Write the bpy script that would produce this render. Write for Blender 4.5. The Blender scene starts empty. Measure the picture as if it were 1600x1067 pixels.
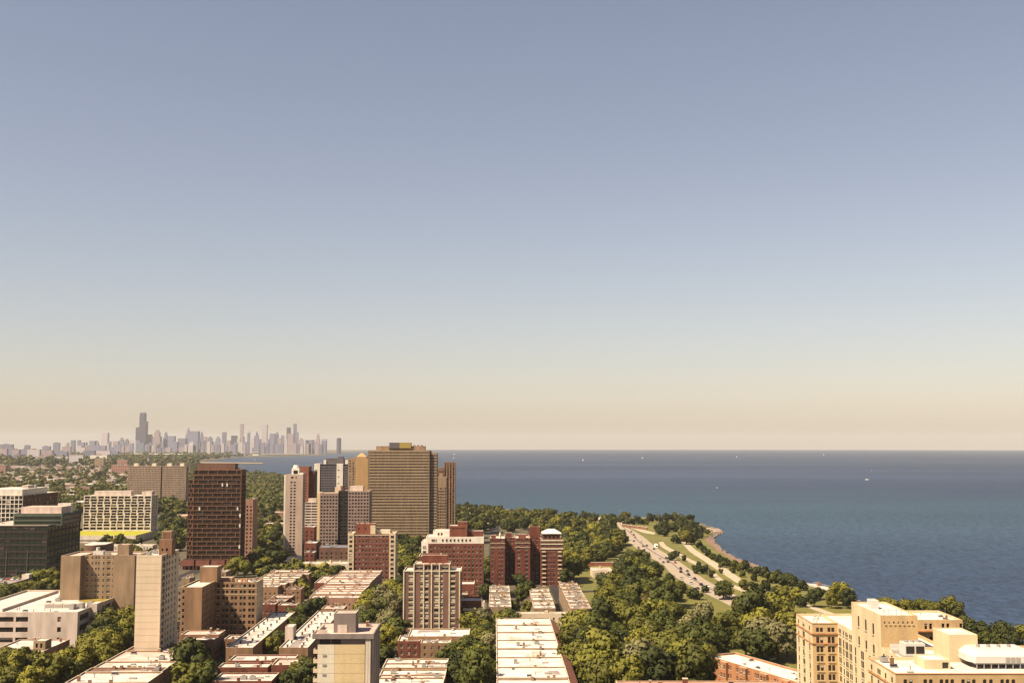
import bpy, bmesh, math, random
import numpy as np
from mathutils import Vector, Matrix
from mathutils.geometry import delaunay_2d_cdt

rnd = random.Random(7)
SC = bpy.context.scene
COL = SC.collection
# ------------------------------------------------------------------ camera, sky, sun
F, H, YE, RE = 1778.0, 100.0, 693.0, 7.43e6      # focal length and eye level of a 1600 px wide frame, eye height, earth radius with refraction
PITCH = math.atan((YE - 533.5) / F)
CP, SP = math.cos(PITCH), math.sin(PITCH)
cam_d = bpy.data.cameras.new('camera')
cam = bpy.data.objects.new('camera', cam_d)
COL.objects.link(cam)
cam.location = (0, 0, H)
cam.rotation_euler = (math.pi / 2 + PITCH, 0, 0)
cam_d.sensor_width = 36
cam_d.lens = 36 * F / 1600
cam_d.clip_start = 1
cam_d.clip_end = 120000
SC.camera = cam
LIGHT_DIR = Vector((0.66, 0.45, -1.0)).normalized()   # the way sunlight travels: from behind the left shoulder
ELEV = math.asin(-LIGHT_DIR.z)
ROT = math.atan2(-LIGHT_DIR.x, -LIGHT_DIR.y)
world = bpy.data.worlds.new('World')
SC.world = world
world.use_nodes = True
wn, wl_ = world.node_tree.nodes, world.node_tree.links
sky = wn.new('ShaderNodeTexSky')
sky.sky_type = 'NISHITA'
sky.sun_disc = False
sky.sun_elevation = ELEV
sky.sun_rotation = ROT
sky.altitude = 100
sky.air_density = 1.0
sky.dust_density = 1.0
sky.ozone_density = 1.0
tint = wn.new('ShaderNodeMix')
tint.data_type = 'RGBA'
tint.blend_type = 'MULTIPLY'
tint.inputs[0].default_value = 1.0
tint.inputs[7].default_value = (1.06, 0.90, 0.83, 1)
bg = wn['Background']
hsv = wn.new('ShaderNodeHueSaturation')
hsv.inputs['Saturation'].default_value = 0.86
wl_.new(sky.outputs[0], hsv.inputs['Color'])
wl_.new(hsv.outputs[0], tint.inputs[6])
wl_.new(tint.outputs[2], bg.inputs[0])
bg.inputs[1].default_value = 0.0575
sun_d = bpy.data.lights.new('sun', 'SUN')
sun_d.energy = 5.0
sun_d.angle = math.radians(0.5)
sun_d.color = (1.0, 0.84, 0.64)
sun = bpy.data.objects.new('sun', sun_d)
COL.objects.link(sun)
sun.rotation_euler = LIGHT_DIR.to_track_quat('-Z', 'Y').to_euler()
sun.location = (-500, -400, 900)
SC.view_settings.view_transform = 'Standard'
SC.view_settings.look = 'None'
SC.view_settings.exposure = 1.25
SC.view_settings.gamma = 1.0
SC.view_settings.use_curve_mapping = False
SC.render.engine = 'CYCLES'
SC.cycles.max_bounces = 6
SC.cycles.diffuse_bounces = 3
SC.cycles.glossy_bounces = 2
SC.cycles.transparent_max_bounces = 8
SC.cycles.volume_bounces = 0
HAZE_DENSITY = 2.7e-5
HAZE_COLOR = (0.735, 0.72, 0.69, 1)

# ------------------------------------------------------------------ pixel of the photograph -> place in the world
def ray(px, py):
    u, v = (px - 800) / F, (533.5 - py) / F
    return u, CP - v * SP, SP + v * CP
def drop(x, y):
    return -(x * x + y * y) / (2 * RE)
def UZ(px, py, h=0.0):          # where the line of sight meets height h above the (curved) ground
    dx, dy, dz = ray(px, py)
    z = h
    for _ in range(10):
        t = (z - H) / dz
        x, y = dx * t, dy * t
        z = h + drop(x, y)
    return x, y
def UD(px, py, D):              # x and height at distance D
    dx, dy, dz = ray(px, py)
    t = D / dy
    return dx * t, H + dz * t
GR = math.atan((800 - 772) / F)  # turn of the street grid

# ------------------------------------------------------------------ materials
MATS = {}
def nodes(name):
    m = bpy.data.materials.new(name)
    m.use_nodes = True
    MATS[name] = m
    return m, m.node_tree.nodes, m.node_tree.links, m.node_tree.nodes['Principled BSDF']
def noisy(name, col, var=0.18, scale=0.35, stretch=(1, 1, 1), rough=0.85, col2=None, scale2=3.0, var2=0.12, spec=0.3, objvar=0.0):
    """A wall, roof or ground colour with large soft wear and fine grain."""
    m, n, l, b = nodes(name)
    tc = n.new('ShaderNodeTexCoord'); mp = n.new('ShaderNodeMapping'); mp.inputs['Scale'].default_value = stretch
    l.new(tc.outputs['Object'], mp.inputs['Vector'])
    n1 = n.new('ShaderNodeTexNoise'); n1.inputs['Scale'].default_value = scale; n1.inputs['Detail'].default_value = 5
    n2 = n.new('ShaderNodeTexNoise'); n2.inputs['Scale'].default_value = scale2; n2.inputs['Detail'].default_value = 3
    l.new(mp.outputs[0], n1.inputs['Vector']); l.new(tc.outputs['Object'], n2.inputs['Vector'])
    r1 = n.new('ShaderNodeMapRange'); r1.inputs[1].default_value = .3; r1.inputs[2].default_value = .7
    l.new(n1.outputs['Fac'], r1.inputs[0])
    mx = n.new('ShaderNodeMix'); mx.data_type = 'RGBA'
    c = Vector(col); c2 = Vector(col2) if col2 else c * (1 - 2 * var)
    mx.inputs[6].default_value = (*(c * (1 + var) if not col2 else c), 1); mx.inputs[7].default_value = (*(c2 * (.82 if col2 else 1)), 1)
    l.new(r1.outputs[0], mx.inputs[0])
    r2 = n.new('ShaderNodeMapRange'); r2.inputs[1].default_value = .25; r2.inputs[2].default_value = .75; r2.inputs[3].default_value = 1 - var2 * 1.5; r2.inputs[4].default_value = 1 + var2
    l.new(n2.outputs['Fac'], r2.inputs[0])
    mu = n.new('ShaderNodeMix'); mu.data_type = 'RGBA'; mu.blend_type = 'MULTIPLY'; mu.inputs[0].default_value = 1
    l.new(mx.outputs[2], mu.inputs[6]); l.new(r2.outputs[0], mu.inputs[7])
    out = mu.outputs[2]
    if objvar:
        oi = n.new('ShaderNodeObjectInfo'); r3 = n.new('ShaderNodeMapRange'); r3.inputs[3].default_value = 1 - objvar; r3.inputs[4].default_value = 1 + objvar
        l.new(oi.outputs['Random'], r3.inputs[0])
        m3 = n.new('ShaderNodeMix'); m3.data_type = 'RGBA'; m3.blend_type = 'MULTIPLY'; m3.inputs[0].default_value = 1
        l.new(out, m3.inputs[6]); l.new(r3.outputs[0], m3.inputs[7]); out = m3.outputs[2]
    l.new(out, b.inputs['Base Color'])
    b.inputs['Roughness'].default_value = rough
    b.inputs['Specular IOR Level'].default_value = spec
    return m
def plain(name, col, rough=0.6, metal=0.0, spec=0.4):
    m, n, l, b = nodes(name)
    b.inputs['Base Color'].default_value = (*col, 1); b.inputs['Roughness'].default_value = rough
    b.inputs['Metallic'].default_value = metal; b.inputs['Specular IOR Level'].default_value = spec
    return m
V = (1, 1, .25)     # rain streaks run down walls
noisy('concrete_cream', (0.5, 0.395, 0.275), .05, .25, V)
noisy('concrete_pale', (0.52, 0.44, 0.345), .12, .25, V)
noisy('concrete_pink', (0.46, 0.37, 0.305), .14, .25, V)
noisy('concrete_rose', (.36, .265, .205), .1, .25, V)
plain('curtain', (.56, .48, .38), .8)
noisy('concrete_grey', (0.18, 0.145, 0.128), .15, .3, V)
noisy('concrete_white', (0.58, 0.52, 0.43), .1, .3, V)
noisy('brick_red', (0.135, 0.04, 0.022), .2, .3, V)
noisy('brick_dark_red', (0.115, 0.031, 0.018), .2, .3, V)
noisy('brick_orange', (0.22, 0.125, 0.066), .16, .3, V)
noisy('brick_tan', (0.23, 0.155, 0.092), .15, .3, V)
noisy('brick_brown', (0.18, 0.09, 0.0504), .18, .3, V)
noisy('brick_pink', (0.266, 0.144, 0.0936), .16, .3, V)
noisy('brick_hotel', (0.5, 0.4, 0.24), .1, .2, V)
noisy('terracotta', (0.396, 0.18, 0.072), .12, .4)
noisy('panel_ochre', (0.48, 0.365, 0.2), .08, .2, V)
noisy('panel_cream', (0.52, 0.455, 0.345), .08, .2, V)
noisy('stone_trim', (0.475, 0.374, 0.238), .1, .5)
noisy('stone_cream', (0.504, 0.432, 0.302), .1, .5)
noisy('slab_tan', (0.235, 0.165, 0.1), .1, .2, V)
noisy('slab_brown', (0.122, 0.0612, 0.0396), .15, .2, V)
noisy('frame_brown', (0.13, 0.058, 0.031), .2, .4)
noisy('roof_white', (0.54, 0.5, 0.44), .05, .16, (1, 2.2, 1), .7, (.42, .37, .31), 1.6, .16)
noisy('roof_bright', (0.62, 0.58, 0.5), .05, .13, (1, 2, 1), .7, (.52, .46, .38), 1.2, .12)
noisy('roof_patch_pale', (.42, .38, .33), .1, .4)
noisy('roof_pink', (0.516, 0.387, 0.31), .1, .15, (1, 1, 1), .8, (.42, .29, .23), 1.2, .15)
noisy('roof_tar', (0.172, 0.0946, 0.0688), .2, .2, (1, 1, 1), .9, (.11, .065, .05), 1.5, .2)
noisy('roof_grey', (0.284, 0.232, 0.206), .2, .2, (1, 1, 1), .9, (.20, .16, .14), 1.5, .2)
noisy('roof_tile', (0.172, 0.0645, 0.0387), .2, .6, (1, 1, 1), .85)
noisy('roof_green', (0.3, 0.29, 0.012), .15, .25, (1, 1, 1), .95, (.30, .27, .02), 1.5, .2)
noisy('roof_moss', (0.215, 0.172, 0.0172), .2, .3, (1, 1, 1), .95, (.20, .12, .03), 1.5, .2)
plain('coping', (0.504, 0.418, 0.302), .7)
plain('metal_grey', (0.302, 0.274, 0.245), .45, .3)
plain('metal_white', (0.44, 0.42, 0.37), .45)
plain('dark_opening', (.018, .011, .009), .7)
plain('glass', (.016, .012, .012), .12, 0, .5)
plain('glass_green', (0.01, 0.016, 0.011), .12, 0, .6)
plain('glass_blue', (.02, .03, .055), .1, 0, .6)
plain('blind', (0.4, 0.33, 0.24), .8)
plain('frame_white', (0.446, 0.389, 0.302), .6)
plain('frame_mid', (.20, .155, .115), .6)
plain('vent_dark', (.04, .032, .028), .7)
plain('frame_dark', (0.0504, 0.0324, 0.0252), .5)
plain('sign_yellow', (0.26, 0.185, 0.04), .5)
plain('sign_grey', (0.0864, 0.0684, 0.072), .5)
plain('bark', (.075, .05, .032), .9)
plain('tyre', (.012, .012, .012), .8)
plain('hull_white', (0.6, 0.57, 0.52), .35)
plain('sail', (.90, .86, .80), .7)
noisy('asphalt', (0.026, 0.021, 0.018), .2, .15)
noisy('highway_concrete', (0.29, 0.235, 0.17), .12, .12, (1, 1, 1), .9, (.30, .235, .17), .8, .12)
noisy('path_concrete', (0.36, 0.29, 0.2), .1, .2, (1, 1, 1), .9)
noisy('sand', (0.448, 0.344, 0.224), .12, .08, (1, 1, 1), .95)
noisy('red_sand', (0.19, 0.105, 0.07), .2, .1, (1, 1, 1), .95, (.20, .115, .08), .8, .2)
noisy('rock', (0.272, 0.2, 0.152), .25, .4, (1, 1, 1), .9)
noisy('lawn_grass', (0.135, 0.115, 0.022), .15, .035, (1, 1, 1), .95, (.115, .115, .027), .45, .2)
noisy('city_ground', (0.0864, 0.0648, 0.0432), .2, .02, (1, 1, 1), .95, (.085, .08, .035), .15, .3)
def leafmat(name, col, col2):
    m, n, l, b = nodes(name)
    oi = n.new('ShaderNodeObjectInfo'); g = n.new('ShaderNodeNewGeometry')
    tc = n.new('ShaderNodeTexCoord')
    ns = n.new('ShaderNodeTexNoise'); ns.inputs['Scale'].default_value = .55; ns.inputs['Detail'].default_value = 3
    l.new(tc.outputs['Object'], ns.inputs['Vector'])
    ad = n.new('ShaderNodeMath'); ad.operation = 'MULTIPLY_ADD'; ad.inputs[1].default_value = .7; ad.inputs[2].default_value = -.05
    l.new(oi.outputs['Random'], ad.inputs[0])
    a2 = n.new('ShaderNodeMath'); a2.operation = 'MULTIPLY_ADD'; a2.inputs[1].default_value = .28
    l.new(g.outputs['Random Per Island'], a2.inputs[0]); l.new(ad.outputs[0], a2.inputs[2])
    a3 = n.new('ShaderNodeMath'); a3.operation = 'MULTIPLY_ADD'; a3.inputs[1].default_value = .3; a3.use_clamp = True
    l.new(ns.outputs['Fac'], a3.inputs[0]); l.new(a2.outputs[0], a3.inputs[2])
    mx = n.new('ShaderNodeMix'); mx.data_type = 'RGBA'
    mx.inputs[6].default_value = (*col, 1); mx.inputs[7].default_value = (*col2, 1)
    l.new(a3.outputs[0], mx.inputs[0]); l.new(mx.outputs[2], b.inputs['Base Color'])
    b.inputs['Roughness'].default_value = .75; b.inputs['Specular IOR Level'].default_value = .25
    tr = n.new('ShaderNodeBsdfTranslucent'); ms = n.new('ShaderNodeMixShader'); ms.inputs[0].default_value = .15
    l.new(mx.outputs[2], tr.inputs['Color']); l.new(b.outputs[0], ms.inputs[1]); l.new(tr.outputs[0], ms.inputs[2])
    l.new(ms.outputs[0], n['Material Output'].inputs['Surface'])
    return m
LEAF = {'dark green': leafmat('leaf_dark', (.012, .018, .003), (.066, .073, .010)),
        'olive green': leafmat('leaf_olive', (.026, .030, .004), (.142, .134, .015)),
        'yellow-green': leafmat('leaf_yellow', (.054, .053, .005), (.205, .185, .020)),
        'pale grey-green': leafmat('leaf_pale', (.064, .060, .022), (.18, .16, .065)),
        'brownish green': leafmat('leaf_brown', (.052, .036, .011), (.115, .082, .026))}
leafmat('leaf_far', (.036, .036, .008), (.105, .095, .022))
def watermat():
    m, n, l, b = nodes('water')
    g = n.new('ShaderNodeNewGeometry')
    mp = n.new('ShaderNodeMapping'); mp.inputs['Scale'].default_value = (.00028, .0011, 1); mp.inputs['Rotation'].default_value = (0, 0, .12)
    l.new(g.outputs['Position'], mp.inputs['Vector'])
    ns = n.new('ShaderNodeTexNoise'); ns.inputs['Scale'].default_value = 1.2; ns.inputs['Detail'].default_value = 3; ns.inputs['Roughness'].default_value = .5
    l.new(mp.outputs[0], ns.inputs['Vector'])
    cr = n.new('ShaderNodeValToRGB')
    cr.color_ramp.elements[0].position = .34; cr.color_ramp.elements[0].color = (.011, .024, .049, 1)
    cr.color_ramp.elements[1].position = .68; cr.color_ramp.elements[1].color = (.023, .041, .080, 1)
    l.new(ns.outputs['Fac'], cr.inputs[0])
    # the pale green shallows near the shore
    d = n.new('ShaderNodeVectorMath'); d.operation = 'DISTANCE'; d.inputs[1].default_value = (200, 1800, 0)
    mp2 = n.new('ShaderNodeMapping'); mp2.inputs['Scale'].default_value = (.75, 1, 0)
    l.new(g.outputs['Position'], mp2.inputs['Vector']); l.new(mp2.outputs[0], d.inputs[0])
    rg = n.new('ShaderNodeMapRange'); rg.inputs[1].default_value = 100; rg.inputs[2].default_value = 950; rg.inputs[3].default_value = .6; rg.inputs[4].default_value = 0
    l.new(d.outputs['Value'], rg.inputs[0])
    mu = n.new('ShaderNodeMath'); mu.operation = 'MULTIPLY'
    l.new(rg.outputs[0], mu.inputs[0]); l.new(ns.outputs['Fac'], mu.inputs[1])
    mx = n.new('ShaderNodeMix'); mx.data_type = 'RGBA'; mx.inputs[7].default_value = (.036, .090, .098, 1)
    l.new(mu.outputs[0], mx.inputs[0]); l.new(cr.outputs[0], mx.inputs[6])
    # chop: sunny sides of small waves painted lighter into the colour, gathered in gusts
    m3 = n.new('ShaderNodeMapping'); m3.inputs['Scale'].default_value = (.22, .09, 1); m3.inputs['Rotation'].default_value = (0, 0, .1); l.new(g.outputs['Position'], m3.inputs['Vector'])
    n3 = n.new('ShaderNodeTexNoise'); n3.inputs['Scale'].default_value = 1; n3.inputs['Detail'].default_value = 6; n3.inputs['Roughness'].default_value = .7; l.new(m3.outputs[0], n3.inputs['Vector'])
    r3 = n.new('ShaderNodeMapRange'); r3.inputs[1].default_value = .3; r3.inputs[2].default_value = .7; r3.inputs[3].default_value = .4; r3.inputs[4].default_value = 1.7; l.new(n3.outputs['Fac'], r3.inputs[0])
    mm = n.new('ShaderNodeMix'); mm.data_type = 'RGBA'; mm.blend_type = 'MULTIPLY'; mm.inputs[0].default_value = 1; l.new(mx.outputs[2], mm.inputs[6]); l.new(r3.outputs[0], mm.inputs[7])
    n.remove(b)
    df = n.new('ShaderNodeBsdfDiffuse'); gl = n.new('ShaderNodeBsdfGlossy'); gl.inputs['Roughness'].default_value = .35; b = df
    mshade = n.new('ShaderNodeMixShader'); mshade.inputs[0].default_value = .13
    l.new(mm.outputs[2], df.inputs['Color']); l.new(df.outputs[0], mshade.inputs[1]); l.new(gl.outputs[0], mshade.inputs[2]); l.new(mshade.outputs[0], n['Material Output'].inputs['Surface'])
    bn = n.new('ShaderNodeTexNoise'); bn.inputs['Scale'].default_value = .12; bn.inputs['Detail'].default_value = 6
    l.new(g.outputs['Position'], bn.inputs['Vector'])
    bu = n.new('ShaderNodeBump'); bu.inputs['Strength'].default_value = .8; bu.inputs['Distance'].default_value = 1.6
    l.new(bn.outputs['Fac'], bu.inputs['Height']); l.new(bu.outputs[0], b.inputs['Normal'])
watermat()
def towermat(name, col, dark, sx=7.0, sz=4.0):
    """A far tower's face: rows of windows too far off to tell apart."""
    m, n, l, b = nodes(name)
    tc = n.new('ShaderNodeTexCoord'); sep = n.new('ShaderNodeSeparateXYZ'); l.new(tc.outputs['Object'], sep.inputs[0])
    ad = n.new('ShaderNodeMath'); l.new(sep.outputs[0], ad.inputs[0]); l.new(sep.outputs[1], ad.inputs[1])
    cb = n.new('ShaderNodeCombineXYZ'); l.new(ad.outputs[0], cb.inputs[0]); l.new(sep.outputs[2], cb.inputs[1])
    br = n.new('ShaderNodeTexBrick'); br.inputs['Scale'].default_value = 1; br.inputs['Brick Width'].default_value = sx; br.inputs['Row Height'].default_value = sz * 3
    br.inputs['Mortar Size'].default_value = sx * .22; br.offset = 0; br.inputs['Color1'].default_value = (*dark, 1); br.inputs['Color2'].default_value = (*[x * 1.3 for x in dark], 1); br.inputs['Mortar'].default_value = (*col, 1)
    l.new(cb.outputs[0], br.inputs['Vector']); l.new(br.outputs['Color'], b.inputs['Base Color']); b.inputs['Roughness'].default_value = .6
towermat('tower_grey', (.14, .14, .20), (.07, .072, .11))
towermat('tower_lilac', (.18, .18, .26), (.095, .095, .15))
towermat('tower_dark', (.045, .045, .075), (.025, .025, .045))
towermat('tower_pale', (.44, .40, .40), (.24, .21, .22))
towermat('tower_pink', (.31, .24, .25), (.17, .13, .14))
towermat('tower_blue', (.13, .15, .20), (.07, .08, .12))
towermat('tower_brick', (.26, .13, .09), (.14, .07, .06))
M = MATS

# ------------------------------------------------------------------ building blocks
class MB:
    """Collects boxes and quads; build() links them as one mesh object."""
    def __init__(s): s.v, s.f, s.m = [], [], []
    def quad(s, a, b, c, d, m=0):
        i = len(s.v); s.v += [a, b, c, d]; s.f.append((i, i + 1, i + 2, i + 3)); s.m.append(m)
    def poly(s, pts, m=0):
        i = len(s.v); s.v += list(pts); s.f.append(tuple(range(i, i + len(pts)))); s.m.append(m)
    def box(s, x0, x1, y0, y1, z0, z1, m=0, top=None, bottom=False):
        t = m if top is None else top
        a = [(x0, y0), (x1, y0), (x1, y1), (x0, y1)]
        for k in range(4):
            p, q = a[k], a[(k + 1) % 4]
            s.quad((*p, z0), (*q, z0), (*q, z1), (*p, z1), m)
        s.quad(*[(*p, z1) for p in a], t)
        if bottom: s.quad(*[(*p, z0) for p in a[::-1]], m)
    def prism(s, pts, z0, z1, m=0, top=None):
        n = len(pts)
        for k in range(n):
            p, q = pts[k], pts[(k + 1) % n]
            s.quad((*p, z0), (*q, z0), (*q, z1), (*p, z1), m)
        s.poly([(*p, z1) for p in pts], m if top is None else top)
    def cyl(s, x, y, z0, z1, r0, r1, n=8, m=0):
        P = [(math.cos(2 * math.pi * k / n), math.sin(2 * math.pi * k / n)) for k in range(n)]
        for k in range(n):
            a, b = P[k], P[(k + 1) % n]
            s.quad((x + a[0] * r0, y + a[1] * r0, z0), (x + b[0] * r0, y + b[1] * r0, z0), (x + b[0] * r1, y + b[1] * r1, z1), (x + a[0] * r1, y + a[1] * r1, z1), m)
        s.poly([(x + a[0] * r1, y + a[1] * r1, z1) for a in P], m)
    def mesh(s, name, mats):
        me = bpy.data.meshes.new(name)
        me.from_pydata(s.v, [], s.f)
        for x in mats: me.materials.append(M[x] if isinstance(x, str) else x)
        me.polygons.foreach_set('material_index', s.m)
        me.update()
        return me
    def build(s, name, mats, parent=None):
        if not s.f: return None
        return link(name, s.mesh(name, mats if isinstance(mats, (list, tuple)) else [mats]), parent)
def link(name, me, parent=None, loc=None, rz=0.0):
    o = bpy.data.objects.new(name, me)
    COL.objects.link(o)
    if parent: o.parent = parent
    if loc is not None: o.location = loc
    if rz: o.rotation_euler = (0, 0, rz)
    return o
def tag(o, label=None, cat=None, group=None, kind=None):
    if label: o['label'] = label
    if cat: o['category'] = cat
    if group: o['group'] = group
    if kind: o['kind'] = kind
    return o
def thing(name, label, cat, x, y, z=0.0, rz=GR, group=None):
    o = bpy.data.objects.new(name, None)
    COL.objects.link(o)
    o.empty_display_size = 1
    o.location = (x, y, z + drop(x, y)); o.rotation_euler = (0, 0, rz)
    return tag(o, label, cat, group)
FOOT = []      # footprints of what is built, so that trees keep clear: (cx, cy, rz, x0, x1, y0, y1)
def foot(T, x0, x1, y0, y1):
    FOOT.append((T.location.x, T.location.y, T.rotation_euler.z, x0, x1, y0, y1))
def blocked(x, y, r):
    for cx, cy, rz, x0, x1, y0, y1 in FOOT:
        dx, dy = x - cx, y - cy
        if abs(dx) > 400 or abs(dy) > 400: continue
        c, s = math.cos(-rz), math.sin(-rz)
        u, w = dx * c - dy * s, dx * s + dy * c
        if x0 - r < u < x1 + r and y0 - r < w < y1 + r: return True
    return False
def even(W, n, w, mg=0.0, off=0.0):
    """n openings of width w evenly over a face W wide."""
    p = (W - 2 * mg) / n
    return [(mg + p * (k + .5) + off - w / 2, mg + p * (k + .5) + off + w / 2) for k in range(n)]
def pairs(W, n, w, gap, mg=0.0):
    p = (W - 2 * mg) / n
    o = []
    for k in range(n):
        c = mg + p * (k + .5)
        o += [(c - gap / 2 - w, c - gap / 2), (c + gap / 2, c + gap / 2 + w)]
    return o
def floors(z0, n, fh, sill, wh, cols):
    return [(z0 + k * fh + sill, z0 + k * fh + sill + wh, cols) for k in range(n)]
def facade(mb, ox, oy, ang, W, z0, z1, rows, dep=.3, m=0, wl=None, rm=None):
    """A wall with real recessed openings. Local: x along the wall seen from outside, -y outward."""
    c, s = math.cos(ang), math.sin(ang)
    rm = m if rm is None else rm
    def P(x, y, z): return (ox + x * c - y * s, oy + x * s + y * c, z)
    def Q(xa, xb, za, zb, mm=m, y=0.0):
        if xb - xa > 1e-4 and zb - za > 1e-4: mb.quad(P(xa, y, za), P(xb, y, za), P(xb, y, zb), P(xa, y, zb), mm)
    z = z0
    for (a, b, cols) in sorted(rows or [], key=lambda r: r[0]):
        if a < z - 1e-4 or b > z1: continue
        Q(0, W, z, a)
        x = 0.0
        for (l, r) in cols:
            if l < x - 1e-4 or r > W + 1e-4: continue
            Q(x, l, a, b)
            mb.quad(P(l, 0, a), P(l, dep, a), P(l, dep, b), P(l, 0, b), rm)
            mb.quad(P(r, dep, a), P(r, 0, a), P(r, 0, b), P(r, dep, b), rm)
            mb.quad(P(l, 0, a), P(r, 0, a), P(r, dep, a), P(l, dep, a), rm)
            mb.quad(P(l, dep, b), P(r, dep, b), P(r, 0, b), P(l, 0, b), rm)
            if wl is not None: wl.append((*P((l + r) / 2, dep, (a + b) / 2), ang, r - l, b - a))
            x = r
        Q(x, W, a, b)
        z = b
    Q(0, W, z, z1)
def block(mb, x0, x1, y0, y1, z0, z1, S=None, E=None, W=None, N=None, dep=.3, m=0, cop=1, wl=None, par=.9, pt=.35, ms=None):
    """Four walls with openings and a parapet with a coping; the roof goes in with deck()."""
    w, d = x1 - x0, y1 - y0
    ms = ms or {}
    facade(mb, x0, y0, 0, w, z0, z1, S, dep, ms.get('S', m), wl)
    facade(mb, x1, y0, math.pi / 2, d, z0, z1, E, dep, ms.get('E', m), wl)
    facade(mb, x1, y1, math.pi, w, z0, z1, N, dep, ms.get('N', m), wl)
    facade(mb, x0, y1, -math.pi / 2, d, z0, z1, W, dep, ms.get('W', m), wl)
    X0, X1, Y0, Y1 = x0 + pt, x1 - pt, y0 + pt, y1 - pt
    o = [(x0, y0), (x1, y0), (x1, y1), (x0, y1)]; i = [(X0, Y0), (X1, Y0), (X1, Y1), (X0, Y1)]
    for k in range(4):
        a, b, c, e = o[k], o[(k + 1) % 4], i[(k + 1) % 4], i[k]
        mb.quad((*a, z1), (*b, z1), (*c, z1), (*e, z1), cop)
        mb.quad((*c, z1 - par - .1), (*e, z1 - par - .1), (*e, z1), (*c, z1), m)
def deck(mb, x0, x1, y0, y1, z, pt=.35, m=0):
    mb.quad((x0 + pt, y0 + pt, z), (x1 - pt, y0 + pt, z), (x1 - pt, y1 - pt, z), (x0 + pt, y1 - pt, z), m)
WIN = {}
def win_mesh(style, w, h, var):
    k = (style, round(w, 2), round(h, 2), var)
    if k in WIN: return WIN[k]
    b = MB()
    x, z = w / 2, h / 2
    def bar(xa, xb, za, zb, m=1, y=-.05): b.quad((xa, y, za), (xb, y, za), (xb, y, zb), (xa, y, zb), m)
    b.quad((-x, 0, -z), (x, 0, -z), (x, 0, z), (-x, 0, z), 0)
    fr = min(.09, w * .09)
    if style in ('sash', 'arch', 'picture'):
        bar(-x, -x + fr, -z, z); bar(x - fr, x, -z, z); bar(-x + fr, x - fr, -z, -z + fr); bar(-x + fr, x - fr, z - fr, z)
        if style != 'picture': bar(-x + fr, x - fr, -.05, .06)
        b.box(-x - .1, x + .1, -.42, -.28, -z - .16, -z - .003, 2, bottom=True)
    if style == 'arch':
        n = 5
        for sg in (-1, 1):      # brick spandrels that round the head
            p = [(sg * x, -.12, z)]
            for q in range(n + 1):
                t = math.pi / 2 * q / n
                p.append((sg * x * math.sin(t), -.12, z - x + x * math.cos(t)) if sg > 0 else (-x * math.sin(t), -.12, z - x + x * math.cos(t)))
            b.poly(p if sg < 0 else p[::-1], 4)
    if style == 'band':
        n = max(2, round(w / 1.8))
        for q in range(1, n): bar(-x + w * q / n - .06, -x + w * q / n + .06, -z, z)
        bar(-x, x, z - .12, z); bar(-x, x, -z, -z + .1)
    if var in (1, 2):
        f = (.42, .75)[var - 1]
        b.quad((-x + fr, -.02, z - h * f), (x - fr, -.02, z - h * f), (x - fr, -.02, z - fr), (-x + fr, -.02, z - fr), 3)
    WIN[k] = b
    return b
WME = {}
STYLE_MATS = {}
def put_windows(T, wl, style='sash', mats=('glass', 'frame_white', 'stone_trim', 'blind', 'brick_hotel'), most=300, zmin=-1e9, blinds=.3, name='window'):
    """Each opening's window a part of its own; past the limit, one joined part."""
    r = random.Random(len(wl))
    order = sorted(wl, key=lambda q: (abs(q[3]) > 2.5, -q[2]))
    single = [q for q in order if q[2] >= zmin and abs(q[3]) < 2.5][:most]
    ids = set(map(id, single))
    for (x, y, z, a, w, h) in single:
        var = 0 if r.random() > blinds else r.choice((1, 1, 2))
        k = (style, mats, round(w, 2), round(h, 2), var)
        if k not in WME: WME[k] = win_mesh(style, w, h, var).mesh(name, mats)
        link(name, WME[k], T, (x, y, z), a)
    rest = [q for q in order if id(q) not in ids]
    if rest:
        J = MB()
        for (x, y, z, a, w, h) in rest:
            c, s = math.cos(a), math.sin(a)
            bx = win_mesh(style if most else 'plain', w, h, 0 if r.random() > blinds else 1)
            o = len(J.v)
            J.v += [(x + p * c - q * s, y + p * s + q * c, z + t) for p, q, t in bx.v]
            J.f += [tuple(i + o for i in f) for f in bx.f]; J.m += bx.m
        tag(J.build(name, mats, T), kind='stuff')
CL = {}
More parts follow.
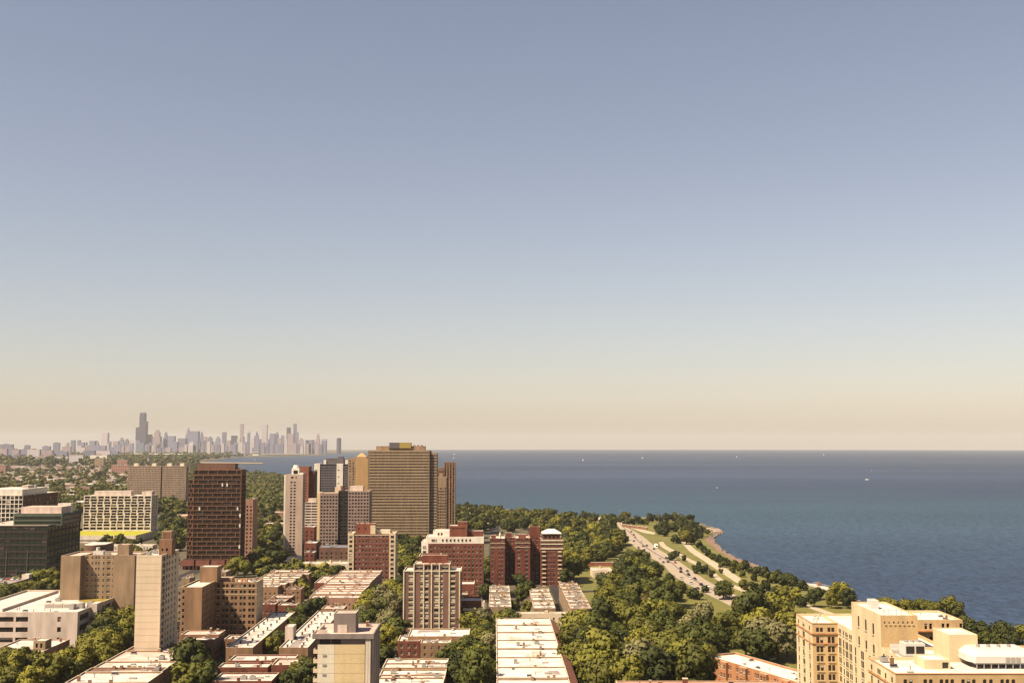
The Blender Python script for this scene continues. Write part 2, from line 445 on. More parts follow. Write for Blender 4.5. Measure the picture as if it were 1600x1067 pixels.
def clutter(T, x0, x1, y0, y1, z, n, seed=0, big=1.0):
    """Vents, hatches and air units standing on a roof; each a part."""
    if not CL:
        b = MB(); b.cyl(0, 0, 0, .9, .16, .16, 6); b.cyl(0, 0, .9, 1.15, .3, .22, 6); CL['vent'] = b.mesh('vent', ['metal_grey'])
        CL['dark_vent'] = CL['vent'].copy(); CL['dark_vent'].materials.clear(); CL['dark_vent'].materials.append(M['vent_dark'])
        b = MB(); b.box(-.7, .7, -.5, .5, 0, .55); b.box(-.78, .78, -.58, .58, .55, .66, 1); CL['hatch'] = b.mesh('hatch', ['metal_grey', 'metal_white'])
        b = MB(); b.box(-1.1, 1.1, -.8, .8, .25, 1.35, bottom=True); b.cyl(0, 0, 1.35, 1.5, .55, .55, 8, 1); b.box(-1, -.8, -.7, .7, 0, .25, 1); b.box(.8, 1, -.7, .7, 0, .25, 1); CL['air_unit'] = b.mesh('air_unit', ['metal_grey', 'dark_opening'])
        b = MB(); b.box(-1, 1, -.6, .6, 0, .4, 0); b.quad((-.9, -.5, .42), (.9, -.5, .42), (.9, .5, .75), (-.9, .5, .75), 1); b.box(-.95, .95, .5, .58, .4, .76, 0); CL['skylight'] = b.mesh('skylight', ['metal_grey', 'glass'])
        b = MB(); b.box(-.45, .45, -.35, .35, 0, 1.7, 0); b.box(-.52, .52, -.42, .42, 1.7, 1.85, 1); b.box(-.2, .2, -.15, .15, 1.85, 2.1, 2); CL['chimney'] = b.mesh('chimney', ['brick_brown', 'stone_trim', 'dark_opening'])
    r = random.Random(seed * 31 + 5)
    P = next((c for c in T.children if c.name.split('.')[0] == 'roof'), T)
    for k in range(n):
        kind = r.choice(('vent', 'vent', 'hatch', 'air_unit', 'skylight', 'vent', 'chimney'))
        x, y = r.uniform(x0 + 1.4, max(x0 + 1.5, x1 - 1.4)), r.uniform(y0 + 1.2, max(y0 + 1.3, y1 - 1.2))
        o = link(kind, CL[kind], P, (x, y, z), r.choice((0, 0, 1.5708)))
        o.scale = (big,) * 3
def pent(T, x0, x1, y0, y1, z0, z1, wall, roof, name='penthouse', S=None, W=None, E=None):
    b = MB(); w = []
    block(b, x0, x1, y0, y1, z0 - .05, z1, S=S, W=W, E=E, wl=w, par=.3, pt=.25)
    deck(b, x0, x1, y0, y1, z1 - .3, .25, 2)
    for q in w:
        c, s = math.cos(q[3]), math.sin(q[3]); h, u = q[5] / 2, q[4] / 2
        b.quad((q[0] - u * c, q[1] - u * s, q[2] - h), (q[0] + u * c, q[1] + u * s, q[2] - h), (q[0] + u * c, q[1] + u * s, q[2] + h), (q[0] - u * c, q[1] - u * s, q[2] + h), 3)
    return b.build(name, [wall, 'coping', roof, 'glass'], T)
def front(pxL, pxR, py, D):
    """Left and right end and top of a face at distance D."""
    xl, z = UD(pxL, py, D); xr, _ = UD(pxR, py, D)
    return xl, xr - xl, z - drop(xl, D)

# ------------------------------------------------------------------ ground, water, haze
def pxs(pts, h=0.0): return [UZ(px, py, h) for px, py in pts]
SHORE = pxs([(1600, 1003), (1510, 980), (1440, 962), (1340, 939), (1295, 921), (1265, 913), (1215, 898), (1180, 883), (1150, 872), (1130, 861), (1117, 849), (1111, 840),
             (1119, 834), (1128, 830), (1121, 826), (1105, 822), (1085, 815), (1060, 811), (1000, 808), (950, 808), (900, 805), (860, 801), (800, 796), (720, 789), (680, 785),
             (640, 776), (560, 757), (500, 750), (450, 746), (420, 742), (380, 738), (370, 730), (366, 725.6), (411, 724.2), (411, 722.4), (306, 722), (351, 717), (372, 714), (419, 713.3), (456, 712.5),
             (509, 711), (511, 709), (560, 705.4)])
SHORE = [(1100, -3000), (620, 0), (420, 300), (310, 480)] + SHORE + [(-2000, 26000), (-3000, 40000), (-40000, 40000), (-45000, -3000)]
def densify(P, closed=True):
    o = []
    r = random.Random(3)
    for k in range(len(P) if closed else len(P) - 1):
        a, b = P[k], P[(k + 1) % len(P)]
        d = math.hypot(b[0] - a[0], b[1] - a[1]); rr = max(200, math.hypot(*a))
        n = max(1, min(24, int(d / (rr * .02))))
        for q in range(n):
            t = q / n
            j = 0 if q == 0 else rr * .0012
            o.append((a[0] + (b[0] - a[0]) * t + r.uniform(-j, j), a[1] + (b[1] - a[1]) * t + r.uniform(-j, j)))
    return o
def inside(x, y, P):
    c = False; j = len(P) - 1
    for i in range(len(P)):
        if (P[i][1] > y) != (P[j][1] > y) and x < (P[j][0] - P[i][0]) * (y - P[i][1]) / (P[j][1] - P[i][1]) + P[i][0]: c = not c
        j = i
    return c
def sheet(name, P, h, mat, skirt=0.0, grid=None):
    """A ground sheet that follows the curve of the earth, with an optional vertical edge."""
    n = len(P); V_ = [Vector(p) for p in P]; E_ = [(k, (k + 1) % n) for k in range(n)]
    if grid: V_ += [Vector(g) for g in grid if inside(*g, P)]
    vo, eo, fo, *_ = delaunay_2d_cdt(V_, E_, [], 1, 1e-3)
    b = MB(); b.v = [(v.x, v.y, h + drop(v.x, v.y)) for v in vo]; b.f = [tuple(f) for f in fo]
    up = []
    for f in b.f:
        p = [b.v[i] for i in f]
        a = (p[1][0] - p[0][0]) * (p[2][1] - p[0][1]) - (p[1][1] - p[0][1]) * (p[2][0] - p[0][0])
        up.append(f if a > 0 else f[::-1])
    b.f = up; b.m = [0] * len(up)
    if skirt:
        for k in range(n):
            p, q = P[k], P[(k + 1) % n]
            zp, zq = h + drop(*p), h + drop(*q)
            b.quad((*p, zp - skirt), (*q, zq - skirt), (*q, zq), (*p, zp), 0)
    o = b.build(name, mat)
    o['kind'] = 'structure'
    return o
LAND = densify(SHORE)
GRID = []
for k in range(46):
    rr = 90 * 1.15 ** k
    if rr > 42000: break
    for q in range(-50, 51):
        a = math.radians(q * 2.1 + 0.9 * (k % 2))
        GRID.append((rr * math.sin(a), rr * math.cos(a)))
sheet('ground', LAND, 0.0, 'city_ground', 4.0, GRID)
def ring_sheet():
    b = MB(); NA = 160
    rs = [40 * 1.09 ** k for k in range(90)]
    rs = [r for r in rs if r < 52000]
    for r in rs:
        for q in range(NA):
            a = 2 * math.pi * q / NA
            b.v.append((r * math.sin(a), r * math.cos(a), -1.6 - r * r / (2 * RE)))
    for k in range(len(rs) - 1):
        for q in range(NA):
            i, j = k * NA + q, k * NA + (q + 1) % NA
            b.f.append((i, i + NA, j + NA, j)); b.m.append(0)
    b.poly([b.v[q] for q in range(NA)][::-1])
    o = b.build('lake_water', 'water'); o['kind'] = 'structure'
ring_sheet()
b = MB(); b.box(-56000, 56000, -6000, 56000, -320, 500, bottom=True)
hz_m = bpy.data.materials.new('haze_air'); hz_m.use_nodes = True
hn, hl = hz_m.node_tree.nodes, hz_m.node_tree.links
hn.remove(hn['Principled BSDF'])
pv = hn.new('ShaderNodeVolumePrincipled'); pv.inputs['Density'].default_value = HAZE_DENSITY; pv.inputs['Color'].default_value = HAZE_COLOR
hl.new(pv.outputs[0], hn['Material Output'].inputs['Volume'])
tag(b.build('haze', hz_m), kind='stuff')

# park lawns, beach, roads, paths
def ribbon(name, L, Rr, h, mat, kind='structure', skirt=0.0):
    """A strip between a left and a right edge given in pixels."""
    n = max(len(L), len(Rr))
    def res(P, n):
        d = [0]
        for k in range(1, len(P)): d.append(d[-1] + math.hypot(P[k][0] - P[k - 1][0], P[k][1] - P[k - 1][1]))
        o = []
        for q in range(n):
            t = d[-1] * q / (n - 1); k = max(i for i in range(len(d)) if d[i] <= t + 1e-9); k = min(k, len(P) - 2)
            u = (t - d[k]) / (d[k + 1] - d[k]); o.append((P[k][0] + (P[k + 1][0] - P[k][0]) * u, P[k][1] + (P[k + 1][1] - P[k][1]) * u))
        return o
    a, c = res(pxs(L), 28), res(pxs(Rr), 28)
    b = MB()
    for k in range(27):
        p, q, r, s = a[k], c[k], c[k + 1], a[k + 1]
        z = [h + drop(*w) for w in (p, q, r, s)]
        b.quad((*p, z[0]), (*q, z[1]), (*r, z[2]), (*s, z[3]))
        if skirt:
            b.quad((*s, z[3]), (*s, z[3] - skirt), (*p, z[0] - skirt), (*p, z[0]))
            b.quad((*q, z[1]), (*q, z[1] - skirt), (*r, z[2] - skirt), (*r, z[2]))
    f = b.f[0]; p = [b.v[i] for i in f]
    if (p[1][0] - p[0][0]) * (p[2][1] - p[0][1]) - (p[1][1] - p[0][1]) * (p[2][0] - p[0][0]) < 0: b.f = [w[::-1] for w in b.f]
    o = b.build(name, mat)
    if kind: o['kind'] = kind
    return a, c, o
i0 = next(k for k, p in enumerate(SHORE) if abs(p[0] - UZ(1600, 1003)[0]) < 1e-6)
coast = SHORE[i0:i0 + 25]
def pull(P, d):      # the coast moved d metres inland
    o = []
    for k, p in enumerate(P):
        a, c = P[max(0, k - 1)], P[min(len(P) - 1, k + 1)]
        tx, ty = c[0] - a[0], c[1] - a[1]; L = math.hypot(tx, ty)
        o.append((p[0] - ty / L * d, p[1] + tx / L * d))
    return o
test = pull(coast[:3], 5)[1]
sg = 1 if inside(test[0], test[1], SHORE) else -1
inner = pull(coast, sg * 5.0)
lawn = [(215, 300), (300, 440)] + [p for p in inner if p] + pxs([(690, 800), (735, 815), (880, 830), (905, 920), (925, 990), (905, 1040), (915, 1100)])
sheet('park_lawn', densify(lawn), .06, 'lawn_grass')
# beach and bare ground by the far shore, and the red shingle by the point
sheet('beach', densify(pxs([(705, 797), (705, 791), (800, 798), (900, 807), (985, 809.5), (985, 813), (900, 811.5), (800, 802.5)])), .09, 'sand')
sheet('red_shingle', densify(pxs([(1108, 840), (1128, 861), (1152, 873), (1185, 885), (1172, 885), (1140, 872), (1118, 858), (1100, 842)])), .09, 'red_sand')
HL, HR, _ = ribbon('highway', [(955, 806), (964, 818), (980, 846), (1012, 869), (1037, 882), (1050, 899), (1084, 918), (1116, 934), (1165, 958), (1250, 1000), (1350, 1050)],
                   [(963, 806), (976, 822), (990, 829), (1005, 838), (1029, 858), (1054, 872), (1078, 889), (1106, 908), (1134, 923), (1182, 943), (1270, 985), (1380, 1035)], .12, 'highway_concrete')
def marks():
    b = MB()
    n = len(HL)
    for fr in (.125, .25, .375, .625, .75, .875):
        for k in range(n - 1):
            for q in range(6):
                t0, t1 = (q + .1) / 6, (q + .5) / 6
                def at(t):
                    l = [HL[k][i] + (HL[k + 1][i] - HL[k][i]) * t for i in (0, 1)]; r = [HR[k][i] + (HR[k + 1][i] - HR[k][i]) * t for i in (0, 1)]
                    return [l[i] + (r[i] - l[i]) * fr for i in (0, 1)]
                a, c = at(t0), at(t1); z = .126 + drop(*a)
                L = math.hypot(c[0] - a[0], c[1] - a[1]); nx, ny = -(c[1] - a[1]) / L * .1, (c[0] - a[0]) / L * .1
                b.quad((a[0] - nx, a[1] - ny, z), (c[0] - nx, c[1] - ny, z), (c[0] + nx, c[1] + ny, z), (a[0] + nx, a[1] + ny, z))
    for f in range(len(b.f)):
        p = [b.v[i] for i in b.f[f]]
        if (p[1][0] - p[0][0]) * (p[2][1] - p[0][1]) - (p[1][1] - p[0][1]) * (p[2][0] - p[0][0]) < 0: b.f[f] = b.f[f][::-1]
    o = b.build('road_markings', 'coping'); o['kind'] = 'structure'
marks()
def median():
    b = MB()
    for k in range(len(HL) - 1):
        def at(k, fr): return [HL[k][i] + (HR[k][i] - HL[k][i]) * fr for i in (0, 1)]
        p, q, r, s = at(k, .485), at(k, .515), at(k + 1, .515), at(k + 1, .485)
        z = .12 + drop(*p)
        v = [(*w, z - .02) for w in (p, q, r, s)]; t = [(*w, z + .85) for w in (p, q, r, s)]
        b.quad(*t); b.quad(v[1], v[2], t[2], t[1]); b.quad(v[3], v[0], t[0], t[3])
    o = b.build('barrier_wall', 'concrete_grey'); tag(o, 'low concrete median barrier running along the middle of the highway', 'barrier')
median()
ribbon('lake_path', [(1029, 847), (1033, 854), (1050, 864), (1068, 874), (1090, 884), (1110, 896), (1117, 904), (1130, 912), (1152, 921), (1172, 929), (1196, 939)],
       [(1036, 846), (1040, 852), (1056, 861), (1074, 871), (1097, 882), (1117, 894), (1126, 903), (1138, 910), (1158, 918), (1180, 926), (1206, 936)], .10, 'path_concrete')
ribbon('promenade', [(1064, 847), (1078, 862), (1098, 875), (1126, 894), (1152, 911)], [(1072, 846), (1087, 859), (1108, 872), (1138, 890), (1158, 904)], .10, 'path_concrete')
ribbon('side_path', [(983, 824), (1005, 832), (1022, 835)], [(988, 822), (1008, 828), (1024, 832)], .10, 'path_concrete')
ribbon('shore_path', [(1255, 946), (1275, 954), (1300, 962)], [(1262, 944), (1283, 951), (1306, 959)], .10, 'path_concrete')
def street(name, a, c, w, h=.05):
    dx, dy = c[0] - a[0], c[1] - a[1]; L = math.hypot(dx, dy); nx, ny = -dy / L * w / 2, dx / L * w / 2
    b = MB(); b.quad((a[0] - nx, a[1] - ny, h), (a[0] + nx, a[1] + ny, h), (c[0] + nx, c[1] + ny, h + drop(*c)), (c[0] - nx, c[1] - ny, h + drop(*c)))
    p = b.v
    if (p[1][0] - p[0][0]) * (p[2][1] - p[0][1]) - (p[1][1] - p[0][1]) * (p[2][0] - p[0][0]) < 0: b.f = [w_[::-1] for w_ in b.f]
    o = b.build(name, 'asphalt'); o['kind'] = 'structure'
cg, sgn = math.cos(GR), math.sin(GR)
for px in (912, 775, 600, 470, 250, 30):
    x, y = UZ(px, 1010)
    street('street', (x + sgn * 300, y - 300), (x - sgn * 900, y + 900), 11, .05)
for py in (978, 925, 880):
    x, y = UZ(400, py)
    street('cross_street', (x - 420, y - 420 * sgn), (x + 330, y + 330 * sgn), 11, .056)

# ------------------------------------------------------------------ the cream hotel on the right
def hotel():
    T = thing('hotel_building', 'cream stepped hotel with flat white roofs and a square tower, beside the lakefront trees', 'hotel', 0, 0, 0, 0)
    b, r, w, wa = MB(), MB(), [], []
    Z = 45.0
    def rows(cols, top=13, z=Z, fh=2.78):       # storeys counted down from the roof; (from, to, columns)
        o = []
        for k in range(top):
            zc = z - 2.0 - k * fh - (.35 if k > 0 else 0)
            hh = (1.3 if k == 0 else 2.35 if k == 1 else 1.75)
            if k == 1: zc -= .15
            o.append((zc - hh / 2, zc + hh / 2, cols))
        return o
    s1 = [(1.3, 2.25), (2.65, 3.6), (5.3, 6.25), (6.65, 7.6)]
    s1 = [(a * .88, a * .88 + .92) for a, _ in s1]
    # north wing
    block(b, 92.5, 100.3, 357, 377, 0, Z, S=rows(s1), W=rows([(2.43, 3.67), (8.03, 9.27), (9.33, 10.57), (15.83, 17.07)]), E=None, wl=w, m=0, dep=.08, ms={'S': 1})
    deck(r, 92.5, 100.3, 357, 377, Z - .8)
    # link bars and tower
    c15 = [(1, 1.9), (2.3, 3.2), (5.2, 6.1), (8.8, 9.7), (10.1, 11), (13.2, 14.1)]
    block(b, 100.3, 115, 342, 377, 0, Z, W=rows([(a + .45, a + 1.65) for a in (20.6, 22, 25, 27.6, 29, 31.5, 33)]), wl=w, dep=.08)
    deck(r, 100.3, 115, 342, 377, Z - .8)
    tz = 53.5
    tr = rows([(2.33, 3.57), (8.33, 9.57), (9.73, 10.97), (15.83, 17.07), (21.33, 22.57)])
    tr = [q for q in tr if q[1] < Z - 2.5] + [(47.4, 50.4, [(6.1, 7.5), (12.8, 14.2), (19.5, 20.9)]), (42.2, 44.6, [(6.1, 7.5), (12.8, 14.2), (19.5, 20.9)])]
    block(b, 100.3, 110.4, 315.2, 342, 0, tz, W=tr, S=[(51.3, 51.9, [(.9 + k * 1.25, 1.3 + k * 1.25) for k in range(7)])], wl=wa, dep=.08, ms={'S': 1}, par=.7)
    deck(r, 100.3, 110.4, 315.2, 342, tz - .5)
    block(b, 110.4, 118, 315.2, 342, 0, Z, m=1); deck(r, 110.4, 118, 315.2, 342, Z - .8)
    block(b, 100.3, 124, 301, 315.2, 0, Z, W=rows([(1.33, 2.57), (4.03, 5.27), (5.33, 6.57), (9.03, 10.27), (10.33, 11.57)]), wl=w, dep=.08)
    deck(r, 100.3, 124, 301, 315.2, Z - .8)
    # south block
    sx = []
    for a in (3.2, 9.7, 16.6, 18.0 + 7.5, 34, 41, 49, 57):
        sx += [(a, a + .95), (a + 1.55, a + 2.5)]
    sx = sorted([(1.9 + k, 2.75 + k) for k in (0, 1.35)] + [(6.7, 7.55), (8.05, 8.9)] + [(10.6, 11.45), (11.9, 12.75), (13.2, 14.05)] + [(15.8, 16.65), (17.1, 17.95), (18.4, 19.25)] + [(21, 21.85), (22.5, 23.35), (25.2, 26.05), (26.5, 27.35), (27.9, 28.75), (31, 31.85), (33, 33.85), (37, 37.85), (39, 39.85), (45, 45.85), (52, 52.85), (58, 58.85)])
    block(b, 92.3, 158, 280, 301, 0, Z, S=rows(sx), W=rows([(2.03, 3.17), (7.23, 8.37), (8.63, 9.77), (13.03, 14.17), (17.83, 18.97)]), wl=w, dep=.08, ms={'S': 1})
    deck(r, 92.3, 158, 280, 301, Z - .8)
    block(b, 124, 158, 301, 318, 0, Z, m=1); deck(r, 124, 158, 301, 318, Z - .8)
    # north-east wing
    wn_ = [(1.0 + k * 5.0, 2.0 + k * 5.0) for k in range(6)]
    ne = sorted([(.6, 1.5)] + [(4.2, 5.1), (5.7, 6.6), (9.6, 10.5), (11.1, 12.0), (15.2, 16.1), (16.7, 17.6)])
    neS = [(Z - 2.9, Z - 1.1, [(a + 10.2, c + 10.2) for a, c in ne])] + [(Z - 6.9 - k * 2.8, Z - 5.2 - k * 2.8, [(a + 10.2, c + 10.2) for a, c in ne]) for k in range(12)]
    block(b, 115, 141.4, 363.5, 384, 0, Z, S=neS, wl=w, ms={'S': 1}); deck(r, 115, 141.4, 363.5, 384, Z - .8)
    me = b.build('wall', ['brick_hotel', 'brick_hotel_shaded', 'coping'], T)
    r.build('roof', 'roof_bright', T)
    # belts of terracotta
    for z, h, pr in ((Z - 3.05, .32, .35), (Z - 6.0, .3, .28), (Z - .02, .14, .12)):
        for (x0, x1, y0, y1) in ((92.5, 100.3, 357, 377), (92.3, 158, 280, 301)):
            g = MB(); g.box(x0 - pr, x1 + (pr if x1 > 150 else -.01), y0 - pr, y0 - .004, z - h, z, bottom=True)
            g.box(x0 - pr, x0 - .004, y0 - .003, y1 - .2, z - h, z, bottom=True); g.build('belt_course', 'terracotta', T)
        if z < Z - 1 and z > Z - 4: g = MB(); g.box(115, 142.2, 362.3, 363.4, z - h - .2, z - .1, bottom=True); g.build('belt_course', 'terracotta', T)
    top = [q for q in w if abs(q[3]) < .1 and q[1] < 281 and q[5] < 1.4]
    w = [q for q in w if q not in top]
    put_windows(T, top, 'arch', ('glass', 'frame_dark', 'stone_trim', 'blind', 'brick_hotel_shaded'), 60)
    put_windows(T, w + wa, 'sash', ('glass', 'frame_dark', 'brick_hotel', 'blind', 'brick_hotel'), 300, 18, .12)
    # penthouses and plant on the roofs
    xl, yl = UZ(1451, 1025, Z - .8)
    pent(T, 112.2, 119.6, 298, 309, Z - .8, Z + 6.2, 'brick_hotel', 'roof_bright')
    pent(T, 102.6, 109.0, 289.0, 297, Z - .8, Z + 1.5, 'brick_hotel', 'roof_bright', 'stair_house', S=[(Z - .6, Z + .9, [(4.4, 6.0)])])
    a = MB(); a.box(102.5, 108.5, 303.5, 309, Z - .8, Z - .2, 1); a.box(103, 108.2, 304, 308.6, Z - .2, Z + 2.9, 0); a.quad((103.2, 303.97, Z + .3), (105.4, 303.97, Z + .3), (105.4, 303.97, Z + 2.2), (103.2, 303.97, Z + 2.2), 2); a.quad((105.8, 303.97, Z + .3), (108, 303.97, Z + .3), (108, 303.97, Z + 2.2), (105.8, 303.97, Z + 2.2), 2)
    for k in range(3): a.cyl(104 + k * 1.6, 306.3, Z + 2.9, Z + 3.4, .6, .6, 10, 1)
    a.build('cooling_unit', ['metal_white', 'metal_grey', 'dark_opening'], T)
    for k in range(4):
        a = MB(); a.box(101.2 + k * .3, 104.6, 309.5 + k * 1.2, 310.1 + k * 1.2, Z + .2 + k * .15, Z + .7 + k * .15, bottom=True); a.box(101.5 + k * .3, 101.7 + k * .3, 309.6 + k * 1.2, 310 + k * 1.2, Z - .8, Z + .2)
        a.build('duct', 'metal_white', T)
    # white sheet-metal plant house on a raised frame
    a = MB(); z0 = Z + .7; x0, x1, y0, y1 = 114.2, 130.3, 289, 300
    lo = [(x0 + 1.2, y0), (x1, y0), (x1, y1), (x0 + 1.2, y1), (x0, y1 - 3), (x0, y0 + 3)]
    a.prism(lo, z0, z0 + 1.6)
    hi = [(x0 + 2.6, y0 + 1.6), (x1 - 1.2, y0 + 1.6), (x1 - 1.2, y1 - 1.5), (x0 + 2.6, y1 - 1.5), (x0 + 1.5, y1 - 3.5), (x0 + 1.5, y0 + 3.5)]
    for k in range(6):
        p, q = lo[k], lo[(k + 1) % 6]; s, t = hi[(k + 1) % 6], hi[k]
        a.quad((*p, z0 + 1.6), (*q, z0 + 1.6), (*s, z0 + 3.0), (*t, z0 + 3.0))
    a.poly([(*p, z0 + 3.0) for p in hi])
    a.box(x1 - 2.2, x1 - 1.7, y0 - .05, y0 + .1, z0 + .3, z0 + 1.5, 1); a.box(x1 - 1.1, x1 - .6, y0 - .05, y0 + .1, z0 + .3, z0 + 1.5, 1)
    a.build('plant_house', ['metal_white', 'dark_opening'], T)
    for q in range(3): a = MB(); a.box(x0 + 8.6 + q * 1.3, x0 + 9.6 + q * 1.3, y0 - .12, y0 - .004, z0 + .35, z0 + 1.35); a.build('louvre', 'metal_grey', T)
    for q in range(4): a = MB(); a.cyl(x0 + 4 + q * 2.6, y0 + 5.5, z0 + 2.95, z0 + 3.6, .5, .5, 8); a.build('vent', 'metal_grey', T)
    a = MB()
    for k in range(9): a.box(x0 + 1.4 + k * 1.8, x0 + 1.6 + k * 1.8, y0 + .2, y0 + .4, Z - .8, z0); a.box(x0 + 1.4 + k * 1.8, x0 + 1.6 + k * 1.8, y1 - .4, y1 - .2, Z - .8, z0)
    a.box(x0 + 1, x1, y0 + .1, y1 - .1, z0 - .25, z0 - .05, bottom=True)
    a.build('steel_frame', 'metal_grey', T)
    for k in range(9):
        a = MB(); a.cyl(0, 0, 0, rnd.uniform(.6, 1.3), .14, .14, 6); a.cyl(0, 0, 1.2, 1.4, .28, .2, 6)
        link('vent', a.mesh('vent', ['metal_grey']), T, (94.5 + (k % 5) * 1.3, 360 + (k * 3.7) % 15, Z - .8))
    for k in range(5):
        a = MB(); a.box(-.06, .06, -.06, .06, 0, 1.6); a.box(-.4, .4, -.06, .06, 1.5, 1.6)
        link('antenna', a.mesh('antenna', ['metal_grey']), T, (102 + k * 1.7, 317.5 + k % 2, tz - .5))
    pent(T, 102.5, 104.6, 330, 334, tz - .5, tz + 2.0, 'metal_white', 'roof_bright', 'stair_house')
    clutter(T, 94, 100, 282, 300, Z - .8, 5, 3); clutter(T, 131, 141, 366, 382, Z - .8, 6, 4, .8); clutter(T, 125, 156, 303, 317, Z - .8, 6, 8)
    for q in ((92.3, 158, 280, 318), (92.3, 118, 315, 378), (115, 141.4, 363, 384)): foot(T, *q)
noisy('brick_hotel_shaded', (0.44, 0.3, 0.145), .1, .2, V)  # hotel brick toned darker for south faces, their weaker sun put into the colour
hotel()

# orange brick apartment building, turned to the diagonal street, below the hotel
def diagonal_block():
    p0, p1 = UZ(1103.5, 1022.6, 14), UZ(1230, 1060, 14)
    ang = math.atan2(p1[1] - p0[1], p1[0] - p0[0])
    T = thing('apartment_building', 'orange brick apartment building with a white roof, running diagonally toward the cream hotel', 'apartment building', p0[0], p0[1], 0, ang)
    L = 62; b, r, w = MB(), MB(), []
    rows = floors(0, 4, 3.3, 1.0, 1.7, sorted(pairs(L, 10, 1.1, .5, 1.0)))
    block(b, 0, L, 0, 14.5, 0, 14, S=rows, W=floors(0, 4, 3.3, 1, 1.7, even(14.5, 4, 1.2)), wl=w)
    deck(r, 0, L, 0, 14.5, 13.2)
    for x in (11, 24, 37, 50):      # shallow bays
        w2 = []
        block(b, x, x + 4.2, -1.1, -.003, 0, 13.6, S=floors(0, 4, 3.3, 1, 1.7, [(.5, 1.7), (2.5, 3.7)]), wl=w2, par=.3); deck(r, x, x + 4.2, -1.1, 0, 13.3, .2); w += w2
    b.build('wall', ['brick_pale_orange', 'coping'], T); r.build('roof', 'roof_bright', T)
    put_windows(T, w, 'sash', ('glass', 'frame_white', 'stone_trim', 'blind', 'brick_hotel'), 200, 2)
    clutter(T, 4, L - 4, 2, 13, 13.2, 9, 11); foot(T, 0, L, -1, 15)
noisy('brick_pale_orange', (0.31, 0.137, 0.0612), .14, .3, V)
diagonal_block()
def near_roof():
    xl, w, z = front(962, 1250, 1063, 432)
    T = thing('apartment_building', 'low apartment building at the very bottom, only its white roof and red chimney showing', 'apartment building', xl, 415, 0, 0)
    b, r = MB(), MB()
    block(b, 0, w, 0, 17, 0, z); deck(r, 0, w, 0, 17, z - .6)
    b.build('wall', ['brick_pale_orange', 'coping'], T); r.build('roof', 'roof_white', T)
    a = MB(); x = w * (1066 - 962) / 288; a.box(x - .9, x + .9, 9, 10.4, z - .7, z + 2.2); a.box(x - 1, x + 1, 8.9, 10.5, z + 2.2, z + 2.45, 1); a.build('chimney', ['brick_red', 'stone_trim'], T)
    clutter(T, 2, w - 2, 8, 16, z - .6, 8, 21); foot(T, 0, w, 0, 17)
near_roof()

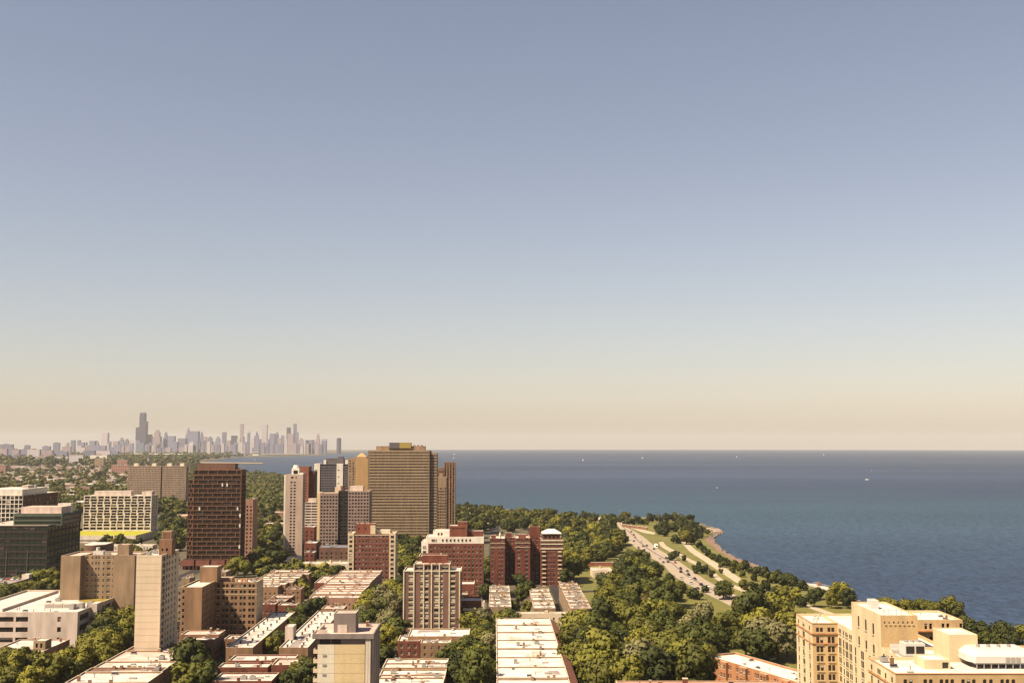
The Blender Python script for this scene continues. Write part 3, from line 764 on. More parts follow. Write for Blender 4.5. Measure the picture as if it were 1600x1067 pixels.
# ------------------------------------------------------------------ near towers
def near_tower():
    D = 352; xl, w, z = front(489, 583, 990, D)
    T = thing('apartment_tower', 'near cream and ochre panelled apartment tower with overhanging grey roof slab', 'apartment tower', xl, D)
    d = 21; b, w_ = MB(), []
    x0, x1 = 1.3, w - .6; zt = z - 1.5
    fh = 2.86
    zo0, zo1 = zt - 1.75, zt - .15
    block(b, x0, x1, 1.0, d, 0, zt, E=floors(0, 14, fh, .9, 1.5, [(3, 5), (9, 10.5), (14.5, 16.5)]), W=floors(0, 14, fh, .9, 1.5, [(3, 5.5), (9, 10.5), (14, 16.5)]), wl=w_, m=0, par=.2)
    b.build('wall', ['slab_grey_brown', 'slab_grey_brown'], T)
    s = MB(); s.box(-.2, w + .2, .0, d + .6, zt, z - .35, 0); s.box(0.2, w - .2, .4, d + .2, z - .35, z - .3, 1)
    s.box(-.2, w + .2, 0, .4, z - .35, z, 0); s.box(-.2, w + .2, d + .2, d + .6, z - .35, z, 0); s.box(-.2, .2, .4, d + .2, z - .35, z, 0); s.box(w - .2, w + .2, .4, d + .2, z - .35, z, 0)
    s.build('roof_slab', ['concrete_grey', 'roof_pink'], T)
    # blank panels storey by storey, a pale bay and an ochre bay, each a piece of its own
    pw = (x1 - x0) * .88
    for k in range(14):
        za, zb = zo0 - (k + 1) * fh + .04, zo0 - k * fh - .04
        if zb < .5: break
        p = MB(); p.box(x0 + .1, x0 + pw * .36, .72, .99, za, zb); p.build('panel', 'panel_cream', T)
        p = MB(); p.box(x0 + pw * .362, x0 + pw, .75, .99, za, zb); p.build('panel', 'panel_ochre', T)
        if k: p = MB(); p.box(x0 + 1.6, x0 + 2.7, .55, .72, zb - .6, zb - .05); p.build('air_unit', 'metal_grey', T)
        p = MB(); p.box(x0 - 1.4, x0 - .01, 2.0, 5.2, za - .1, za + .12, bottom=True); p.box(x0 - 1.4, x0 - 1.25, 2.0, 5.2, za + .12, za + 1.1); p.box(x0 - 1.25, x0 - .01, 2, 2.12, za + .12, za + 1.1); p.build('balcony', 'concrete_cream', T)
    p = MB(); p.box(x0 + .6, x0 + 3.9, .94, .99, zo0 + .05, zo1); p.box(x0 + 4.2, x0 + 7, .94, .99, zo0 + .05, zo1); p.build('louvre_opening', 'dark_opening', T)
    for (a, c) in ((x0 + pw + .25, x0 + pw + 1.0), (x1 - .9, x1 - .2)):
        p = MB(); p.box(a, c, .35, .99, 0, zt - .02); p.build('pilaster', 'concrete_pale', T)
    for y in (1.1, 7.5, 13.5, 19.8):
        p = MB(); p.box(x1 + .003, x1 + .6, y, y + .9, 0, zt - .02); p.build('pilaster', 'concrete_pink', T)
    pent(T, w * .31, w * .68, 4, 11.5, z - .3, z + 5.6, 'concrete_grey', 'roof_pink'); p = MB(); p.box(w * .38, w * .54, 3.85, 3.99, z - .25, z + 2.1); p.build('door_panel', 'concrete_pink', T)
    p = MB(); p.box(1.0, 1.5, 2, 14, z - .3, z + .9); p.box(1.5, 4, 2, 2.4, z - .3, z + .9); p.build('parapet_screen', 'concrete_pink', T)
    put_windows(T, w_, 'sash', ('glass', 'frame_dark', 'stone_trim', 'blind', 'brick_hotel'), 120, 5)
    clutter(T, w * .72, w - 1, 12, 20, z - .3, 3, 5); foot(T, 0, w, 0, d)
noisy('slab_grey_brown', (0.187, 0.137, 0.115), .12, .2, V)
near_tower()

def cream_slab():
    D = 500; xl, w, z = front(213.5, 253, 867, D)
    T = thing('apartment_tower', 'tall narrow cream apartment slab with a blank front wall and brick lift house on top', 'apartment tower', xl, D)
    d = 27; b, r, wl = MB(), MB(), []
    rows = floors(z - 18 * 2.76 - .6, 18, 2.76, .9, 1.45, [(1.2, 5.4), (7.2, 9.4), (11.0, 13.0), (16, 17.6), (21, 22.6)])
    rows = [q for q in rows if q[0] > 0]
    block(b, 0, w, 0, d, 0, z, E=rows, W=rows, wl=wl); deck(r, 0, w, 0, d, z - .8)
    b.build('wall', ['concrete_cream', 'coping'], T); r.build('roof', 'roof_white', T)
    for k in range(17):     # the darker joints between the storeys of the blank wall: floor slab edges
        zz = z - .9 - k * 2.76
        if zz > 1: p = MB(); p.box(-.02, w + .02, -.035, -.004, zz - .09, zz); p.build('slab_edge', 'concrete_rose', T)
    p = MB(); p.box(w - .5, w, -.5, -.004, 0, z); p.build('pilaster', 'concrete_cream', T)
    for k in range(16):
        zz = z - 2.9 - k * 2.76
        p = MB(); p.box(w + .003, w + 1.1, 1.2, 5.6, zz, zz + .14, bottom=True); p.box(w + 1.0, w + 1.1, 1.2, 5.6, zz + .5, zz + .6, bottom=True); p.build('balcony', 'concrete_pink', T)
    pent(T, w * .66, w * .66 + 5.6, 8, 14, z - .8, z + 6, 'brick_brown', 'roof_tar', S=[(z + 1, z + 2.2, [(1.2, 2), (3, 4)])])
    p = MB(); p.box(w * .66 + .8, w * .66 + 5, 9, 13.5, z + 5.9, z + 9.6); p.box(w * .66 + 1.3, w * .66 + 4.5, 8.95, 9.05, z + 6.3, z + 9.1, 1); p.build('tank_house', ['brick_tan', 'frame_brown'], T)
    put_windows(T, wl, 'sash', ('glass', 'frame_dark', 'stone_trim', 'blind', 'brick_hotel'), 220, 8, .1)
    clutter(T, 1, w * .6, 2, 24, z - .8, 5, 31); foot(T, 0, w, 0, d)
cream_slab()

def tan_brick():
    D = 610; xl, w, z = front(95.5, 208, 868, D)
    T = thing('apartment_building', 'broad tan brick block with a recessed centre, behind the low beige school-like building', 'apartment building', xl, D)
    b, r, wl = MB(), MB(), []
    W1, W2 = w * .27, w * .70
    n = 15
    def rw(cols): return [q for q in floors(z - n * 3.0, n, 3.0, .8, 1.5, cols)]
    block(b, 0, W1, 0, 26, 0, z, wl=wl); deck(r, 0, W1, 0, 26, z - .8)
    block(b, W1, W2, 5, 26, 0, z, S=rw([(1.2, 2.4), (4.2, 5.0), (6.1, 7.0), (7.6, 8.5), (10.2, 11), (12.4, 14.2), (15.2, 16.0)]), wl=wl); deck(r, W1, W2, 5, 26, z - .8)
    block(b, W2, w, 2.5, 26, 0, z, E=rw([(4, 5), (9, 10), (14, 15)]), wl=wl); deck(r, W2, w, 2.5, 26, z - .8)
    b.build('wall', ['brick_tan', 'coping'], T); r.build('roof', 'roof_pink', T)
    pent(T, w * .70, w * .86, 9, 16, z - .8, z + 5, 'brick_tan', 'roof_pink')
    pent(T, w * .36, w * .5, 9, 13, z - .8, z + 1.6, 'metal_white', 'roof_white', 'stair_house')
    p = MB(); p.cyl(w * .41, 11, z + 1.6, z + 3.4, 1, 1, 10); p.build('water_tank', 'metal_white', T)
    put_windows(T, wl, 'sash', ('glass', 'frame_white', 'stone_trim', 'blind', 'brick_hotel'), 150, z - 24, .15)
    clutter(T, 2, w * .65, 6, 24, z - .8, 9, 41); foot(T, 0, w, 0, 26)
tan_brick()

def beige_school():
    D = 560; xl, w, z = front(-70, 120.5, 956, D)
    T = thing('school_building', 'low wide beige building with long strip windows and a mossy roof corner', 'school', xl, D)
    x120 = w; d = 84; b, r, wl, we = MB(), MB(), [], []
    sx = w * 70 / 190.5
    def X(px): return (px + 70) / 190.5 * w
    fh = 4.9
    S = []
    for k in range(3):
        z1 = z - 2.3 - k * fh
        S.append((z1 - 2.4, z1, [(2, 9), (10, 18), (X(-4), X(21)), (X(24.5), X(43.5)), (X(89), X(95))]))
    E_ = []
    for k in range(3):
        z1 = z - 2.0 - k * fh
        E_.append((z1 - 2.9, z1, [(3, 16)] + [(28 + q * 10.4, 37.6 + q * 10.4) for q in range(5)]))
    block(b, 0, w, 0, d, 0, z, S=S, E=E_, wl=wl, par=1.1, dep=.6); deck(r, 0, w, 0, d, z - 1)
    b.build('wall', ['concrete_pink', 'coping'], T); r.build('roof', 'roof_white', T)
    p = MB(); p.box(w + .003, w + 3.2, 17.5, 25.5, 0, z + 1.5); p.build('stair_tower', 'concrete_pink', T)
    p = MB(); p.quad((w - 17, 46, z - .985), (w - 1, 32, z - .985), (w - 1, 80, z - .985), (w - 17, 80, z - .985)); p.build('roof_garden', 'roof_moss', T)
    p = MB(); p.box(w * .32, w * .32 + .5, 8, 80, z - 1, z + .4); p.build('parapet_wall', 'concrete_pink', T)
    # plant enclosure and ducts
    for q in range(4):
        p = MB(); x = w * .60 + q * 4.6; p.box(x, x + 4.2, 19, 22, z - 1, z + 1.2); p.box(x + .4, x + 3.8, 18.95, 19, z - .6, z + .9, 1); p.build('air_unit', ['concrete_pink', 'metal_grey'], T)
    for q in range(3):
        p = MB(); p.box(w * .84 + q * 3, w * .84 + q * 3 + 2.2, 14 + q * 4, 18 + q * 4, z - 1, z + 1.6); p.build('air_unit', 'metal_grey', T)
    p = MB(); p.box(w * .60, w * .9, 25, 26, z - 1, z + .6); p.build('duct', 'metal_white', T)
    p = MB(); p.box(w - 10, w - 7, 66, 68, z - 1, z + 1.8); p.build('air_unit', 'metal_white', T)
    clutter(T, w * .35, w * .9, 4, 16, z - 1, 7, 51, 1.2); clutter(T, w * .4, w * .7, 30, 80, z - 1, 7, 52, 1.2)
    put_windows(T, wl, 'band', ('glass', 'frame_dark', 'stone_trim', 'blind', 'brick_hotel'), 100, 2, .35)
    foot(T, 0, w, 0, d)
beige_school()

def orange_brick():
    D = 600; xl, w, z = front(331, 401, 909, D)
    T = thing('apartment_building', 'orange brown brick apartment block with a lower front wing, right of the cream slab', 'apartment building', xl, D)
    xw, ww, zw = front(281, 314.5, 917, 572)
    xo = xw - xl - (-.0) ; b, r, wl = MB(), MB(), []
    fh = 3.1
    cols = pairs(w, 5, 1.35, .5, .3)
    block(b, 0, w, 0, 17, 0, z, S=floors(z - 9.2 * fh, 9, fh, .9, 1.7, cols), E=floors(z - 9.2 * fh, 9, fh, .9, 1.7, even(17, 4, 1.2)), wl=wl, m=0, ms={'E': 1}); deck(r, 0, w, 0, 17, z - .8)
    x1 = xo + ww
    block(b, xo, x1, -28, 17, 0, zw, S=floors(zw - 9.2 * fh, 9, fh, .9, 1.6, [(1.0, 2.0)]), E=floors(zw - 9.2 * fh, 9, fh, .9, 1.6, even(28, 6, 1.3)), wl=wl); deck(r, xo, x1, -28, 17, zw - .8)
    block(b, x1, -.003, 1, 17, 0, z - 2); deck(r, x1, 0, 1, 17, z - 2.8)
    b.build('wall', ['brick_orange', 'stone_trim', 'brick_brown'], T); r.build('roof', 'roof_white', T)
    for zz in (z - 3.3, z - 6.3):
        p = MB(); p.box(-.12, w + .12, -.14, -.004, zz, zz + .28); p.build('belt_course', 'stone_trim', T)
    for k in range(8):
        zz = zw - 4.2 - k * fh
        p = MB(); p.box(xo - 2.0, xo - .003, -24, -18, zz, zz + .18, bottom=True); p.box(xo - 2, xo - 1.88, -24, -18, zz + .18, zz + 1.1); p.build('balcony', 'brick_brown', T)
    pent(T, xo + ww * .25, xo + ww * .25 + 9, -2, 7, zw - .8, z + 8, 'brick_orange', 'roof_white')
    pent(T, 1, 9, 6, 12, z - .8, z + 1.5, 'brick_pink', 'roof_white', 'stair_house')
    p = MB(); p.box(-4, 8, 13, 15, z - .8, z + 1.2); p.build('parapet_wall', 'brick_pink', T)
    for q in range(3):
        p = MB(); p.cyl(12 + q * 2.4, 4 + q, z - .8, z + .9, .7, .7, 8); p.build('vent', 'terracotta', T)
    put_windows(T, wl, 'sash', ('glass', 'frame_dark', 'stone_trim', 'blind', 'brick_hotel'), 200, 3, .12)
    clutter(T, 12, w - 1, 2, 15, z - .8, 6, 61); foot(T, 0, w, 0, 17); foot(T, xo, x1, -28, 17)
orange_brick()

def striped_tower():
    D = 618; xl, w, z = front(630.5, 720.5, 891, D)
    T = thing('apartment_tower', 'brown brick apartment tower striped with cream columns and a setback top storey', 'apartment tower', xl, D)
    d = 20; b, r, wl = MB(), MB(), []
    def X(zx): return (zx - 800) / 485 * w
    n = 11; fh = 2.78
    bays = [(845, 883), (943, 966), (976, 1012), (1060, 1098), (1104, 1133), (1182, 1236)]
    cols = [(X(a), X(c)) for a, c in bays]
    block(b, 0, w, 0, d, 0, z, S=floors(z - n * fh - .5, n, fh, .95, 1.55, cols), E=floors(z - n * fh - .5, n, fh, .95, 1.5, even(d, 4, 1.6)), W=floors(z - n * fh - .5, n, fh, .95, 1.5, even(d, 4, 1.6)), wl=wl, par=.8)
    deck(r, 0, w, 0, d, z - .7)
    b.build('wall', ['slab_brick_brown', 'stone_cream'], T); r.build('roof', 'roof_white', T)
    for q in (803, 888, 970, 1036, 1102, 1186, 1272):
        p = MB(); p.box(X(q) - .32, X(q) + .32, -.45, -.004, 0, z + (3.4 if 880 < q < 1190 else .02)); p.build('column', 'stone_cream', T)
    p = MB(); p.box(-.2, w + .2, -.3, -.006, z - .55, z + .01); p.build('cornice', 'stone_cream', T)
    for k in range(n):      # pale spandrels under each window bay
        for (a, c) in bays:
            zz = z - n * fh - .5 + k * fh
            p = MB(); p.box(X(a) - .05, X(c) + .05, -.06, -.004, zz + .1, zz + .90); p.build('spandrel', 'stone_trim', T)
    x0, x1 = X(889), X(1192); w2 = []
    b2 = MB(); block(b2, x0, x1, .05, d - 3, z - .7, z + 3.4, S=[(z + .4, z + 2.6, even(x1 - x0, 4, 3.4, .4))], wl=w2, par=.4); deck(b2, x0, x1, .05, d - 3, z + 3.0, .35, 2)
    b2.build('top_storey', ['slab_brick_brown', 'stone_cream', 'roof_pink'], T)
    pent(T, X(945), X(1160), 9, 14, z + 3, z + 7.2, 'brick_red', 'roof_pink')
    for q in range(3): p = MB(); p.box(X(1010 + q * 55), X(1010 + q * 55) + .9, 5, 6, z + 3, z + 5.4); p.build('chimney', 'brick_red', T)
    put_windows(T, wl, 'picture', ('glass', 'frame_white', 'stone_trim', 'curtain', 'brick_hotel'), 150, 2, .9)
    put_windows(T, w2, 'band', ('glass', 'frame_white', 'stone_trim', 'blind', 'brick_hotel'), 10)
    foot(T, 0, w, 0, d)
noisy('slab_brick_brown', (0.15, 0.078, 0.055), .15, .3, V)
striped_tower()

def white_top_brick():
    D = 740; xl, w, z = front(669, 755.5, 849, D)
    T = thing('apartment_building', 'dark red brick apartment house with a stepped white top, behind the striped tower', 'apartment building', xl, D)
    d = 22; b, r, wl = MB(), MB(), []
    n = 12; fh = 2.95
    block(b, 0, w, 0, d, 0, z, S=floors(z - n * fh - 1.2, n, fh, .9, 1.6, even(w, 14, 1.15, .6)), E=floors(z - n * fh - 1.2, n, fh, .9, 1.6, even(d, 7, 1.15)), wl=wl, par=.2)
    b.build('wall', ['brick_red', 'stone_cream'], T)
    zz = z
    b2, w2 = MB(), []
    x0 = -w * .04
    block(b2, x0, w + .1, 1.2, d, z - .3, z + 4.2, S=[(z + 1.2, z + 2.7, [(w * .10, w * .16), (w * .17, w * .2)] + even(w * .96, 12, 1.2, 2)[3:11])], wl=w2, par=.4); deck(r, x0, w, 1.2, d, z + 3.8)
    block(b2, w * .08, w * .38, 5, d, z + 3.8, z + 7.6, S=[(z + 5, z + 6.4, [(3, 4.2), (5, 6.2)])], wl=w2, par=.4); deck(r, w * .08, w * .38, 5, d, z + 7.2)
    b2.build('top_storey', ['concrete_white', 'coping'], T); r.build('roof', 'roof_white', T)
    pent(T, w * .38, w * .70, 4.5, 16, z + 3.8, z + 11, 'brick_red', 'roof_white', S=[(z + 9, z + 9.5, [(1, 10)])]); pent(T, w * .53, w * .70, 6, 12, z + 11, z + 13.5, 'brick_red', 'roof_white', 'stair_house')
    pent(T, w * .70, w * .99, 8, 16, z + 3.8, z + 7.4, 'brick_red', 'roof_white', 'stair_house')
    b3, w3 = MB(), []
    block(b3, -w * .125, -.003, 1, d, 0, z + 1.0, S=floors(z - n * fh - 1.2, 13, fh, .9, 1.6, [(w * .03, w * .09)]), wl=w3, par=.5); deck(b3, -w * .125, 0, 1, d, z + .5, .35, 1)
    b3.build('corner_bay', ['concrete_white', 'coping'], T)
    put_windows(T, wl, 'sash', ('glass', 'frame_mid', 'concrete_pink', 'blind', 'brick_hotel'), 260, 4)
    put_windows(T, w2 + w3, 'picture', ('glass', 'frame_dark', 'stone_trim', 'blind', 'brick_hotel'), 40)
    foot(T, -w * .13, w, 0, d)
    # low brick wing at the left front
    xl, w, z = front(657, 690, 865, 715)
    T = thing('apartment_building', 'narrow brick wing with a white roof edge peeping over the striped tower', 'apartment building', xl, 700)
    b, r, wl = MB(), MB(), []
    block(b, 0, w, 0, 20, 0, z, S=floors(z - 32, 10, 3, .9, 1.6, even(w, 5, 1.2)), wl=wl); deck(r, 0, w, 0, 20, z - .8)
    b.build('wall', ['brick_red', 'stone_cream'], T); r.build('roof', 'roof_white', T); put_windows(T, wl, 'sash', most=60); foot(T, 0, w, 0, 20)
    # small stepped brick house between the two
    for k, (a, c, py, D2, lab) in enumerate(((716, 741, 912, 665, 'small red brick building with stepped porches, right of the striped tower'), (722, 752, 938, 628, 'low brick garage with a pale flat roof, right of the striped tower'))):
        xl, w, z = front(a, c, py, D2)
        T = thing('brick_house', lab, 'house', xl, D2); b, r, wl = MB(), MB(), []
        block(b, 0, w, 0, 16, 0, z, S=floors(0, max(1, int(z / 3.4)), 3.4, 1, 1.6, even(w, 3, 1.1)), wl=wl); deck(r, 0, w, 0, 16, z - .8)
        b.build('wall', ['brick_red', 'coping'], T); r.build('roof', 'roof_white', T); put_windows(T, wl, 'sash', most=20)
        for q in range(max(1, int(z / 4))):
            p = MB(); p.box(.5, w * .6, -2, -.003, 3 + q * 3.6, 3.2 + q * 3.6, bottom=True); p.box(.5, w * .6, -2, -1.9, 3.2 + q * 3.6, 4.2 + q * 3.6); p.build('porch', 'coping', T)
        foot(T, 0, w, -2, 16)
white_top_brick()

def twin_red():
    D = 815; xl, wt, z = front(766, 879.5, 841, D)
    T = thing('apartment_building', 'deep red brick apartment house with three wings, dark courts and a white pavilion roof', 'apartment building', xl, D)
    def X(px): return (px - 766) / 113.5 * wt
    b, r, wl = MB(), MB(), []
    fh = 3.0
    def rw(zt, cols, n=13): return [q for q in floors(zt - n * fh - .4, n, fh, .95, 1.6, cols) if q[0] > 0]
    a0, a1 = X(766), X(789); w1 = a1 - a0
    block(b, a0, a1, 0, 30, 0, z, S=rw(z, [(1.2, 2.2), (6.0, 7.0), (8, 9)]), E=rw(z, even(16, 4, 1.2)), wl=wl); deck(r, a0, a1, 0, 30, z - .8)
    m0, m1 = X(805), X(828.5)
    block(b, m0, m1, 3, 30, 0, z, S=rw(z, [(1.6, 3.6), (7.2, 9.2)]), wl=wl); deck(r, m0, m1, 3, 30, z - .8)
    block(b, a1, m0, 16, 30, 0, z - .6, S=rw(z, [(1.5, 2.6), (4.6, 5.7)]), wl=wl); deck(r, a1, m0, 16, 30, z - 1.4)
    t0, t1 = X(826), X(845.5); zt = UD(830, 823, D + 16)[1]
    block(b, m1, X(845), 16, 26, 0, zt, S=rw(z, [(2, 3), (5, 6)]), wl=wl); deck(r, m1, X(845), 16, 26, zt - .8)
    e0, e1 = X(845), X(879.5); we = e1 - e0
    zc = z - .4
    ccols = [(1.0, 3.4), (5.4, 6.3), (7.3, 8.2), (9.2, 10.1), (we - 3.4, we - 1.0)]
    block(b, e0, e1, 0, 30, 0, zc, S=rw(zc, ccols), E=rw(zc, even(30, 8, 1.2)), wl=wl); deck(r, e0, e1, 0, 30, zc - .8)
    b.build('wall', ['brick_dark_red', 'stone_trim'], T); r.build('roof', 'roof_white', T)
    for x0, x1, y in ((a0, a1, 0), (m0, m1, 3), (e0, e1, 0)):
        for zz in ((z - 3.6, z - 6.6) if x0 != e0 else ()):
            p = MB(); p.box(x0 - .15, x1 + .15, y - .18, y - .004, zz, zz + .35); p.build('belt_course', 'stone_trim', T)
    for zz, h in ((zc - 1.0, .9), (zc - 3.6, .7), (zc - 6.8, .9)):
        p = MB(); p.box(e0 - .2, e1 + .2, -.3, -.004, zz - h / 2, zz + h / 2); p.build('belt_course', 'stone_cream', T)
    for k in range(9):      # pale balconies up the corner bays of the right tower
        for x0 in (e0 + .8, e1 - 3.6):
            zz = zc - 9.3 - k * fh
            p = MB(); p.box(x0, x0 + 2.8, -.8, -.004, zz, zz + .75, bottom=True); p.build('balcony', 'stone_trim', T)
    # pavilion
    p = MB(); zz = zc - .8
    p.box(e0 + 1.6, e1 - 1.6, 2, 15, zz, zz + 4.2, 0); p.build('pavilion_wall', 'brick_red', T)
    for q in range(4):
        g = MB(); x = e0 + 2.6 + q * (we - 5.2 - 1.9) / 3; g.box(x, x + 1.9, 1.94, 1.997, zz + 1.0, zz + 3.0); g.build('window', 'glass', T)
    p = MB(); hx0, hx1, hy0, hy1 = e0 + .9, e1 - .9, 1.2, 15.8
    lo = [(hx0, hy0), (hx1, hy0), (hx1, hy1), (hx0, hy1)]; hi = [(hx0 + 4.6, hy0 + 5), (hx1 - 4.6, hy0 + 5), (hx1 - 4.6, hy1 - 5), (hx0 + 4.6, hy1 - 5)]
    p.prism(lo, zz + 4.2, zz + 4.6)
    for k in range(4): p.quad((*lo[k], zz + 4.6), (*lo[(k + 1) % 4], zz + 4.6), (*hi[(k + 1) % 4], zz + 7.2), (*hi[k], zz + 7.2))
    p.poly([(*q, zz + 7.2) for q in hi]); p.build('hip_roof', 'roof_bright', T)
    pent(T, a0 + 1, a0 + 4, 6, 12, z - .8, z + 1.8, 'brick_red', 'roof_white', 'stair_house'); pent(T, a1 + 1, a1 + 5, 18, 24, z - 1.4, z + 2.6, 'brick_dark_red', 'roof_white', 'stair_house')
    pent(T, m0 + 2.6, m0 + 8, 10, 16, z - .8, z + 2, 'brick_red', 'roof_white', 'stair_house')
    p = MB(); p.cyl(a0 + 7, 4, z - .8, z + 2.8, .8, .8, 8); p.cyl(a0 + 7, 4, z + 2.8, z + 4.4, .8, .05, 8); p.build('finial', 'stone_cream', T)
    put_windows(T, wl, 'sash', ('glass', 'frame_mid', 'concrete_pink', 'blind', 'brick_hotel'), 260, 6, .25)
    foot(T, 0, wt, 0, 30)
twin_red()

def red_slab():
    D = 850; xl, w, z = front(544, 618, 834, D)
    T = thing('apartment_building', 'red brick apartment slab with cream corner bays, in front of the gridded grey tower', 'apartment building', xl, D)
    d = 18; b, r, wl = MB(), MB(), []
    n = 9; fh = 3.3; a, c = w * .125, w * .87
    block(b, a, c, 0, d, 0, z, S=[q for q in floors(z - 10 * fh - .8, 10, fh, 1.0, 1.75, even(c - a, 10, 1.25, .4))], wl=wl, par=.8); deck(r, a, c, 0, d, z - .8)
    b.build('wall', ['brick_red', 'stone_cream'], T)
    b2 = MB(); w2 = []
    for x0, x1 in ((0, a), (c, w)):
        block(b2, x0, x1, -.6, d, 0, z + .6, S=floors(z - 10 * fh - .8, 10, fh, .9, 2.0, [(1.0, x1 - x0 - 1.0)]), E=floors(z - 10 * fh - .8, 10, fh, .9, 1.8, even(d + .6, 4, 1.5)), wl=w2, ms={'S': 0}); deck(r, x0, x1, -.6, d, z - .2)
    b2.build('corner_bay', ['stone_trim', 'stone_cream'], T); r.build('roof', 'roof_white', T)
    p = MB(); p.box(a, c, -.14, -.004, z - 1.1, z - .7); p.build('belt_course', 'stone_cream', T)
    pent(T, w * .14, w * .55, 5, 14, z - .8, z + 7.2, 'brick_red', 'roof_pink', S=[(z + 3, z + 4, [(2, 3), (7, 8)])]); pent(T, w * .455, w * .56, 4, 8, z - .8, z + 6, 'stone_trim', 'roof_white', 'stair_house'); pent(T, w * .58, w * .86, 8, 15, z - .8, z + 2.4, 'stone_cream', 'roof_white', 'stair_house')
    for q in range(3): p = MB(); p.box(w * .2 + q * 4, w * .2 + q * 4 + .9, 7, 8, z + 7, z + 8.4); p.build('chimney', 'brick_red', T)
    put_windows(T, wl, 'sash', ('glass', 'frame_mid', 'concrete_pink', 'blind', 'brick_hotel'), 120, 2, .45); put_windows(T, w2, 'picture', most=80)
    foot(T, 0, w, -1, d)
red_slab()

# ------------------------------------------------------------------ the towers of the middle distance
def brown_grid_tower():
    D = 920; xl, w, z = front(293, 377, 749, D)
    T = thing('office_tower', 'dark brown tower faced with staggered brick-like window panels on a red base', 'tower', xl, D)
    d = 17; b, r, wl = MB(), MB(), []
    n = 19; zb = 8.0; fh = (z + 3.2 - zb) / n
    x0 = w * .12; wb = w - x0
    def stag(W, k, n_): 
        p = W / n_; o = []
        x = .25
        off = p * (.5 if k % 2 else 1.0)
        while x < W - .3:
            e = min(W - .25, off if off > x + .3 else off + p)
            o.append((x, e - .32)); x = e + .22; off = e + p
        return [q for q in o if q[1] - q[0] > .6]
    rows = [(zb + k * fh + .34, zb + (k + 1) * fh - .2, stag(wb, k, 5)) for k in range(n)]
    zt = zb + n * fh + .3
    block(b, x0, w, 0, d, zb, zt + 4.4, S=rows + [(zt + .6, zt + 3.6, stag(wb, n, 5))], E=[(a, c, stag(d, k, 4)) for k, (a, c, _) in enumerate(rows)], wl=wl, dep=.7, par=.3); deck(r, x0, w, 0, d, zt + 4)
    rl = [(zb + k * fh + .5, zb + (k + 1) * fh - .25, stag(x0, k, 2)) for k in range(n - 1)]
    block(b, 0, x0 - .003, 2.5, d, zb, zb + (n - 1) * fh + .3, S=rl, W=[(a, c, stag(d - 2.5, k, 4)) for k, (a, c, _) in enumerate(rl)], wl=wl, dep=.7, par=.3); deck(r, 0, x0, 2.5, d, zb + (n - 1) * fh - .1)
    b.build('wall', ['frame_brown', 'terracotta'], T); r.build('roof', 'roof_tar', T)
    pent(T, x0 + 1.5, w * .86, 3, 14, zt + 4, zt + 9.2, 'slab_brown', 'roof_tar')
    p = MB(); p.box(-2.5, w + 2, 1.2, d + 2, 0, zb - .02); p.build('ground_storey', 'dark_opening', T)
    for q in range(4):
        p = MB(); x = -3.5 + q * (w + 5.5) / 4; p.box(x, x + (w + 5.5) / 4 - 1.4, -2.2, 1.1, 3.2, 7.4, bottom=True); p.build('base_panel', 'brick_base', T)
        for s in (0, .33, .66, 1.0):
            g = MB(); xx = x + .2 + s * ((w + 5.5) / 4 - 2.4); g.box(xx, xx + .5, -2, -1.2, 0, 3.2); g.build('pier', 'brick_base', T)
    for (fx, fz) in ((.60, .885), (.70, .885), (.13, .60), (.93, .60), (.985, .52), (.985, .40), (.985, .15)):
        p = MB(); p.box(x0 + wb * fx - .55, x0 + wb * fx + .55, -.12, -.004, zb + (zt - zb) * fz - 1.3, zb + (zt - zb) * fz + 1.3); p.build('blind_panel', 'concrete_white', T)
    put_windows(T, wl, 'pane', ('glass_brown', 'frame_dark', 'frame_brown', 'blind_dark', 'frame_brown'), 280, 0, .3)
    foot(T, -2, w + 2, -2, d)
plain('glass_brown', (.022, .012, .008), .18, 0, .45)
plain('blind_dark', (0.0504, 0.0288, 0.0216), .8)
noisy('brick_base', (0.151, 0.054, 0.036), .15, .3)
brown_grid_tower()
def pink_narrow():
    xl, w, z = front(384, 395.5, 780, 980)
    T = thing('apartment_building', 'slim pinkish brick building against the right flank of the dark brown tower', 'apartment building', xl, 980)
    b, r, wl = MB(), MB(), []
    block(b, 0, w, 0, 20, 0, z, S=floors(0, 15, 3.2, .9, 1.7, even(w, 2, 1.4)), wl=wl); deck(r, 0, w, 0, 20, z - .8)
    b.build('wall', ['brick_pink', 'coping'], T); r.build('roof', 'roof_pink', T); put_windows(T, wl, 'pane', most=40); clutter(T, 0, w, 0, 20, z - .8, 3, 71); foot(T, 0, w, 0, 20)
pink_narrow()

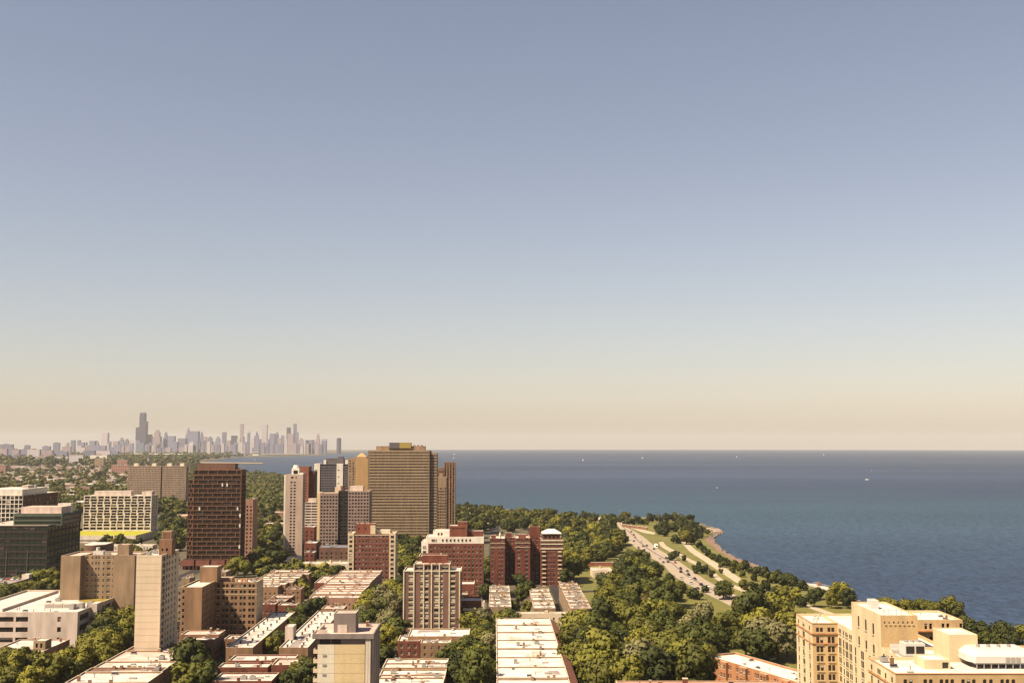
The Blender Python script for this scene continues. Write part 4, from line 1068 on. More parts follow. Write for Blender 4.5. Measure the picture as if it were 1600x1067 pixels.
def honeycomb():
    D = 1225; xl, w, z = front(131, 236.5, 774, D)
    T = thing('apartment_building', 'wide pale precast block with honeycomb of dark windows above a bright green roof lawn', 'apartment building', xl, D)
    d = 24; b, r, wl = MB(), MB(), []
    zb = UD(180, 828, D)[1]; n = 11; fh = (z - .6 - zb - 3.8) / n
    bay = w / 10.05
    rows = [(zb + .6, zb + 3.2, [(.6 + k * bay, k * bay + bay - .6) for k in range(10)])]
    E_ = []
    rib = []       # the pale ribs lean left and right from storey to storey
    for k in range(n):
        za = zb + 3.8 + k * fh
        cols = []
        e = []
        for q in range(11):
            ph = (k + 2 * (q % 2) + q // 3) % 4
            e.append((q * bay + bay * (.0, .07, .0, -.07)[ph], bay * (.07, .10, .16, .10)[ph]))
        for q in range(10):
            a_, c_ = e[q][0] + e[q][1], e[q + 1][0] - e[q + 1][1]
            if q == 0: a_ = max(a_, .5)
            if c_ - a_ > 1: cols.append((a_, min(c_, w - .5)))
        rows.append((za + .36, za + fh - .22, cols))
        E_.append((za + .5, za + fh - .45, [(2.2 + (k % 2) * .9, 6.4 + (k % 2) * .6), (9 - (k % 2) * .5, 13), (15.4 + (k % 2), 20.5)]))
    block(b, 0, w, 0, d, zb - 1, z, S=rows, E=E_, wl=wl, dep=.9, par=.5); deck(r, 0, w, 0, d, z - .5)
    b.build('wall', ['concrete_pale', 'coping'], T); r.build('roof', 'roof_white', T)
    for k in range(n):      # small pale sill blocks stand in each opening's middle
        for (a_, c_) in rows[k + 1][2]:
            p = MB(); m_ = (a_ + c_) / 2; za = rows[k + 1][0]; p.box(m_ - .3, m_ + .3, .2, .5, za + .003, za + .4); p.build('sill_block', 'concrete_pale', T)
    pent(T, w * .12, w * .66, 8, 18, z - .5, z + 4.6, 'concrete_pink', 'roof_white'); pent(T, w * .82, w * .97, 8, 18, z - .5, z + 4.0, 'concrete_pink', 'roof_white', 'stair_house')
    put_windows(T, wl, 'pane', ('glass', 'frame_white', 'stone_trim', 'blind', 'brick_hotel'), 200, 0, .12)
    # podium with lawn on its roof
    p = MB(); y0 = UZ(180, 836.5, zb - 1)[1] - D
    p.box(-3, w + 2, y0, d + 4, 0, zb - 1.0, 0, 2); p.build('podium', ['concrete_pale', 'coping', 'roof_green'], T)
    g = MB(); g.box(-3.4, w + 2.4, y0 - .6, y0 - .01, zb - 5.4, zb - .9, bottom=True); g.build('fascia', 'concrete_pale', T)
    foot(T, -3, w + 2, y0, d)
honeycomb()

def twin_slab():
    D = 1850
    T = None
    xl, w, z = front(200, 290.5, 728, D)
    T = thing('apartment_tower', 'distant pair of joined beige gridded slabs with a dark slot between them', 'apartment tower', xl, D)
    b, r, wl = MB(), MB(), []
    s0, s1 = w * .565, w * .595; d = 16
    fh = 2.95; n = int((z - 1) / fh)
    for x0, x1, nc in ((0, s0, 22), (s1, w, 17)):
        block(b, x0, x1, 0, d, 0, z, S=floors(z - n * fh - .2, n, fh, .75, 1.6, even(x1 - x0, nc, 1.45, .4)), wl=wl, par=.5, E=floors(z - n * fh - .2, n, fh, .8, 1.5, even(d, 2, 1.5)) if x1 == w else None); deck(r, x0, x1, 0, d, z - .5)
        for q in (.16, .70): pent(T, x0 + (x1 - x0) * q, x0 + (x1 - x0) * q + 7, 4, 12, z - .5, z + 4.5, 'concrete_pale', 'roof_white')
    b.build('wall', ['slab_beige', 'concrete_pale'], T); r.build('roof', 'roof_white', T)
    p = MB(); p.box(s0 - .1, s1 + .1, 4, d - 1, 0, z - 2); p.build('stair_core', 'slab_brown', T)
    put_windows(T, wl, 'pane', most=0); foot(T, 0, w, 0, d)
noisy('slab_beige', (0.274, 0.194, 0.137), .08, .1, V)
twin_slab()

def glass_office():
    D = 860; xl, w, z = front(-40, 74, 821, D)
    T = thing('office_building', 'dark green glass office building stepping back in roof levels, behind the parking deck', 'office building', xl, D)
    b, r, wl = MB(), MB(), []
    d = 68
    def X(px, dep=0): return (px - 772) / F * (D + dep) * 1.0 - (-40 - 772) / F * D
    n = 8; fh = (z - .6) / n
    rows = floors(.3, n, fh, .9, fh - 1.4, [(.4 + q * (w - .6) / 12, (q + 1) * (w - .6) / 12) for q in range(12)])
    block(b, 0, w, 0, d, 0, z, S=rows, E=floors(.3, n, fh, .9, fh - 1.4, [(1 + q * 7.3, 7.8 + q * 7.3) for q in range(9)]), wl=wl, par=.6); deck(r, 0, w, 0, d, z - .6)
    z2 = UD(60, 802, D + 12)[1]
    x0, x1 = X(20, 12), X(95, 12)
    block(b, x0, x1, 12, 52, z - .6, z2, S=[(z + .3, z + 2.4, [(1, x1 - x0 - 1)]), (z + 3.6, z + 6.0, [(1, x1 - x0 - 1)])], E=[(z + .3, z + 2.6, [(2, 38)]), (z + 3.6, z + 6, [(2, 38)])], wl=wl, par=.6, m=2); deck(r, x0, x1, 12, 52, z2 - .6)
    b.build('wall', ['office_dark', 'slab_green', 'slab_green'], T); r.build('roof', 'roof_pink', T)
    pent(T, X(31, 20), X(93, 20), 20, 40, z2 - .6, z2 + 4.5, 'concrete_pink', 'roof_pink')
    pent(T, X(88, 44), X(108, 44), 44, 50, z2 - .6, z2 + 6, 'concrete_white', 'roof_pink', 'stair_house')
    pent(T, w - 9, w - .6, 53, 67, z - .6, z + 3, 'office_dark', 'roof_grey', 'stair_house')
    for q in range(7):
        p = MB(); p.box(q * w / 7 + 1, q * w / 7 + 1.5, -.35, -.004, 0, z * .55 if q % 2 else z * .18); p.build('mullion', 'metal_grey_dark', T)
    for k in range(9):
        p = MB(); zz = k * fh + .25; p.box(-.1, w + .1, -.16, -.004, zz, zz + .16); p.build('slab_edge', 'metal_grey_dark', T)
    put_windows(T, wl, 'band', ('glass_green', 'frame_dark', 'stone_trim', 'blind_dark', 'brick_hotel'), 220, 0, .1); clutter(T, 2, X(18), 4, d - 4, z - .6, 5, 81, 1.4)
    foot(T, 0, w, 0, d)
plain('metal_grey_dark', (0.072, 0.0612, 0.054), .5)
noisy('office_dark', (0.022, 0.016, 0.012), .15, .2)
noisy('slab_green', (0.05, 0.07, 0.048), .1, .2)
glass_office()

def framed_office():
    D = 1150; xl, w, z = front(-30, 35.5, 774, D)
    T = thing('office_building', 'white framed office block with a dark brown flank and a tall pale roof screen', 'office building', xl, D)
    b, r, wl = MB(), MB(), []; d = 92
    def X(px): return (px + 30) / 65.5 * w
    n = 11; fh = z / n
    rows = floors(0, n, fh, .6, fh - .7, [(.4 + q * w / 10, (q + 1) * w / 10 - .3) for q in range(10)])
    block(b, 0, w, 0, d, 0, z, S=rows, E=floors(0, n, fh, .3, fh - .6, even(d, 26, 2.2)), wl=wl, par=.5, dep=.5, ms={'E': 2}); deck(r, 0, w, 0, d, z - .5)
    b.build('wall', ['concrete_white', 'coping', 'frame_brown'], T); r.build('roof', 'roof_white', T)
    p = MB(); p.box(X(-28), X(33), 2, 66, z - .3, z + 6.0, 0, 1); p.build('roof_screen', ['concrete_white', 'roof_white'], T)
    p = MB(); p.cyl(X(30), 40, z + 6, z + 10, 1.5, 1.2, 8); p.build('vent', 'metal_grey', T); p = MB(); p.box(X(14), X(24), 30, 46, z + 6, z + 9, 0); p.build('penthouse', 'concrete_pink', T)
    put_windows(T, wl, 'pane', ('glass', 'frame_white', 'stone_trim', 'blind', 'brick_hotel'), 260, 0, .15); foot(T, 0, w, 0, d)
framed_office()

def slim_cream():
    D = 1010; xl, w, z = front(446.5, 473.5, 741, D)
    T = thing('apartment_tower', 'slim cream tower with two columns of dark windows and a white lift house', 'apartment tower', xl, D)
    b, r, wl = MB(), MB(), []; d = 13; c = w * .43
    n = 25; fh = 2.62
    cols = [(c - 2.3, c - .5), (c + .6, c + 2.4)]
    block(b, 0, w, 0, d, 0, z, S=floors(z - n * fh - 5.8, n, fh, .7, 1.5, cols) + [(z - 3.6, z - 2.0, [(c - 1.8, c + .4), (c + 2, c + 3)])], E=floors(3, n, fh, .7, 1.5, even(d, 4, 1.7)), W=None, wl=wl, par=.5); deck(r, 0, w, 0, d, z - .5)
    b.build('wall', ['concrete_rose', 'concrete_white'], T); r.build('roof', 'roof_bright', T)
    p = MB(); p.box(-1.3, -.003, 0, d, 0, z - .2); p.build('side_wall', 'concrete_white', T)
    pent(T, w * .3, w * .74, 3, 12, z - .5, z + 5.2, 'concrete_white', 'roof_bright', S=[(z + .2, z + 3.4, [(1.6, 5.6)])])
    p = MB(); p.cyl(w * .52, 7.5, z + 5, z + 8, 3.2, 2.2, 10); p.build('water_tank', 'concrete_white', T)
    pent(T, w * .76, w * .98, 3, 10, z - .5, z + 1.4, 'concrete_white', 'roof_bright', 'stair_house')
    put_windows(T, wl, 'pane', most=200); foot(T, -1, w, 0, d)
slim_cream()

def red_behind():
    D = 1250; xl, w, z = front(470, 482.5, 729, D)
    T = thing('apartment_tower', 'plain red brown brick tower half hidden behind the slim cream tower', 'apartment tower', xl, D)
    b, r, wl = MB(), MB(), []
    block(b, -4, w, 0, 20, 0, z, S=floors(2, 22, 3, .8, 1.5, [(6, 7.2), (9.5, 10.7)]), wl=wl, par=.5); deck(r, -4, w, 0, 20, z - .5)
    z2 = UD(486, 736, D)[1]
    block(b, w + .003, w + 6, 4, 22, 0, z2, m=2, par=.5); deck(r, w, w + 6, 4, 22, z2 - .5)
    b.build('wall', ['brick_rust', 'brick_orange', 'brick_dark_red'], T); r.build('roof', 'roof_pink', T); put_windows(T, wl, 'pane', most=60); foot(T, -4, w + 6, 0, 22)
    # beige striped block in front of it
    D = 1160; xl, w, z = front(476.5, 497.5, 785, D)
    T = thing('apartment_building', 'beige block of stacked balcony bands between slim cream tower and gridded grey tower', 'apartment building', xl, D)
    b, r, wl = MB(), MB(), []; n = 15; fh = z / n
    block(b, 0, w, 0, 18, 0, z, S=floors(0, n, fh, fh * .42, fh * .5, [(.5, w * .46), (w * .5, w - .4)]), wl=wl, dep=1.0, par=.4); deck(r, 0, w, 0, 18, z - .4)
    b.build('wall', ['concrete_pink', 'concrete_pale'], T); r.build('roof', 'roof_pink', T); pent(T, w * .2, w * .8, 4, 12, z - .4, z + 4, 'concrete_pink', 'roof_pink'); put_windows(T, wl, 'band', ('glass', 'frame_dark', 'stone_trim', 'blind', 'brick_hotel'), 60); foot(T, 0, w, 0, 18)
noisy('brick_rust', (0.216, 0.072, 0.0396), .15, .3, V)
red_behind()

def banded_dark():
    D = 1300; xl, w, z = front(491, 543.5, 724, D)
    T = thing('apartment_tower', 'dark grey gridded tower with two white vertical end panels, lake behind it', 'apartment tower', xl, D)
    def X(px): return (px - 491) / 52.5 * w
    b, r, wl = MB(), MB(), []; d = 20; n = 27; fh = 2.9
    for (a, c, m, nc) in ((491, 500, 2, 0), (500, 526, 0, 10), (526, 536, 2, 0), (536, 543.5, 0, 3)):
        x0, x1 = X(a) + .002, X(c)
        block(b, x0, x1, 0 if m else .8, d, 0, z - (0 if m else .6), m=m, S=floors(z - n * fh - 1, n, fh, .9, 1.6, even(x1 - x0, nc, (x1 - x0) / nc * .72)) if nc else [(z - 8 - k * 7.5, z - 7.2 - k * 7.5, [(1, 3.5)]) for k in range(8)], wl=wl if nc else None, par=.3); deck(r, x0, x1, 0, d, z - 1)
    b.build('wall', ['slab_slate', 'coping', 'concrete_white'], T); r.build('roof', 'roof_grey', T)
    pent(T, X(507), X(536), 4, 14, z - 1, z + 5.8, 'slab_slate', 'roof_grey'); pent(T, X(505), X(509), 3, 8, z - 1, z + 4, 'concrete_white', 'roof_white', 'stair_house'); pent(T, X(539), X(543), 3, 9, z - 1, z + 4, 'concrete_white', 'roof_white', 'stair_house'); pent(T, X(527), X(535), 4.5, 13, z + 5.8, z + 7.6, 'slab_slate', 'roof_grey', 'stair_house')
    put_windows(T, wl, 'pane', ('glass_blue', 'frame_dark', 'stone_trim', 'blind_dark', 'brick_hotel'), 0, blinds=.4); foot(T, 0, w, 0, d)
noisy('slab_slate', (0.108, 0.09, 0.0936), .15, .3, V)
banded_dark()

def tan_blank():
    D = 1230; xl, w, z = front(543.8, 578, 715, D)
    T = thing('apartment_tower', 'tan brick tower with a blank gable, left of the great tan slab', 'apartment tower', xl, D)
    b, r, wl = MB(), MB(), []; d = 22; n = 26; fh = 2.85; x1 = w * .36
    block(b, 0, x1, 1.2, d, 0, z, S=floors(z - n * fh - 2, n, fh, .8, 1.5, [(1.5, 2.9), (5, 6.4)]), wl=wl, par=.5); deck(r, 0, x1, 1.2, d, z - .5)
    block(b, x1 + .003, w, 0, d, 0, z - 1.2, m=2, par=.5); deck(r, x1, w, 0, d, z - 1.7)
    b.build('wall', ['brick_tan', 'coping', 'slab_tan_orange'], T); r.build('roof', 'roof_pink', T)
    p = MB(); g0, g1 = w * .38, w * .84; zz = z - 1.3
    p.prism([(g0, .1), (g1, .1), (g1, 10), (g0, 10)], zz, zz + 2.4); p.quad((g0, .1, zz + 2.4), (g1, .1, zz + 2.4), (g1 - 4, 5, zz + 6.2), (g0 + 4, 5, zz + 6.2)); p.quad((g1, 10, zz + 2.4), (g0, 10, zz + 2.4), (g0 + 4, 5, zz + 6.2), (g1 - 4, 5, zz + 6.2)); p.poly([(g1, .1, zz + 2.4), (g1, 10, zz + 2.4), (g1 - 4, 5, zz + 6.2)]); p.poly([(g0, 10, zz + 2.4), (g0, .1, zz + 2.4), (g0 + 4, 5, zz + 6.2)])
    p.build('lift_house', 'slab_tan_orange', T)
    put_windows(T, wl, 'pane', most=80); foot(T, 0, w, 0, d)
noisy('slab_tan_orange', (0.331, 0.202, 0.0864), .08, .2, V)
tan_blank()

def grid_grey():
    D = 1050; xl, w, z = front(500, 577, 768, D)
    T = thing('apartment_tower', 'grey concrete tower gridded with square windows, split by a dark glass strip', 'apartment tower', xl, D)
    def X(px): return (px - 500) / 77 * w
    b, r, wl, wg = MB(), MB(), [], []; d = 22; n = 19; fh = 3.02
    a, c = X(528.5), X(544)
    rw = lambda W_, k: floors(z - n * fh - .3, n, fh, .75, 1.7, even(W_, k, 1.75, .2))
    block(b, 0, a, 0, d, 0, z - 1.2, S=rw(a, 6), wl=wl, par=.5, dep=.6); deck(r, 0, a, 0, d, z - 1.7)
    block(b, a, c, 1.4, d, 0, z + 1, S=floors(z - n * fh - .3, n, fh, .5, 2.1, [(.3, (c - a) * .48), ((c - a) * .52, c - a - .3)]), wl=wg, m=2, par=.5); deck(r, a, c, 1.4, d, z + .5)
    block(b, c, w, 0, d, 0, z + .6, S=rw(w - c, 7), wl=wl, par=.5, dep=.6); deck(r, c, w, 0, d, z + .1)
    b.build('wall', ['slab_pinkgrey', 'concrete_cream', 'office_dark'], T); r.build('roof', 'roof_pink', T)
    p = MB(); p.box(-2.6, -.003, 1, d, 0, z - 1); p.build('side_wall', 'panel_ochre', T)
    pent(T, X(522), X(534), 5, 14, z - 1.8, z + 4, 'concrete_cream', 'roof_pink'); pent(T, X(545), X(566), 6, 16, z + .1, z + 5, 'concrete_pink', 'roof_pink'); p = MB(); p.cyl(X(534), 6, z + .5, z + 5, 2.2, 2.2, 8); p.build('vent', 'slab_brown', T)
    put_windows(T, wl, 'pane', ('glass_brown', 'frame_dark', 'frame_brown', 'blind', 'frame_brown'), 250, 0, .1); put_windows(T, wg, 'pane', ('glass', 'frame_dark', 'frame_brown', 'blind_dark', 'frame_brown'), 45, 0, .1)
    foot(T, -3, w, 0, d)
    # dark roofed hall and small white-roofed blocks at its foot
    for (pa, pc, py, D2, dd, wall, roof, cat, lab) in ((499, 545, 855, 1000, 26, 'slab_brown', 'roof_slate', 'hall', 'low hall with a blue grey roof in the shade below the gridded tower'),
                                                      (476.5, 494, 848, 1000, 26, 'brick_red', 'roof_bright', 'low building', 'small brick building with a bright cream roof right of the slim tower foot'),
                                                      (476, 491, 823, 1100, 20, 'brick_red', 'roof_bright', 'low building', 'small white roofed building farther behind the slim cream tower'),
                                                      (476, 491, 863, 940, 12, 'brick_red', 'roof_white', 'low building', 'tiny white roofed shed before the brick building with bright roof')):
        xl, w, z = front(pa, pc, py, D2); T = thing('low_building', lab, cat, xl, D2); b, r, wl = MB(), MB(), []
        block(b, 0, w, 0, dd, 0, z, S=floors(0, max(1, int(z / 3.6)), 3.5, 1, 1.7, even(w, max(2, int(w / 4)), 1.5)), wl=wl, par=.4); deck(r, 0, w, 0, dd, z - .4)
        b.build('wall', [wall, 'coping'], T); r.build('roof', roof, T); put_windows(T, wl, 'pane', most=30); clutter(T, 0, w, 0, dd, z - .4, 4, int(pa), 1.3); foot(T, 0, w, 0, dd)
noisy('slab_pinkgrey', (0.223, 0.155, 0.126), .1, .2, V)
noisy('roof_slate', (0.138, 0.138, 0.172), .2, .3)
grid_grey()

def great_slab():
    D = 1120; xl, w, z = front(576.5, 671, 703.5, D)
    T = thing('apartment_tower', 'great tan slab tower of thirty-odd window bands with a yellow and grey roof box', 'apartment tower', xl, D)
    b, r, wl = MB(), MB(), []; d = 24; n = 33; fh = 2.83
    cols = even(w, 44, w / 44 * .80, .5)
    rows = [q for q in floors(z - n * fh - 1.2, n, fh, 1.15, 1.3, cols) if q[0] > 0]
    block(b, 0, w, 0, d, 0, z, S=rows, E=None, wl=wl, par=.6, dep=.5); deck(r, 0, w, 0, d, z - .6)
    x2 = w + 7.2; z2 = z - 2.6
    block(b, w + .9, x2, 3, d, 0, z2, S=[q for q in floors(z - n * fh - 1.2, n - 1, fh, 1.15, 1.3, even(x2 - w - .9, 4, 1.3)) if q[0] > 0], wl=wl, par=.5, dep=.5); deck(r, w + .9, x2, 3, d, z2 - .5)
    b.build('wall', ['slab_tan', 'coping'], T); r.build('roof', 'roof_pink', T)
    p = MB(); p.box(w, w + .9, 4, d, 0, z - 1); p.build('stair_core', 'slab_brown', T)
    p = MB(); p.box(-1, -.003, 3, d, 0, z - .3); p.build('end_wall', 'slab_brown', T)
    pent(T, w * .11, w * .92, 5, 18, z - .6, z + 4.2, 'brick_tan', 'roof_pink')
    p = MB(); p.box(w * .33, w * .50, 3, 14, z + 2.2, z + 7.6, bottom=True); p.build('roof_box', 'sign_grey', T)
    p = MB(); p.box(w * .5 + .003, w * .69, 3, 14, z + 2.2, z + 7.6, bottom=True); p.build('roof_box', 'sign_yellow', T)
    p = MB(); p.box(w * .32, w * .70, 2.6, 14.4, z + 1.6, z + 2.2, bottom=True); p.build('roof_box_base', 'dark_opening', T)
    for q in range(3): g = MB(); g.cyl(w * .74 + q * 3.6, 8, z + 4.1, z + 5.2, 1, 1, 8); g.build('vent', 'brick_brown', T)
    put_windows(T, wl, 'pane', ('glass_brown', 'frame_dark', 'frame_brown', 'blind', 'frame_brown'), 0, blinds=.14); foot(T, -1, x2, 0, d)
great_slab()

def brown_ribbed():
    D = 1250; xl, w, z = front(684, 711, 731, D)
    T = thing('apartment_tower', 'brown ribbed tower at the lake edge, right of the great tan slab', 'apartment tower', xl, D)
    b, r, wl = MB(), MB(), []; d = 24; x1 = w * .36; z2 = UD(700, 722, D)[1]
    n = 24; fh = 3.0
    block(b, 0, x1, 0, d, 0, z, S=floors(2, n - 1, fh, .8, 1.6, even(x1, 3, 1.3)), wl=wl, par=.5); deck(r, 0, x1, 0, d, z - .5)
    block(b, x1 + .003, w, 1, d, 0, z2, S=floors(2, n, fh, .8, 1.6, even(w - x1, 4, 1.4)), E=floors(2, n, fh, .8, 1.6, even(d - 1, 6, 1.4)), wl=wl, par=.5); deck(r, x1, w, 1, d, z2 - .5)
    b.build('wall', ['brick_ribbed', 'coping'], T); r.build('roof', 'roof_pink', T)
    for q in range(5): p = MB(); x = x1 + q * (w - x1) / 4.15; p.box(x, x + .7, .2, .996, 0, z2 + .4); p.build('rib', 'brick_tan', T)
    put_windows(T, wl, 'pane', most=240); foot(T, 0, w, 0, d)
    D = 1190; xl, w, z = front(684, 697.5, 746, D)
    T = thing('apartment_building', 'lower tan apartment block in front of the brown ribbed tower', 'apartment building', xl, D)
    b, r, wl = MB(), MB(), []
    block(b, 0, w, 0, 20, 0, z, S=floors(1, 18, 3.0, .8, 1.7, even(w, 4, 1.4)), wl=wl, par=.5); deck(r, 0, w, 0, 20, z - .5); b.build('wall', ['brick_tan', 'coping'], T); r.build('roof', 'roof_white', T)
    pent(T, 1, 5, 4, 10, z - .5, z + 4, 'brick_tan', 'roof_white'); put_windows(T, wl, 'pane', most=90); foot(T, 0, w, 0, 20)
noisy('brick_ribbed', (0.18, 0.09, 0.054), .15, .3, V)
brown_ribbed()

# parking deck at the far left
def parking_deck():
    x0, y0 = UZ(-40, 905, 9); x1, y1 = UZ(62, 893, 9)
    T = thing('parking_deck', 'low open parking deck with cars on top, beside the dark glass office', 'parking deck', x0, 735)
    L, d = 62 + 0, 48
    xe = UZ(66, 900, 9)[0] - x0
    p = MB(); p.box(0, xe, 0, d, 8.6, 9.0, 0, 1); p.box(0, xe, 0, d, 4.4, 4.9, 0, bottom=True); p.build('deck_slab', ['concrete_grey', 'roof_grey'], T)
    for q in range(4):
        g = MB()
        if q == 0: g.box(0, xe, -.25, -.003, 8.4, 10.1)
        if q == 1: g.box(xe + .003, xe + .25, 0, d, 8.4, 10.1)
        if q == 2: g.box(0, xe, -.25, -.003, 4.2, 5.9)
        if q == 3: g.box(xe + .003, xe + .25, 0, d, 4.2, 5.9)
        g.build('parapet', 'slab_grey_brown', T)
    for q in range(8): g = MB(); g.box(q * xe / 8, q * xe / 8 + .7, .3, 1, 0, 8.6); g.build('pillar', 'concrete_grey', T)
    pent(T, xe - 5, xe - .2, d - 7, d - .3, 9, 12.5, 'concrete_pale', 'roof_white', 'stair_house')
    foot(T, 0, xe, 0, d)
    return T, xe, d
PARK = parking_deck()
def curved_wall_hall():
    xl, w, z = front(131, 165, 851, 1010)
    T = thing('low_building', 'low dark brown hall with a curved front wall, below the honeycomb block', 'hall', xl, 1010); b = MB()
    pts = [(0, 0)] + [(w * k / 8, -6 * math.sin(math.pi * k / 8)) for k in range(1, 8)] + [(w, 0), (w, 22), (0, 22)]
    b.prism(pts, 0, z, 0, 1); b.build('wall', ['slab_brown', 'roof_pink'], T); p = MB(); p.prism([(x * .96 + .6, y * .96 + .5) for x, y in pts], z - .01, z + .5, 0, 1); p.build('roof', ['concrete_pale', 'roof_white'], T); foot(T, 0, w, -6, 22)
curved_wall_hall()

# ------------------------------------------------------------------ flat-roofed rows
ORD = ['nearest', 'second', 'third', 'fourth', 'fifth', 'sixth', 'seventh', 'eighth', 'ninth', 'tenth', 'eleventh', 'twelfth', 'thirteenth', 'fourteenth', 'fifteenth', 'sixteenth', 'seventeenth', 'eighteenth', 'nineteenth']
def ordn(k):
    if k < len(ORD): return ORD[k]
    t = ['twentieth', 'thirtieth', 'fortieth', 'fiftieth', 'sixtieth', 'seventieth', 'eightieth', 'ninetieth']; u = ['', 'first', 'second', 'third', 'fourth', 'fifth', 'sixth', 'seventh', 'eighth', 'ninth']
    tw = ['twenty', 'thirty', 'forty', 'fifty', 'sixty', 'seventy', 'eighty', 'ninety']
    k += 1
    if k >= 100: return f'{k}th'
    return t[k // 10 - 2] if k % 10 == 0 else f'{tw[k // 10 - 2]}-{u[k % 10]}'
def flat(x, y, w, d, h, wall, roof, label, name='row_house', cat='house', group=None, seed=0, nclut=4, ws=3, we=4, kw='sash', bay=False, rz=GR, big=1.0):
    T = thing(name, label, cat, x, y, 0, rz, group)
    b, r, wl = MB(), MB(), []
    nf = max(1, int((h - .8) / 3.2)); fh = 3.1
    block(b, 0, w, 0, d, 0, h, S=floors(.6, nf, fh, .9, 1.6, even(w, max(1, int(w / ws)), 1.1, .4)), E=floors(.6, nf, fh, .9, 1.6, even(d, max(1, int(d / we)), 1.1, .4)), W=floors(.6, nf, fh, .9, 1.6, even(d, max(1, int(d / we)), 1.1, .4)), wl=wl, par=.7, pt=.3)
    deck(r, 0, w, 0, d, h - .6, .3)
    b.build('wall', [wall, 'coping'], T); r.build('roof', roof, T)
    put_windows(T, [q for q in wl if q[2] > h - 9], kw, ('glass', 'frame_white', 'stone_trim', 'blind', 'brick_hotel'), 60)
    rr = random.Random(seed)
    R_ = next(c for c in T.children if c.name.split('.')[0] == 'roof')
    for q in range(3):      # patches of older roofing and a ponding mark
        pw, pd = rr.uniform(.12, .4) * w, rr.uniform(.2, .5) * d; px_, py_ = rr.uniform(.5, w - pw - .5), rr.uniform(.5, max(.6, d - pd - .5))
        p = MB(); zz = h - .59 + .012 * q; p.poly([(px_, py_, zz), (px_ + pw, py_ + .2, zz), (px_ + pw * rr.uniform(.85, 1), py_ + pd, zz), (px_ + .2, py_ + pd * .9, zz)]); p.build('roof_patch', rr.choice(('roof_patch_pale', 'roof_pink', 'roof_patch_pale', 'roof_grey')), R_)
    # party-wall chimneys and a stair hatch on every roof
    clutter(T, .8, w - .8, .8, d - .8, h - .6, nclut, seed, big)
    for q in range(2):
        p = MB(); cx = w * rr.uniform(.2, .8); cy = rr.choice((.06, d - 1.1)); p.box(cx, cx + 1.1, cy, cy + .9, h - .65, h + rr.uniform(.6, 1.3), 0, 1); p.build('chimney', [wall, 'coping'], T)
    p = MB(); p.box(w * .68, w * .68 + 2.6, d * .45, d * .45 + 1.5, h - .6, h - .2, 0); p.build('skylight', ['metal_grey'], T)
    foot(T, 0, w, 0, d)
    return T
def row(pxL, pxR, py, h, depths, wall, roofs, phrase, group, widths=None, seed=0, dh=.45, near=0.0, step=None, **kw):
    x0, y0 = UZ(pxL, py, h); x1, _ = UZ(pxR, py, h)
    w = x1 - x0; off = -near
    rr = random.Random(seed)
    for k, d in enumerate(depths):
        ww = w * (widths[k] if widths else 1)
        x, y = x0 - math.sin(GR) * off, y0 + math.cos(GR) * off
        flat(x, y, ww, d - .12, h + rr.uniform(-dh, dh), wall if isinstance(wall, str) else wall[k % len(wall)], roofs[k % len(roofs)], phrase.format(o=ordn(k), c={'roof_white': 'white', 'roof_bright': 'bright white', 'roof_pink': 'pinkish', 'roof_tar': 'dark brown', 'roof_grey': 'grey'}[roofs[k % len(roofs)]]), group=group, seed=seed * 10 + k, **kw)
        off += d
# the long white row in the middle, with a tiled mansard along its street side
row(776, 891, 1066, 11, [21.4] * 8, 'brick_tan', ['roof_bright'], 'bright white roofed flats, {o} along the long central row', 'flats of the long central white row', seed=1, near=13, dh=.3, nclut=3)
x0, y0 = UZ(891, 1066, 11)
T = thing('tiled_eave', 'brown tiled mansard strip along the street side of the long central white row', 'eave', x0 + .05, y0 - 13)
for k in range(8):
    p = MB(); ya, yb = k * 21.4 + .2, k * 21.4 + 21.1
    p.quad((0.15, ya, 10.9), (3.9, ya, 8.6), (3.9, yb, 8.6), (.15, yb, 10.9)); p.quad((.15, ya, 8.2), (3.9, ya, 8.2), (3.9, ya, 8.6), (.15, ya, 10.9)); p.quad((3.9, ya, 8.2), (3.9, yb, 8.2), (3.9, yb, 8.6), (3.9, ya, 8.6)); p.quad((.15, yb, 8.2), (3.9, yb, 8.2), (3.9, ya, 8.2), (.15, ya, 8.2))
    p.build('tiled_slope', 'roof_tile', T)
# the row right of the middle bottom (left of the trees) and the long bow-roofed building behind it
row(588, 694, 1062, 10, [9, 10, 10, 10, 10, 10], 'brick_orange', ['roof_white', 'roof_bright'], 'white roofed row house, {o} going back between near panelled tower and trees', 'row houses beside the near panelled tower', seed=2, near=16)
row(621, 656, 1000, 11, [16], 'brick_red', ['roof_white'], 'little red brick house with white roof left under the striped tower', None, seed=3)
row(657, 704, 1003, 11, [14], 'brick_orange', ['roof_white'], 'pinkish brick house with white roof in front of the bow-roofed building', None, seed=4)
row(637, 733, 994, 12, [22], 'brick_orange', ['roof_bright'], 'orange brick building with a broad curved white roof at the striped tower foot', None, seed=5, nclut=3)
# bottom left row
row(101, 230, 1067, 12, [20, 9, 14, 25, 19], 'brick_orange', ['roof_white', 'roof_tar', 'roof_white', 'roof_pink', 'roof_tar'], '{c} roofed row house, {o} going back toward the cream slab', 'row houses before the cream slab', widths=[1, .98, .96, .85, .78], seed=6, big=1.2)
x, y = UZ(-20, 1019, 10); x2, _ = UZ(63, 1019, 10)
T = flat(x, y, x2 - x, 34, 10, 'brick_pink', 'roof_white', 'pink brick building with white roof and a small lift house before beige school', seed=61)
pent(T, (x2 - x) * .72, (x2 - x) * .95, 8, 15, 9.4, 13.6, 'brick_tan', 'roof_white', S=[(10.5, 12.5, [(1, 2), (3, 4)])])
